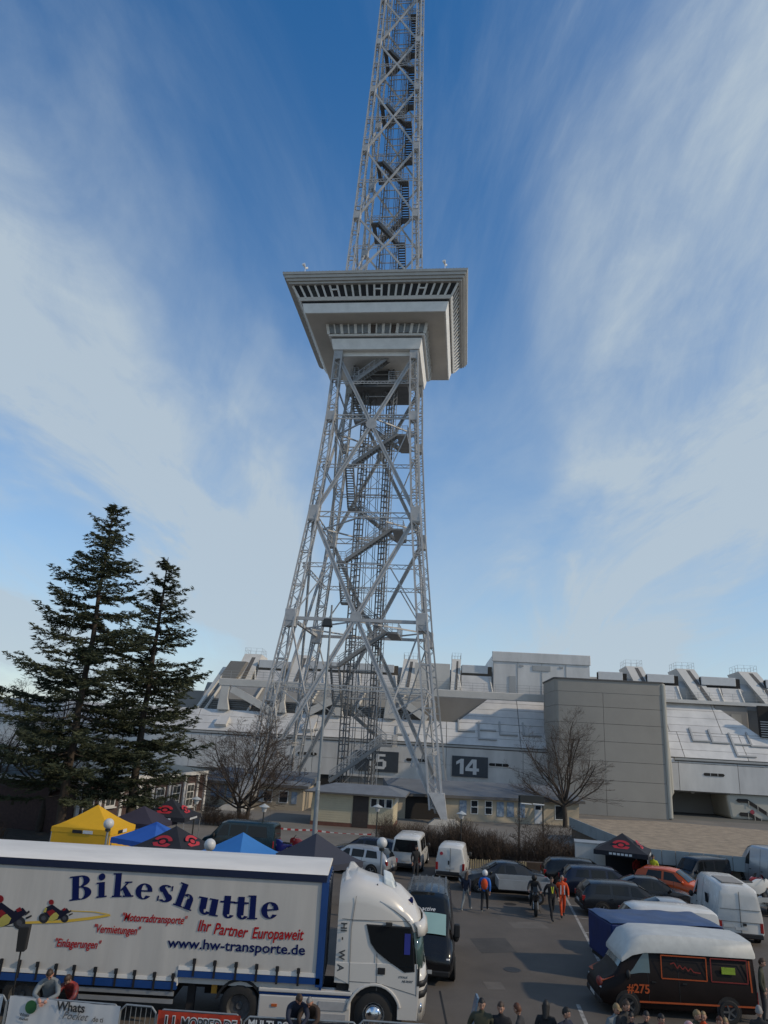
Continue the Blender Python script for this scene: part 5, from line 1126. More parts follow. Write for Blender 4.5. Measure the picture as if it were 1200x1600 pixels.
# flat grey trailer in the middle of the lot, white box trailer, motorcycle trailer
ft = empty('flatbed_trailer', (8.2, 40.1, 0), R(-3), 'low grey metal-sided trailer in front of the dark saloon', 'trailer')
for a, b, c, d in ((-1.35, 1.35, -.75, -.71), (-1.35, 1.35, .71, .75), (-1.35, -1.31, -.71, .71), (1.31, 1.35, -.71, .71)): mb = MB(); mb.box(a, b, c, d, .55, 1.0); ob('side_board', mb, M_ALU, ft)
mb = MB(); mb.box(-1.33, 1.33, -.73, .73, .5, .55); ob('bed', mb, M_CHAS, ft); mb = MB(); mb.bar((-1.3, 0, .48), (-2.4, 0, .45), .09, .09); ob('drawbar', mb, M_CHAS, ft)
for sg in (-1, 1): wheel(ft, .6, sg*.87, .29, .29, .18, sg, M_RIM)
bt = empty('box_trailer', (14.3, 48.7, 0), R(-14), 'white box trailer between the hedge and the black canopy', 'trailer')
mb = MB(); mb.box(-1.05, 1.05, -.7, .7, .35, 1.85); ob('box', mb, P_WHITE, bt, bevel=.03); mb = MB(); mb.box(-1.08, 1.08, -.73, .73, 1.85, 1.9); ob('lid', mb, M_ALU, bt)
for sg in (-1, 1): wheel(bt, 0, sg*.8, .28, .28, .16, sg, M_RIMD)
# motorcycles
def motorcycle(x, y, z, head, col, label, group='motorcycles'):
    root = empty('motorcycle', (x, y, z), R(head), label, 'motorcycle', group)
    for ax in (-.68, .70): wheel(root, ax, 0, .3, .3, .14, 1, M_RIMD, .7, 3)
    mb = MB(); rings = []
    for X, zb, zt, w_ in ((-.72, .72, .86, .05), (-.45, .62, .86, .12), (-.1, .35, .84, .15), (.2, .3, .98, .17), (.5, .42, 1.0, .17), (.72, .62, 1.02, .13), (.86, .72, .92, .04)):
        rings.append([(X, -w_*.6, zb), (X, -w_, (zb+zt)/2), (X, -w_*.5, zt), (X, w_*.5, zt), (X, w_, (zb+zt)/2), (X, w_*.6, zb)])
    mb.add([p for r_ in rings for p in r_], [(k*6+i, k*6+(i+1) % 6, (k+1)*6+(i+1) % 6, (k+1)*6+i) for k in range(6) for i in range(6)]+[tuple(range(6)), tuple(range(36, 42))]); ob('fairing', mb, col, root, smooth=50)
    mb = MB(); mb.box(-.75, -.1, -.11, .11, .82, .89); ob('seat', mb, M_BLK, root, bevel=.03)
    for sg in (-1, 1):
        mb = MB(); mb.tube((.52, sg*.1, .95), (.70, sg*.1, .3), .025); ob('fork', mb, M_ALU, root)
        mb = MB(); mb.tube((.48, sg*.08, 1.02), (.40, sg*.34, .98), .016); ob('handlebar', mb, M_BLK, root)
    mb = MB(); mb.tube((-.3, -.14, .35), (-.85, -.16, .55), .05, .06); ob('exhaust', mb, M_CHROME, root)
    mb = MB(); mb.bar((-.1, 0, .35), (-.68, 0, .3), .12, .06); ob('swing_arm', mb, M_ALU, root)
    mb = MB(); mb.add([(.62, -.13, 1.0), (.62, .13, 1.0), (.46, .09, 1.2), (.46, -.09, 1.2)], [(0, 1, 2, 3)]); ob('windshield', mb, M_GLASS, root)
    mb = MB(); mb.tube((0, .1, .3), (-.05, .3, .02), .015); ob('side_stand', mb, M_BLK, root)
    return root
mt = empty('motorcycle_trailer', (20.3, 40.3, 0), R(8), 'open silver motorcycle trailer behind the tall white van', 'trailer')
mb = MB(); mb.box(-1.5, 1.6, -.85, .85, .45, .6); ob('bed', mb, M_ALU, mt); 
for sg in (-1, 1):
    wheel(mt, .1, sg*.97, .28, .28, .18, sg, M_RIMD); mb = MB(); mb.box(-.35, .55, sg*.97-.12, sg*.97+.12, .6, .64); ob('mudguard', mb, M_BLK, mt)
mb = MB(); mb.box(-1.5, 1.6, -.87, -.83, .6, .85); ob('side_board', mb, M_ALU, mt)
motorcycle(20.0, 40.0, .6, 8, P_WHITE, 'white motorcycle at the left on the silver trailer'); motorcycle(20.9, 40.6, .6, 188, mat('bike_red', (.35, .02, .02), .3, coat=.5, var=0), 'red motorcycle at the back of the silver trailer'); 
motorcycle(-5.2, 48.6, 0, 150, mat('bike_blue', (.03, .04, .25), .3, coat=.5, var=0), 'blue sports motorcycle beside the dark teal van')
motorcycle(-4.0, 49.4, 0, 160, mat('bike_red', (.35, .02, .02), .3), 'red and black motorcycle behind the dark canopy')
motorcycle(8.15, 37.3, 0, 262, P_BLACK, 'black motorcycle ridden across the parking lot')
# ---------------------------------------------------------------- canopies
def canopy(cx_, cy_, w_, d_, ze, za, rot, m, label, logo=False, walls=None, ridge=0, logom=None):
    root = empty('canopy_tent', (cx_, cy_, 0), R(rot), label, 'canopy', 'pop-up canopies in the paddock')
    a, b = w_/2, d_/2; n = 10
    mb = MB(); vs = []; fs = []
    def surf(u, v):                        # u,v in -1..1 ; sagging hip surface
        k = max(abs(u), abs(v)); h = (1-k)
        return (u*a if abs(u) > ridge/a or ridge == 0 else u*a, v*b, ze+(za-ze)*(h**1.22))
    N_ = 12
    for j in range(N_+1):
        for i in range(N_+1): vs.append(surf(-1+2*i/N_, -1+2*j/N_))
    for j in range(N_):
        for i in range(N_):
            q = (j*(N_+1)+i, j*(N_+1)+i+1, (j+1)*(N_+1)+i+1, (j+1)*(N_+1)+i)
            if (i < N_/2) == (j < N_/2): fs += [(q[0], q[1], q[2]), (q[0], q[2], q[3])]
            else: fs += [(q[0], q[1], q[3]), (q[1], q[2], q[3])]
    mb.add(vs, fs); ob('roof', mb, m, root, smooth=25)
    for s_ in ((-a, -b, a, -b), (a, -b, a, b), (a, b, -a, b), (-a, b, -a, -b)):
        mb = MB(); p = Vector((s_[0], s_[1], 0)); q = Vector((s_[2], s_[3], 0)); k = 14; rnd = random.Random(2)
        vs = []
        for i in range(k+1):
            c = p.lerp(q, i/k); vs += [(c.x, c.y, ze), (c.x*1.005, c.y*1.005, ze-.24-.015*(i % 2))]
        mb.add(vs, [(2*i, 2*i+2, 2*i+3, 2*i+1) for i in range(k)]); ob('valance', mb, m, root)
    for x, y in ((-a, -b), (a, -b), (a, b), (-a, b)):
        mb = MB(); mb.bar((x*.98, y*.98, 0), (x*.98, y*.98, ze), .04, .04); ob('leg', mb, M_ALU, root)
    if walls:
        for s_ in walls:
            p, q = {'f': ((-a, -b), (a, -b)), 'r': ((a, -b), (a, b)), 'l': ((-a, b), (-a, -b)), 'b': ((a, b), (-a, b))}[s_]
            mb = MB(); mb.bar((p[0]*.99, p[1]*.99, ze*.5-.12), (q[0]*.99, q[1]*.99, ze*.5-.12), .01, ze-.26); ob('side_wall', mb, m, root)
    if logo:
        lm = mat('logo_red', (.42, .02, .03), .6)
        for (ux, uy) in ((0, -1), (1, 0)):
            mb = MB(); r_ = .42; c = []
            nrm = Vector((ux, uy, 1.0)).normalized(); tang = Vector((-uy, ux, 0)); upv = nrm.cross(tang) if nrm.cross(tang).z > 0 else -nrm.cross(tang)
            base = Vector((ux*a*.62, uy*b*.62, ze+(za-ze)*(.38**1.22)))+nrm*.07
            def ring_(r0, r1, a0, a1):
                k = 14
                for i in range(k):
                    t0, t1 = R(a0+(a1-a0)*i/k), R(a0+(a1-a0)*(i+1)/k)
                    pts = [base+tang*(math.cos(t)*rr*1.25)+upv*(math.sin(t)*rr*.85) for t, rr in ((t0, r0), (t0, r1), (t1, r1), (t1, r0))]; mb.add(pts, [(0, 1, 2, 3)])
            ring_(.24, .40, 15, 165); ring_(.20, .40, 195, 345); ring_(.0, .13, 0, 360)
            ob('emblem', mb, lm, root)
            for i in range(6):
                mb = MB(); t = -.55+.22*i; c = Vector((ux*(a+.03), uy*(b+.03), ze-.12))+tang*t; mb.bar(c-tang*.08, c+tang*.08, .012, .11); ob('valance_mark', mb, M_SIGNW, root)
    return root
T_YEL = mat('tent_yellow', (.66, .36, .012), .7, var=.05, scale=2); T_PUR = mat('tent_purple', (.035, .03, .05), .8, var=.1); T_BLK = mat('tent_black', (.013, .014, .02), .8, var=.1); T_BLU = mat('tent_blue', (.03, .17, .46), .7, var=.06); T_BLU2 = mat('tent_deep_blue', (.02, .10, .40), .7, var=.06); T_DNV = mat('tent_slate', (.032, .035, .052), .8, var=.08)
yt = canopy(-14.9, 42.6, 3.35, 2.9, 2.0, 3.05, -8, T_YEL, 'yellow canopy with side walls, left of the other canopies', walls='fr')
for dx, c in ((-.45, M_BLK), (.15, M_SIGNW)):
    mb = MB(); mb.box(dx, dx+.55, -1.49, -1.475, 1.76, 1.92); ob('print', mb, c, yt)
for dy, c in ((-.6, M_BLK), (-.1, M_SIGNW)):
    mb = MB(); mb.box(1.70, 1.715, dy, dy+.45, 1.76, 1.92); ob('print', mb, c, yt)
canopy(-13.4, 46.2, 3.1, 3.0, 1.95, 2.75, -12, T_PUR, 'dark purple canopy right behind the yellow canopy')
canopy(-12.3, 48.2, 3.0, 3.0, 2.15, 3.05, -6, T_BLK, 'black canopy with red emblems nearest the brick building', logo=True)
canopy(-10.75, 39.7, 3.0, 3.0, 1.95, 2.72, -30, T_BLU2, 'deep blue canopy squeezed between yellow and black canopies')
canopy(-9.05, 37.0, 3.0, 3.0, 2.0, 2.92, -20, T_BLK, 'black canopy with red emblems rising behind the lorry roof', logo=True)
canopy(-5.7, 36.1, 3.0, 3.0, 2.0, 2.92, -38, T_BLU, 'bright blue canopy rising behind the middle of the lorry')
canopy(-2.3, 36.2, 3.2, 3.2, 1.95, 3.05, -42, T_DNV, 'slate grey canopy beside the lorry cab')
bc = canopy(15.35, 46.0, 3.0, 3.0, 1.9, 2.78, -24, T_BLK, 'black canopy with red emblem behind the right-hand cars', logo=True, walls='br')

# ---------------------------------------------------------------- lamps and posts
M_GLOBE = mat('opal_globe', (.56, .56, .55), .4, var=.05); M_POLE = mat('galvanised_pole', (.26, .28, .29), .5, .4, var=.15, scale=3); M_DPOLE = mat('dark_post', (.03, .032, .03), .6, var=.1)
for (px, py), lb in zip(((170, 1287), (328, 1320), (597, 1317)), ('globe street lamp in front of the yellow canopy', 'globe street lamp between black and bright blue canopies', 'globe street lamp in front of the silver estate car')):
    c = gz(px, py, 3.35); r_ = empty('globe_lamp', (c.x, c.y, 0), 0, lb, 'street lamp', 'globe street lamps')
    mb = MB(); mb.tube((0, 0, 0), (0, 0, 3.1), .055, .045, 10); ob('post', mb, M_POLE, r_, smooth=40); mb = MB(); mb.ball((0, 0, 3.35), .215, n=20, m=14); ob('globe', mb, M_GLOBE, r_, smooth=180); mb = MB(); mb.tube((0, 0, 3.05), (0, 0, 3.14), .10, .12, 12); ob('collar', mb, M_DPOLE, r_)
for (px, py), lb in zip(((590, 1262), (721, 1273), (413, 1262), (307, 1250)), ('lantern post before the ticket house door', 'lantern post beside the right tower foot', 'lantern post left of the ticket house', 'lantern post near the brick building corner')):
    c = gz(px, py, 2.75); r_ = empty('lantern_post', (c.x, c.y, 0), 0, lb, 'street lamp', 'lantern posts on the plaza')
    mb = MB(); mb.tube((0, 0, 0), (0, 0, 2.5), .05, .04, 8); ob('post', mb, M_DPOLE, r_); mb = MB(); mb.lathe([(.0, 2.5), (.12, 2.5), (.2, 2.72), (.17, 2.78), (0, 2.78)], 12); ob('glass_cup', mb, M_GLOBE, r_, smooth=40); mb = MB(); mb.lathe([(.0, 3.0), (.06, 2.96), (.34, 2.82), (.34, 2.79), (0, 2.79)], 12); ob('hood', mb, mat('lamp_hood', (.4, .42, .42), .5), r_, smooth=30)
tl = empty('lamp_mast', (-2.43, 36.7, 0), 0, 'tall grey lamp mast with floodlight box in front of the tower', 'lamp mast')
mb = MB(); mb.tube((0, 0, 0), (0, 0, 4.9), .115, .11, 12); mb.tube((0, 0, 4.9), (0, 0, 5.05), .11, .08, 12); mb.tube((0, 0, 5.05), (0, 0, 13.9), .08, .05, 12); ob('mast', mb, M_POLE, tl, smooth=40)
mb = MB(); mb.hexa([(-.42, -.45, 12.75), (.12, -.55, 12.75), (.12, .1, 12.75), (-.42, .1, 12.75)], [(-.34, -.3, 13.15), (.05, -.35, 13.15), (.05, .1, 13.15), (-.34, .1, 13.15)]); ob('floodlight', mb, M_DPOLE, tl, bevel=.03); mb = MB(); mb.tube((0, 0, 5.0), (0, 0, 5.3), .10, .10, 12); ob('mast_collar', mb, M_ALU, tl)
# double-post light gantry by the pavilion
p0 = at(811, 1243, 57); p1 = at(848, 1245, 57); ga = empty('display_gantry', (p0.x, 57, 0), 0, 'dark two-post display frame standing before the beige pavilion', 'gantry')
wg = p1.x-p0.x
for x in (0, wg): mb = MB(); mb.bar((x, 0, 0), (x, 0, p0.z), .09, .09); ob('post', mb, M_DPOLE, ga)
mb = MB(); mb.box(.05, wg+.05, -.2, .3, p0.z-.45, p0.z+.05); ob('frame', mb, M_DPOLE, ga)
for x0, x1 in ((.1, wg*.5), (wg*.55, wg+.05)): mb = MB(); mb.tube((x0, -.25, p0.z-.52), (x1, -.25, p0.z-.55), .05); ob('tube_lamp', mb, M_SIGNW, ga)
# loudspeaker on its stand in front of the lorry
c = at(40, 1465, 20.6); sp_ = empty('loudspeaker', (c.x-.06, 20.6, 0), R(12), 'black loudspeaker box on a pole at the far left of the lorry', 'loudspeaker')
mb = MB(); mb.hexa([(-.10, -.1, c.z-.30), (.10, -.1, c.z-.30), (.12, .14, c.z-.30), (-.12, .14, c.z-.30)], [(-.13, -.15, c.z+.28), (.13, -.15, c.z+.28), (.13, .14, c.z+.28), (-.13, .14, c.z+.28)]); ob('cabinet', mb, M_BLK, sp_, bevel=.02); mb = MB(); mb.tube((0, 0, 0), (0, 0, c.z-.3), .022); ob('pole', mb, M_BLK, sp_)
for k in range(3): a = 2*math.pi*k/3; mb = MB(); mb.tube((0, 0, .7), (math.cos(a)*.5, math.sin(a)*.5, .02), .016); ob('leg', mb, M_BLK, sp_)
# red and white barrier tape
M_TR = mat('tape_red', (.40, .03, .03), .6); M_TW = mat('tape_white', (.6, .6, .58), .6)
tp = empty('barrier_tape', (-8, 61, 0), 0, 'red and white barrier tape strung before the ticket house', 'tape')
q = [at(408, 1289, 61)-Vector((-8, 61, 0)), at(490, 1297, 61)-Vector((-8, 61, 0)), at(580, 1304, 61)-Vector((-8, 61, 0))]; k = 0
for a, b in zip(q, q[1:]):
    n = 14
    for i in range(n):
        s0, s1 = i/n, (i+1)/n; d0 = a.lerp(b, s0)-Vector((0, 0, .12*math.sin(math.pi*s0))); d1 = a.lerp(b, s1)-Vector((0, 0, .12*math.sin(math.pi*s1)))
        mb = MB(); mb.bar(d0, d1, .01, .13); ob('tape_segment', mb, M_TR if k % 2 else M_TW, tp); k += 1
for p in q: mb = MB(); mb.bar((p.x, .02, 0), (p.x, .02, p.z+.15), .04, .04); ob('stake', mb, M_DPOLE, tp)
# picket fence and low wall before the hedge
M_WOOD = mat('weathered_wood', (.33, .27, .16), .85, var=.25, scale=3)
pf = empty('picket_fence', (6.3, 47.5, 0), R(2), 'short pale wooden picket fence in front of the hedge', 'fence')
for z in (.2, .5): mb = MB(); mb.box(0, 3.6, .03, .07, z, z+.06); ob('rail', mb, M_WOOD, pf)
for k in range(26): mb = MB(); x = .05+k*.14; mb.box(x, x+.075, -.005, .025, .03, .66+.04*(k % 3 == 0)); ob('slat', mb, M_WOOD, pf)
lw = MB(); lw.box(0, 8.5, 0, .4, 0, .62); lwo = ob('garden_wall', lw, mat('dark_brown_wall', (.06, .042, .03), .95, var=.3, scale=3), None, label='low dark brown garden wall behind the saloon', cat='wall', bevel=.03); lwo.location = (9.6, 47.9, 0)
# ---------------------------------------------------------------- barriers with banners along the bottom edge
M_BAN = mat('banner_white', (.55, .55, .55), .6, var=.05, bump=.2, bscale=3); M_BANR = mat('banner_red', (.40, .035, .012), .6, var=.1); M_BAND = mat('banner_dark', (.02, .022, .03), .6, var=.1); M_TK = mat('text_dark', (.03, .03, .03), .6)
def barrier(px0, px1, py0, py1, z, label):
    a = gz(px0, py0, z); b = gz(px1, py1, z); d = b-a; ln = d.length
    root = empty('crowd_barrier', (a.x, a.y, 0), math.atan2(d.y, d.x), label, 'barrier', 'steel crowd barriers along the bottom edge')
    mb = MB(); mb.path([(0, 0, .1), (0, 0, z-.12), (.12, 0, z), (ln-.12, 0, z), (ln, 0, z-.12), (ln, 0, .1)], .022, 8); mb.tube((0, 0, .2), (ln, 0, .2), .018); ob('frame', mb, M_POLE, root, smooth=40)
    n = int(ln/.12)
    for k in range(1, n): mb = MB(); mb.tube((ln*k/n, 0, .2), (ln*k/n, 0, z), .008, n=5, cap=False); ob('bar', mb, M_POLE, root)
    for x in (.3, ln-.3): mb = MB(); mb.bar((x, -.3, .03), (x, .3, .03), .05, .03); ob('foot', mb, M_POLE, root)
    return root, ln
def banner(px0, px1, py0, py1, m, label, z=1.14, hgt=1.0, slant=0):
    a = gz(px0, py0, z); b = gz(px1, py1, z); d = b-a; ln = d.length
    root = empty('banner', (a.x, a.y, 0), math.atan2(d.y, d.x), label, 'banner', 'advertising banners on the barriers')
    n = 24; mb = MB(); vs = []
    for j in range(5):
        for i in range(n+1): x = ln*i/n; vs.append((x-slant*(j/4), -.05+.012*math.sin(i*.9+j)+.008*math.sin(i*2.3), z-hgt*j/4-.01*math.sin(math.pi*i/n)))
    mb.add(vs, [(j*(n+1)+i, j*(n+1)+i+1, (j+1)*(n+1)+i+1, (j+1)*(n+1)+i) for j in range(4) for i in range(n)]); ob('cloth', mb, m, root, smooth=60)
    return root, ln
barrier(-55, 12, 1548, 1556, 1.12, 'steel crowd barrier at the left corner'); barrier(14, 188, 1556, 1570.5, 1.12, 'steel crowd barrier carrying the white banner'); barrier(190, 245, 1569, 1574, 1.12, 'bare steel crowd barrier between white and red banners'); barrier(248, 378, 1577, 1586, 1.10, 'steel crowd barrier carrying the red banner'); barrier(382, 560, 1588, 1598, 1.06, 'steel crowd barrier carrying the dark banner'); barrier(560, 700, 1594, 1604, 1.1, 'steel crowd barrier below the lorry cab')
banner(-50, 8, 1547, 1555, M_BAN, 'white banner cut off at the left corner')
wb_, ln = banner(18, 190, 1554.5, 1571, M_BAN, 'white banner with green disc and black lettering')
text('Whats', .26, M_TK, wb_, (ln*.44, -.085, .95), bold=.006); text('Pocket', .22, mat('text_mid', (.12, .12, .12), .6), wb_, (ln*.50, -.086, .79), shear=.4); text('.de ti', .15, M_TK, wb_, (ln*.76, -.085, .79))
mb = MB(); mb.lathe([(0, 0), (.14, 0), (.14, .01), (0, .01)], 20, (ln*.21, -.09, .96), 'y'); ob('green_disc', mb, mat('disc_green', (.02, .10, .03), .6), wb_)
text('Whats', .09, M_TK, wb_, (ln*.12, -.085, .76)); text('Pocket', .08, M_TK, wb_, (ln*.12, -.085, .68), shear=.3); mb = MB(); mb.box(ln*.42, ln*.97, -.085, -.08, .555, .57); ob('red_line', mb, M_TR, wb_)
rb_, ln = banner(249, 377, 1577, 1586, M_BANR, 'red banner with dark lettering outlined in white')
text('MOPPED.DE', .30, M_SIGNW, rb_, (ln*.29, -.082, .83), bold=.022, xs=.82); text('MOPPED.DE', .30, M_TK, rb_, (ln*.29, -.092, .83), bold=.002, xs=.82); text('U', .36, M_SIGNW, rb_, (ln*.09, -.082, .80), bold=.02); text('U', .36, M_TK, rb_, (ln*.09, -.092, .80), bold=.004)
db_, ln = banner(386, 545, 1587, 1598, M_BAND, 'dark banner with white lettering under the two leaning men', z=1.06)
text('MULTI-PO', .22, M_SIGNW, db_, (.05, -.085, .86), bold=.006)
# slanted blue board and dark joint in the asphalt
a = at(735, 1604, 20.2); b = at(746, 1556, 20.2); mb = MB(); mb.bar((0, 0, 0), tuple((b-a)*1.6), .05, .35, up=(0, 1, 0)); so = ob('blue_board', mb, mat('blue_acrylic', (.10, .16, .24), .25, var=.1), None, label='narrow blue board leaning beside the man in the jacket', cat='board'); so.location = a-(b-a)*.6; so.location.z = max(.3, so.location.z)
# ---------------------------------------------------------------- trees and shrubs
M_BARK = mat('bark', (.055, .043, .034), .95, var=.3, scale=4, bump=.8, bscale=14); M_TWIG = mat('twig', (.075, .055, .042), .95, var=.25, scale=3)
M_NEED = mat('needles', (.020, .028, .014), .8, var=.5, scale=1.3, col2=(.075, .085, .045), spec=.3)
M_HEDGE = mat('hedge_twig', (.070, .048, .034), .95, var=.35, scale=2)
def quads_mesh(name, P, U, V):             # many small quads: centre P, half-axes U, V (numpy n x 3)
    n = len(P); vs = np.empty((n, 4, 3), np.float32); vs[:, 0] = P-U; vs[:, 1] = P-V*.8; vs[:, 2] = P+U; vs[:, 3] = P+V
    me = bpy.data.meshes.new(name); me.vertices.add(n*4); me.vertices.foreach_set('co', vs.reshape(-1)); me.loops.add(n*4); me.loops.foreach_set('vertex_index', np.arange(n*4, dtype=np.int32)); me.polygons.add(n); me.polygons.foreach_set('loop_start', np.arange(0, n*4, 4, dtype=np.int32)); me.polygons.foreach_set('loop_total', np.full(n, 4, np.int32)); me.update(calc_edges=True); return me
def conifer(x, y, h, z0, rmax, seed, label, wl=1.0, wr=1.0, dens=1.0):
    rg = np.random.default_rng(seed); rd = random.Random(seed)
    root = empty('conifer_tree', (x, y, 0), 0, label, 'tree', 'tall conifers at the left')
    mb = MB(); k = 14
    bend = [(rd.uniform(-.06, .06), rd.uniform(-.06, .06)) for _ in range(k+1)]
    tp_ = lambda z: Vector((np.interp(z, [h*i/k for i in range(k+1)], [b[0] for b in bend]), np.interp(z, [h*i/k for i in range(k+1)], [b[1] for b in bend]), z))
    for i in range(k):
        a, b = h*i/k, h*(i+1)/k; mb.tube(tp_(a), tp_(b), .30*(1-a/h)**.8+.02, .30*(1-b/h)**.8+.02, 8, False)
    ob('trunk', mb, M_BARK, root, smooth=60)
    bm_ = MB(); P, U, V = [], [], []
    z = z0
    while z < h-.2:
        t = (z-z0)/(h-z0); nb = rd.choice((3, 4, 5, 5)) if t < .9 else 4
        for b in range(nb):
            if rd.random() < .12+.14*t: continue
            a = rd.uniform(0, 2*math.pi); side = wl if math.cos(a) < 0 else wr
            L_ = rmax*((1-t)**.85*.93+.05)*rd.choice((.4, .6, .8, 1.0, 1.05, 1.25))*rd.uniform(.85, 1.08)*(side*abs(math.cos(a))+1-abs(math.cos(a)))
            if t < .12: L_ *= rd.uniform(.5, 1)
            d = Vector((math.cos(a), math.sin(a), 0)); zj = min(h-.1, max(z0, z+rd.uniform(-.35, .35))); p = tp_(zj); n = max(4, int(L_/.28)); drop = rd.uniform(-.05, .28)*(1-t); pts = [p]
            for i in range(1, n+1):
                s_ = i/n; pts.append(tp_(zj)+d*L_*s_+Vector((0, 0, (-drop*math.sin(s_*2.4)*L_*.6+ .22*L_*s_**2.6*(.4+t)))) + Vector((rd.uniform(-.04, .04), rd.uniform(-.04, .04), rd.uniform(-.03, .03))))
            for i in range(n): bm_.tube(pts[i], pts[i+1], .05*(1-i/n)*(1-t*.6)+.008, .05*(1-(i+1)/n)*(1-t*.6)+.006, 4, False)
            sd_ = Vector((-d.y, d.x, 0))
            for i in range(max(1, int(n*.22)), n+1):
                s_ = i/n; wl_ = (.20+.95*min(1, (1-s_)*2.2+.12)*min(1, s_*2.2))*min(1.0, L_/3.2)*rd.uniform(.7, 1.2)
                for q in (-1, 1):
                    m_ = max(2, int(wl_/.13)); tip = pts[i]+d*wl_*.62+sd_*q*wl_*.8+Vector((0, 0, rd.uniform(-.45, .22)*wl_))
                    for j in range(m_):
                        c = pts[i].lerp(tip, (j+rd.random())/m_); ax = (tip-pts[i]).normalized()
                        for r_ in range(int(3*dens+rd.random())):
                            P.append(tuple(c+Vector((rd.gauss(0, .05), rd.gauss(0, .05), rd.gauss(0, .045))))); u = ax*rd.uniform(.10, .21)+Vector((rd.gauss(0, .06), rd.gauss(0, .06), rd.gauss(.02, .05))); U.append(tuple(u))
                            v = Vector((rd.gauss(0, 1), rd.gauss(0, 1), rd.gauss(0, .8))).cross(u).normalized()*rd.uniform(.025, .05); V.append(tuple(v))
        z += rd.uniform(.22, .5)*(1.15-.4*t)
    bo = ob('branches', bm_, M_BARK, root, kind='stuff')
    me = quads_mesh('needles', np.array(P), np.array(U), np.array(V)); cr = ob('crown', me, M_NEED, root, kind='stuff')
    return root
c1 = at(86, 1322, 47.5); conifer(c1.x, 47.5, 22.0, 3.0, 6.6, 11, 'tallest dark conifer at the left, in front of the brick building', 1.1, 1.0, 1.15)
c2 = at(196, 1315, 50.5); conifer(c2.x, 50.5, 19.1, 2.8, 4.9, 23, 'slimmer dark conifer to the right of the tallest one', 1.05, 1.15, 1.2)

def bare_tree(x, y, h, rad_, seed, label, trunk=.2, fork=.22, limbs=8, stems=1, name='bare_tree', m=None, group='leafless trees', dens=1.0, twig=.007):
    rd = random.Random(seed); root = empty(name, (x, y, 0), 0, label, 'tree' if 'tree' in name else 'shrub', group); tb, tw = MB(), MB()
    NS = (10, 7, 5, 3)
    def limb(p, d, L_, r_, od):
        n = NS[od]; mbx = tb if od == 0 else tw; flip = rd.choice((-1, 1)); pts = [p]
        for i in range(n):
            wob = .10 if od == 0 else .16
            d = (d+Vector((rd.gauss(0, wob), rd.gauss(0, wob), rd.gauss(.03 if od < 2 else .0, .06)))).normalized(); q = p+d*L_/n; r2 = max(twig*.7, r_*(1-.82/n if od == 0 else 1-1.0/n))
            mbx.tube(p, q, r_, r2, 6 if od == 0 else 3, False)
            if od < 3 and i >= (2 if od == 0 else 1):
                for c in range(1+(rd.random() < .35*dens)):
                    if rd.random() > .92*dens: continue
                    a_ = rd.uniform(0, 6.283); o_ = Vector((math.cos(a_), math.sin(a_), .15)); o_ = (o_-d*o_.dot(d)).normalized()
                    ln = L_*(.50*(1-i/n)+.16)*rd.uniform(.7, 1.25); limb(q, (d*.80+o_*rd.uniform(.5, .85)).normalized(), ln, max(twig, r2*.5), od+1)
            p, r_ = q, r2
    for s_ in range(stems):
        a0 = rd.uniform(0, 6.28); off = Vector((math.cos(a0)*.18, math.sin(a0)*.18, 0))*(stems > 1); p = off; d = (Vector((0, 0, 1))+off*.9).normalized(); th_ = h*fork; r_ = trunk
        for i in range(4): q = p+(d+Vector((rd.gauss(0, .05), rd.gauss(0, .05), 0)))*th_/4; tb.tube(p, q, r_, r_*.93, 8, False); p = q; r_ *= .93
        for k in range(limbs):
            el = (.10+.95*((k+.5)/limbs)**.8)*math.pi/2*.82; a_ = 2.4*k+rd.uniform(-.5, .5); up_ = math.cos(el); ou = math.sin(el)
            L_ = 1/math.sqrt((ou/rad_)**2+(up_/(h*(1-fork)))**2)*rd.uniform(.78, 1.0)
            limb(p-d*th_*.28*(k/limbs), Vector((math.cos(a_)*ou, math.sin(a_)*ou, up_)).normalized(), L_, r_*rd.uniform(.40, .62), 0)
    ob('trunk', tb, M_BARK, root, smooth=60, kind='stuff' if stems > 1 else None); ob('crown', tw, m or M_TWIG, root, kind='stuff')
    return root
p = gz(883, 1293); bare_tree(p.x, p.y, 11.2, 5.6, 4, 'leafless tree with rounded crown in front of the grey concrete block', .25, .22, 15, 1)
p = gz(378, 1290); bare_tree(p.x, p.y, 9.2, 5.0, 9, 'dense leafless tree in front of the left tower leg', .20, .18, 10, 2, twig=.010)
p = gz(58, 1300); bare_tree(p.x, p.y, 11.5, 4.6, 13, 'leafless tree with crooked limbs left of the conifers', .24, .25, 7, 2)
p = gz(-30, 1300); bare_tree(p.x, p.y, 10.5, 4.6, 31, 'leafless tree reaching in from the left edge', .22, .26, 8, 1)
p = gz(810, 1345); bare_tree(p.x, p.y, 4.6, .7, 17, 'thin young tree rising out of the hedge', .05, .35, 5, 1, dens=.7)
p = gz(838, 1345); bare_tree(p.x, p.y, 3.0, 1.5, 19, 'branching bare bush at the right end of the hedge', .035, .12, 4, 3, 'bare_shrub', M_HEDGE, 'leafless shrubs', .75)
p = gz(868, 1342); bare_tree(p.x, p.y, 2.6, 1.4, 21, 'bare bush beside the white box trailer', .035, .12, 4, 3, 'bare_shrub', M_HEDGE, 'leafless shrubs', .75)
p = gz(322, 1283); bare_tree(p.x, p.y, 2.5, 1.3, 25, 'rounded bare bush left of the dense leafless tree', .035, .12, 4, 4, 'bare_shrub', M_HEDGE, 'leafless shrubs', .8)
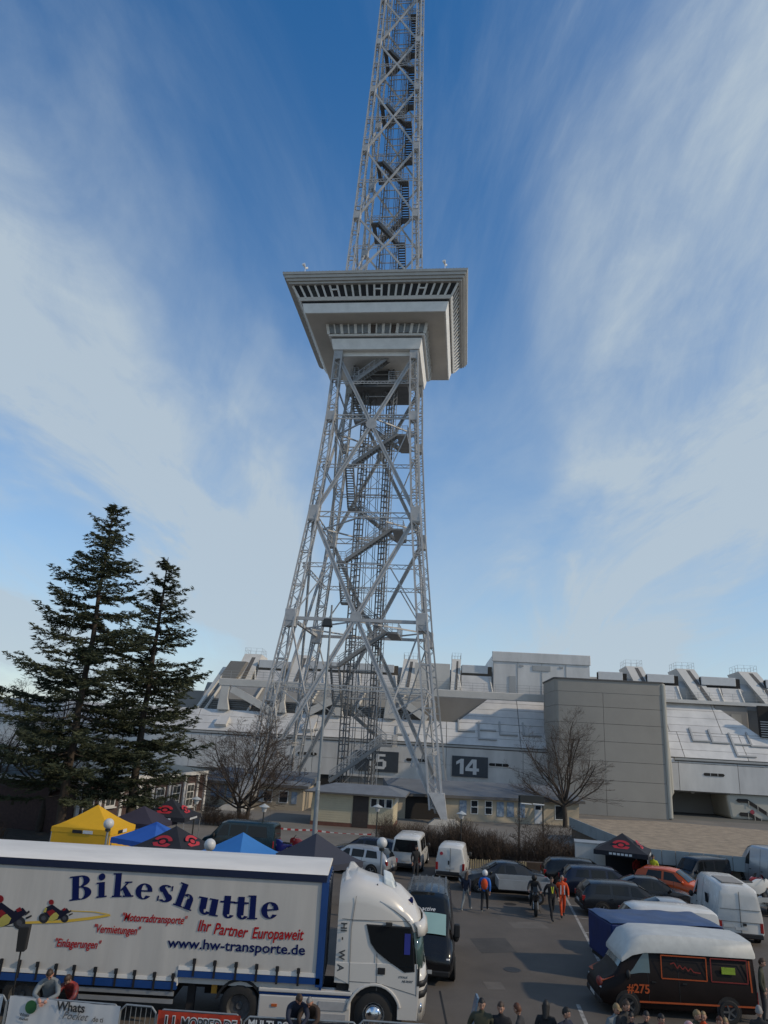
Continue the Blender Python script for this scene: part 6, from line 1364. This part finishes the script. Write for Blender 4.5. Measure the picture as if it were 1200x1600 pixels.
def hedge(pts, wd, h, n, seed, label, m=None):
    rd = random.Random(seed); mb = MB()
    for k in range(n):
        s_ = rd.random(); i = min(int(s_*(len(pts)-1)), len(pts)-2); f = s_*(len(pts)-1)-i
        x = pts[i][0]+(pts[i+1][0]-pts[i][0])*f+rd.gauss(0, .15); y = pts[i][1]+(pts[i+1][1]-pts[i][1])*f+rd.uniform(-wd, wd)
        hh = h*rd.uniform(.55, 1.1)*(.8+.3*math.sin(x*1.7)*math.sin(x*.6+1)); p_ = Vector((x, y, rd.uniform(0, .2))); d = Vector((rd.gauss(0, .28), rd.gauss(0, .28), 1)).normalized()
        for q in range(4):
            e = p_+d*hh/4; mb.tube(p_, e, .013-.0025*q, .0105-.0025*q, 3, False)
            for b in range(2):
                d2 = (d+Vector((rd.gauss(0, .6), rd.gauss(0, .6), rd.gauss(0, .3)))).normalized(); mb.tube(e, e+d2*rd.uniform(.15, .4), .007, .004, 3, False)
            p_ = e; d = (d+Vector((rd.gauss(0, .15), rd.gauss(0, .15), .05))).normalized()
    return ob('hedge', mb, m or M_HEDGE, label=label, cat='hedge')
hedge([(1.2, 54.6), (5, 53.0), (9, 52.6)], 1.3, 1.9, 2600, 3, 'brown leafless hedge along the far side of the car park')
hedge([(9, 52.8), (13.5, 51.5), (16.5, 51.0)], 1.0, 1.5, 1300, 5, 'lower thin leafless hedge right of the young tree')
hedge([(-30, 50.0), (-22.5, 47.5)], 1.2, 1.4, 900, 8, 'dark leafless hedge at the left edge under the trees')
hedge([(-13.2, 62.0), (-9.5, 61.5)], .8, .9, 350, 12, 'low brown hedge around the foot of the dense leafless tree')
# ---------------------------------------------------------------- people
SKIN = mat('skin', (.42, .24, .17), .55, var=.06, scale=9); SKIN2 = mat('skin_ruddy', (.45, .22, .15), .55, var=.08, scale=9)
def cloth(name, c): return mat('cloth_'+name, c, .85, var=.18, scale=9, bump=.25, bscale=22)
C_BLACK = cloth('black', (.012, .012, .014)); C_GREY = cloth('grey', (.17, .19, .20)); C_NAVY = cloth('navy', (.015, .02, .04)); C_BROWN = cloth('brown', (.05, .03, .02)); C_DK = cloth('charcoal', (.03, .03, .032)); C_JEAN = cloth('jeans', (.03, .045, .08)); C_ORNG = cloth('hi_vis_orange', (.60, .07, .015)); C_YEL = cloth('hi_vis_yellow', (.50, .55, .03)); C_RED = cloth('red', (.35, .02, .02)); C_BLUE = cloth('blue', (.02, .12, .42)); C_WHITE = cloth('white', (.55, .55, .55)); C_PINK = cloth('magenta', (.30, .03, .09)); C_OLIVE = cloth('olive', (.05, .05, .03)); C_MULTI = mat('race_leather', (.015, .015, .025), .5, var=.5, scale=7, col2=(.38, .04, .02)); C_SHOE = cloth('shoe', (.02, .02, .02)); C_SHOEW = cloth('shoe_light', (.42, .42, .40))
H_BLACK = mat('hair_black', (.012, .010, .009), .6, var=.3, scale=20); H_BROWN = mat('hair_brown', (.05, .028, .016), .6, var=.3, scale=20); H_GREY = mat('hair_grey', (.22, .21, .20), .6, var=.2, scale=20); H_RED = mat('hair_auburn', (.10, .035, .015), .6, var=.3, scale=20); H_BLOND = mat('hair_blond', (.25, .17, .08), .6, var=.3, scale=20)
M_EYE = mat('eye_dark', (.02, .015, .012), .3, var=0); M_LIP = mat('lip', (.30, .11, .09), .5, var=0)
PEOPLE = []
V3 = Vector
def person(x, y, rz, pose, top, legs, label, hair=H_BROWN, style='short', h=1.75, shoes=None, skin=SKIN, z=0, group=None, zip_=None, hands=True, look=0):
    root = empty('person', (x, y, z), R(rz), label, 'person', group); root.scale = (h/1.75,)*3
    J = {'pel': V3((0, 0, .95)), 'wai': V3((0, 0, 1.08)), 'che': V3((0, .0, 1.30)), 'nec': V3((0, .0, 1.46)), 'hea': V3((0, -.02, 1.55))}
    for s_, n in ((-1, 'l'), (1, 'r')):
        J['sh'+n] = V3((s_*.185, 0, 1.41)); J['el'+n] = V3((s_*.25, .03, 1.14)); J['wr'+n] = V3((s_*.24, -.06, .90)); J['ha'+n] = V3((s_*.235, -.09, .82))
        J['hi'+n] = V3((s_*.095, 0, .90)); J['kn'+n] = V3((s_*.11, -.02, .50)); J['an'+n] = V3((s_*.115, .03, .09)); J['to'+n] = V3((s_*.13, -.15, .045))
    def bend(keys, ang, piv=V3((0, 0, .98))):
        m_ = Matrix.Rotation(R(ang), 3, 'X')
        for k in keys: J[k] = piv+m_ @ (J[k]-piv)
    UP_ = ['wai', 'che', 'nec', 'hea', 'shl', 'shr', 'ell', 'elr', 'wrl', 'wrr', 'hal', 'har']
    if pose == 'walk':
        J['knl'] = V3((-.10, -.20, .53)); J['anl'] = V3((-.10, -.30, .12)); J['tol'] = V3((-.11, -.48, .09)); J['knr'] = V3((.10, .08, .50)); J['anr'] = V3((.10, .34, .15)); J['tor'] = V3((.11, .20, .05))
        J['ell'] = V3((-.26, .16, 1.17)); J['wrl'] = V3((-.25, .14, .93)); J['hal'] = V3((-.24, .12, .85)); J['elr'] = V3((.26, -.05, 1.15)); J['wrr'] = V3((.24, -.22, .96)); J['har'] = V3((.23, -.28, .90))
    elif pose == 'lean':
        bend(UP_, 30)
        for s_, n in ((-1, 'l'), (1, 'r')): J['el'+n] = V3((s_*.27, -.42, 1.12)); J['wr'+n] = V3((s_*.10, -.60, 1.08)); J['ha'+n] = V3((s_*.04, -.68, 1.03))
    elif pose == 'lean2':
        bend(UP_, 36)
        for s_, n in ((-1, 'l'), (1, 'r')): J['el'+n] = V3((s_*.24, -.45, 1.12)); J['wr'+n] = V3((s_*.10-.03, -.58, .97)); J['ha'+n] = V3((s_*.07-.03, -.62, .88))
    elif pose == 'pocket':
        for s_, n in ((-1, 'l'), (1, 'r')): J['el'+n] = V3((s_*.30, .08, 1.16)); J['wr'+n] = V3((s_*.20, -.08, 1.0)); J['ha'+n] = V3((s_*.15, -.12, .96))
    elif pose == 'ride':
        bend(UP_, 24); 
        for s_, n in ((-1, 'l'), (1, 'r')): J['el'+n] = V3((s_*.30, -.34, 1.08)); J['wr'+n] = V3((s_*.30, -.50, 1.02)); J['ha'+n] = V3((s_*.28, -.56, 1.0)); J['kn'+n] = V3((s_*.19, -.32, .72)); J['an'+n] = V3((s_*.17, -.02, .36)); J['to'+n] = V3((s_*.18, -.2, .33))
    elif pose == 'side': J['elr'] = V3((.30, -.05, 1.18)); J['wrr'] = V3((.12, -.22, 1.20)); J['har'] = V3((.05, -.24, 1.24))
    chain = [('pel', 'wai'), ('wai', 'che'), ('che', 'nec'), ('nec', 'hea')]
    for n in 'lr': chain += [('che', 'sh'+n), ('sh'+n, 'el'+n), ('el'+n, 'wr'+n), ('wr'+n, 'ha'+n), ('pel', 'hi'+n), ('hi'+n, 'kn'+n), ('kn'+n, 'an'+n), ('an'+n, 'to'+n)]
    rad = {'pel': (.155, .115), 'wai': (.150, .110), 'che': (.175, .125), 'nec': (.062, .062), 'hea': (.058, .058), 'sh': (.085, .085), 'el': (.058, .058), 'wr': (.042, .042), 'ha': (.040, .026), 'hi': (.098, .098), 'kn': (.070, .070), 'an': (.050, .050), 'to': (.045, .035)}
    ks = list(J); me = bpy.data.meshes.new('body'); me.from_pydata([J[k] for k in ks], [(ks.index(a), ks.index(b)) for a, b in chain], []); o = bpy.data.objects.new('body', me); COL.objects.link(o)
    md = o.modifiers.new('skin', 'SKIN'); md.branch_smoothing = .4
    for i, k in enumerate(ks):
        sv = me.skin_vertices[0].data[i]; sv.radius = rad[k if k in rad else k[:2]]; sv.use_root = k == 'pel'
    s2 = o.modifiers.new('sub', 'SUBSURF'); s2.levels = 1; s2.render_levels = 1
    PEOPLE.append((o, root, J, top, legs, shoes or C_SHOE, hair, style, skin, hands, look, zip_)); return root
def finish_people():
    bpy.context.view_layer.update(); dg = bpy.context.evaluated_depsgraph_get(); done = []
    for rec in PEOPLE: done.append(bpy.data.meshes.new_from_object(rec[0].evaluated_get(dg)))
    for rec, me in zip(PEOPLE, done):
        o, root, J, top, legs, shoes, hair, style, skin, hands, look, zip_ = rec; bpy.data.objects.remove(o)
        segs = [('pel', 'wai', 1), ('wai', 'che', 1), ('che', 'nec', 1), ('nec', 'hea', 0)]
        for n in 'lr': segs += [('che', 'sh'+n, 1), ('sh'+n, 'el'+n, 1), ('el'+n, 'wr'+n, 1), ('wr'+n, 'ha'+n, 0), ('hi'+n, 'kn'+n, 2), ('kn'+n, 'an'+n, 2), ('an'+n, 'to'+n, 3)]
        A = np.array([J[a] for a, b, c in segs]); B = np.array([J[b] for a, b, c in segs]); mi = np.array([c for a, b, c in segs])
        nv = len(me.polygons); C = np.zeros(nv*3); me.polygons.foreach_get('center', C); C = C.reshape(-1, 3)
        AB = B-A; t = np.clip(((C[:, None]-A[None])*AB[None]).sum(2)/((AB*AB).sum(1)[None]+1e-9), 0, 1); D = np.linalg.norm(C[:, None]-(A[None]+t[..., None]*AB[None]), axis=2); D[:, 3] += .05
        sel = mi[D.argmin(1)]; v = [tuple(q.co) for q in me.vertices]; f = [tuple(p.vertices) for p in me.polygons]; bpy.data.meshes.remove(me)
        mb = MB(); mb.v = v; mb.f = f; mb.mi = list(map(int, sel))
        # head
        d = (J['hea']-J['nec']).normalized(); c = J['hea']+d*.09+Vector((0, -.015, 0)); mb.cur = 0; st = len(mb.v)
        fw = Vector((0, -1, 0)); fw = (fw-d*fw.dot(d)).normalized(); fw = Matrix.Rotation(R(look), 3, 'Z') @ fw; rt = d.cross(fw)
        n, m_ = 14, 10
        for j in range(m_+1):
            th_ = math.pi*j/m_
            for i in range(n):
                a = 2*math.pi*i/n; px, py, pz = math.sin(th_)*math.cos(a), math.sin(th_)*math.sin(a), math.cos(th_)
                w_ = .076*(1-.16*max(0, -pz)); dp = .098*(1-.10*max(0, -pz)); y_ = -py*dp; 
                mb.v.append(tuple(c+rt*(px*w_)+fw*y_+d*(pz*.122)))
        for j in range(m_):
            for i in range(n): mb.f.append((st+j*n+i, st+(j+1)*n+i, st+(j+1)*n+(i+1) % n, st+j*n+(i+1) % n)); mb.mi.append(0)
        nz = c+fw*.092; q = [nz-rt*.018-d*.03, nz+rt*.018-d*.03, nz+fw*.028-d*.026, nz+d*.02]; mb.add(q, [(0, 1, 2), (0, 2, 3), (1, 3, 2)])
        for s_ in (-1, 1): mb.ball(c+rt*(s_*.080)-d*.005, .012, .02, .03, 6, 5)
        mb.cur = 4
        for s_ in (-1, 1): mb.ball(c+rt*(s_*.032)+fw*.087+d*.012, .013, .010, .008, 6, 5); mb.ball(c+rt*(s_*.032)+fw*.088+d*.034, .018, .008, .005, 6, 4)
        mb.cur = 5; mb.ball(c+fw*.088-d*.055, .024, .010, .007, 8, 4); mb.cur = 0
        # hands: palm and five fingers
        if hands:
            for n_ in 'lr':
                w0, h0 = J['wr'+n_], J['ha'+n_]; fd = (h0-w0).normalized(); sx_ = Vector((0, 0, 1)).cross(fd); sx_ = sx_.normalized() if sx_.length > .1 else Vector((1, 0, 0)); nm = fd.cross(sx_)
                for k, (o_, ln) in enumerate(((-.028, .065), (-.009, .078), (.010, .074), (.028, .058))):
                    b0 = h0+sx_*o_+fd*.01; b1 = b0+fd*ln*.55-nm*.006; b2 = b1+(fd*.75-nm*.6)*ln*.5; mb.tube(b0, b1, .0095, .0085, 5); mb.tube(b1, b2, .0085, .007, 5)
                b0 = w0.lerp(h0, .5)+sx_*.028; b1 = b0+(fd*.6+sx_*.7)*.035; b2 = b1+(fd*.95+sx_*.1)*.032; mb.tube(b0, b1, .011, .010, 5); mb.tube(b1, b2, .010, .008, 5)
        body = ob('body', mb.mesh('body', 60, fix=False), [skin, top, legs, shoes, M_EYE, M_LIP], root)
        # hair, caps, helmets
        def cap(scale, zlo, front, name, m, ext=0):
            hb = MB(); n2, m2 = 14, 7
            for j in range(m2+1):
                th_ = (math.pi*.62 if not ext else math.pi*.75)*j/m2
                for i in range(n2):
                    a = 2*math.pi*i/n2; px, py, pz = math.sin(th_)*math.cos(a), math.sin(th_)*math.sin(a), math.cos(th_); back = -py
                    fy = -py; z_ = pz
                    if fy > .15 and pz < front:                        # hairline over the face
                        z_ = front; q_ = math.sqrt(1-front*front)/max(.05, math.hypot(px, fy)); px *= q_; fy *= q_
                    k = scale*(1+.045*math.sin(i*2.7+j*1.9)*(name == 'hair'))
                    hb.v.append(tuple(c+rt*(px*.076*k)+fw*(fy*.098*k)+d*(z_*.122*k+.004)))
            for j in range(m2):
                for i in range(n2): hb.f.append((j*n2+i, (j+1)*n2+i, (j+1)*n2+(i+1) % n2, j*n2+(i+1) % n2)); hb.mi.append(0)
            return ob(name, hb, m, root, smooth=70)
        if style == 'short': cap(1.09, 0, .46, 'hair', hair)
        elif style == 'buzz': cap(1.035, 0, .62, 'hair', hair)
        elif style == 'long':
            cap(1.14, 0, .48, 'hair', hair, 1); hb = MB(); hb.tube(c-fw*.05+d*.02, c-fw*.085-d*.26, .10, .075, 10); ob('hair_length', hb, hair, root, smooth=60)
        elif style == 'cap':
            cap(1.10, 0, .38, 'cap', hair); hb = MB(); q0 = c+fw*.09+d*.055; hb.hexa([q0-rt*.06, q0+rt*.06, q0+rt*.045+fw*.075-d*.012, q0-rt*.045+fw*.075-d*.012], [q0-rt*.06+d*.01, q0+rt*.06+d*.01, q0+rt*.045+fw*.075, q0-rt*.045+fw*.075]); ob('cap_peak', hb, hair, root)
        elif style == 'helmet':
            hb = MB(); hb.ball(tuple(c+d*.01), .132, .145, .145, 16, 12); ob('helmet', hb, hair, root, smooth=120); hb = MB(); q0 = c+fw*.075+d*.012; hb.ball(tuple(q0), .105, .075, .05, 12, 8); ob('visor', hb, M_GLASS, root, smooth=120)
        if zip_:
            hb = MB(); ch = J['che']; wa = J['wai']
            for s_ in (-1, 1): hb.bar(J['pel']+Vector((s_*.085, -.135, .02)), ch+Vector((s_*.075, -.150, .05)), .045, .012, up=(0, 1, 0))
            ob('reflective_stripes', hb, zip_, root)
GC = 'spectators at the lower right'; GW = 'people walking in the car park'
def at_head(px, py, hz): return gz(px, py, hz)
# two leaning on the white banner, two on the dark banner
p = gz(75, 1521, 1.60); person(p.x-.02, p.y+.42, 8, 'lean', C_GREY, C_JEAN, 'man in grey hooded top leaning over the white banner', H_BROWN, 'short', 1.80, skin=SKIN2, look=10)
p = gz(107, 1526, 1.52); person(p.x+.02, p.y+.48, -6, 'lean2', C_MULTI, C_NAVY, 'person in black, red and orange jacket leaning over the white banner', H_BROWN, 'short', 1.70, look=-20)
p = gz(461, 1556, 1.55); person(p.x, p.y+.40, 14, 'lean2', C_NAVY, C_DK, 'man in dark navy jacket leaning on the barrier before the lorry skirt', H_BROWN, 'short', 1.76, skin=SKIN2, look=15)
p = gz(489, 1561, 1.50); person(p.x, p.y+.40, -10, 'lean2', C_BROWN, C_DK, 'bald man in brown jacket leaning on the barrier before the lorry skirt', H_GREY, 'buzz', 1.70, skin=SKIN2)
# row of spectators
for (px, py), rz, ps, tp_, hr, stl, ht, lb in (
  ((753, 1560), -12, 'pocket', C_OLIVE, H_BLACK, 'short', 1.78, 'dark-haired man in open olive jacket beside the blue board'),
  ((783, 1566), -18, 'stand', C_BLACK, H_BROWN, 'short', 1.74, 'brown-haired man in black coat next to the olive jacket'),
  ((812, 1570), -115, 'stand', C_DK, H_RED, 'short', 1.70, 'curly red-haired person in charcoal seen in profile'),
  ((853, 1566), 165, 'stand', C_BLACK, H_BLACK, 'long', 1.70, 'person with long black hair in black coat, back turned'),
  ((882, 1574), 35, 'side', C_NAVY, H_BLACK, 'short', 1.68, 'person in dark blue jacket holding a hand to the face'),
  ((961, 1568), 15, 'stand', C_GREY, H_BLOND, 'cap', 1.68, 'person with beige cap and grey scarf before the race van'),
  ((975, 1563), 30, 'stand', C_DK, H_BROWN, 'short', 1.76, 'brown-haired man in charcoal coat before the race van bumper'),
  ((987, 1582), -30, 'stand', C_NAVY, H_BLACK, 'short', 1.55, 'short person in navy between two grown-ups'),
  ((1009, 1580), -8, 'stand', C_BLACK, H_BLACK, 'short', 1.64, 'person in plain black in front of the race van sill'),
  ((1031, 1584), 12, 'stand', C_PINK, H_BLACK, 'short', 1.60, 'dark-haired person in magenta jacket'),
  ((1086, 1578), 25, 'stand', C_OLIVE, H_BLOND, 'short', 1.62, 'fair-haired person in olive jacket among the children'),
  ((1098, 1580), -15, 'stand', C_ORNG, H_BLOND, 'buzz', 1.60, 'person in orange top with very short fair hair'),
  ((1122, 1588), 10, 'stand', C_ORNG, H_RED, 'short', 1.56, 'red-haired child in bright orange jacket'),
  ((1133, 1590), -25, 'stand', C_WHITE, H_BLOND, 'short', 1.54, 'child in white jacket beside the orange jacket'),
  ((1186, 1574), 160, 'stand', C_BLACK, H_GREY, 'cap', 1.72, 'person with pale cap and black coat at the right corner'),
  ((1074, 1597), 20, 'stand', C_WHITE, mat('helmet_white_red', (.5, .5, .48), .3, var=.4, scale=10, col2=(.4, .05, .05)), 'helmet', 1.50, 'child wearing a white and red helmet')):
    p = gz(px, py+3, ht*.97); person(p.x, p.y, rz, ps, tp_, C_JEAN, lb, hr, stl, ht, group=GC, look=random.Random(px).uniform(-20, 20))
# walkers in the lot
p = gz(728, 1424); person(p.x, p.y, 150, 'walk', C_NAVY, C_GREY, 'person in dark jacket and grey trousers walking away beside the rider', H_BROWN, 'long', 1.66, shoes=C_SHOEW, group=GW)
p = gz(757, 1426); person(p.x, p.y, 165, 'walk', C_BLUE, C_BLACK, 'motorcycle rider in blue and orange with white helmet walking away', mat('helmet_white', (.62, .62, .62), .25, var=.03), 'helmet', 1.76, shoes=C_SHOEW, group=GW)
mb = MB(); mb.ball((0, .17, 1.22), .16, .09, .24, 12, 8); bp_ = ob('rucksack', mb, C_ORNG, None, smooth=60, label='orange rucksack on the back of the helmeted rider', cat='rucksack'); bp_.location = (p.x, p.y, 0); bp_.rotation_euler = (0, 0, R(165))
p = gz(862, 1439); person(p.x, p.y, 8, 'walk', C_BLACK, C_BLACK, 'man in black with yellow lanyard walking towards the camera', H_BROWN, 'short', 1.80, group=GW, zip_=None)
mb = MB(); mb.bar((-.05, -.15, 1.42), (-.01, -.165, 1.15), .03, .01, up=(0, 1, 0)); mb.bar((.05, -.15, 1.42), (.01, -.165, 1.15), .03, .01, up=(0, 1, 0)); ly = ob('lanyard', mb, C_YEL, None, label='yellow lanyard round the neck of the man in black', cat='lanyard'); ly.location = (p.x, p.y, 0); ly.rotation_euler = (0, 0, R(8))
p = gz(879, 1434); person(p.x, p.y, -4, 'walk', C_ORNG, C_ORNG, 'grey-haired man in bright orange overalls walking towards the camera', H_GREY, 'buzz', 1.78, group=GW, zip_=C_WHITE, skin=SKIN2)
p = gz(648, 1374); person(p.x, p.y-.3, 20, 'stand', C_BLACK, C_DK, 'man in black T-shirt standing behind the rear of the white van', H_BLACK, 'short', 1.78, group=GW)
p = gz(1023, 1388); person(p.x, p.y, -25, 'stand', C_YEL, C_BLACK, 'marshal in yellow high-visibility jacket beside the black canopy', H_BLACK, 'cap', 1.78, group=GW)
p = gz(1000, 1386); person(p.x, p.y+.4, 10, 'stand', C_RED, C_DK, 'person in red top inside the black canopy', H_BROWN, 'short', 1.60, group=GW)
p = gz(1012, 1386); person(p.x, p.y+.3, 40, 'stand', C_BLACK, C_JEAN, 'person in black beside the marshal', H_BLACK, 'short', 1.75, group=GW)
person(-.55, 34.6, 0, 'stand', C_RED, C_RED, 'person in red overalls under the slate grey canopy', H_BROWN, 'short', 1.80, group=GW)
person(8.15, 37.42, -8, 'ride', C_DK, C_DK, 'rider sitting on the black motorcycle in the lot', H_BLACK, 'helmet', 1.72, group=GW)
p = gz(1181, 1545, .9); person(p.x+.2, p.y, 60, 'stand', C_OLIVE, C_DK, 'person in olive behind the race van tail', H_BROWN, 'short', 1.72, group=GW)
finish_people()
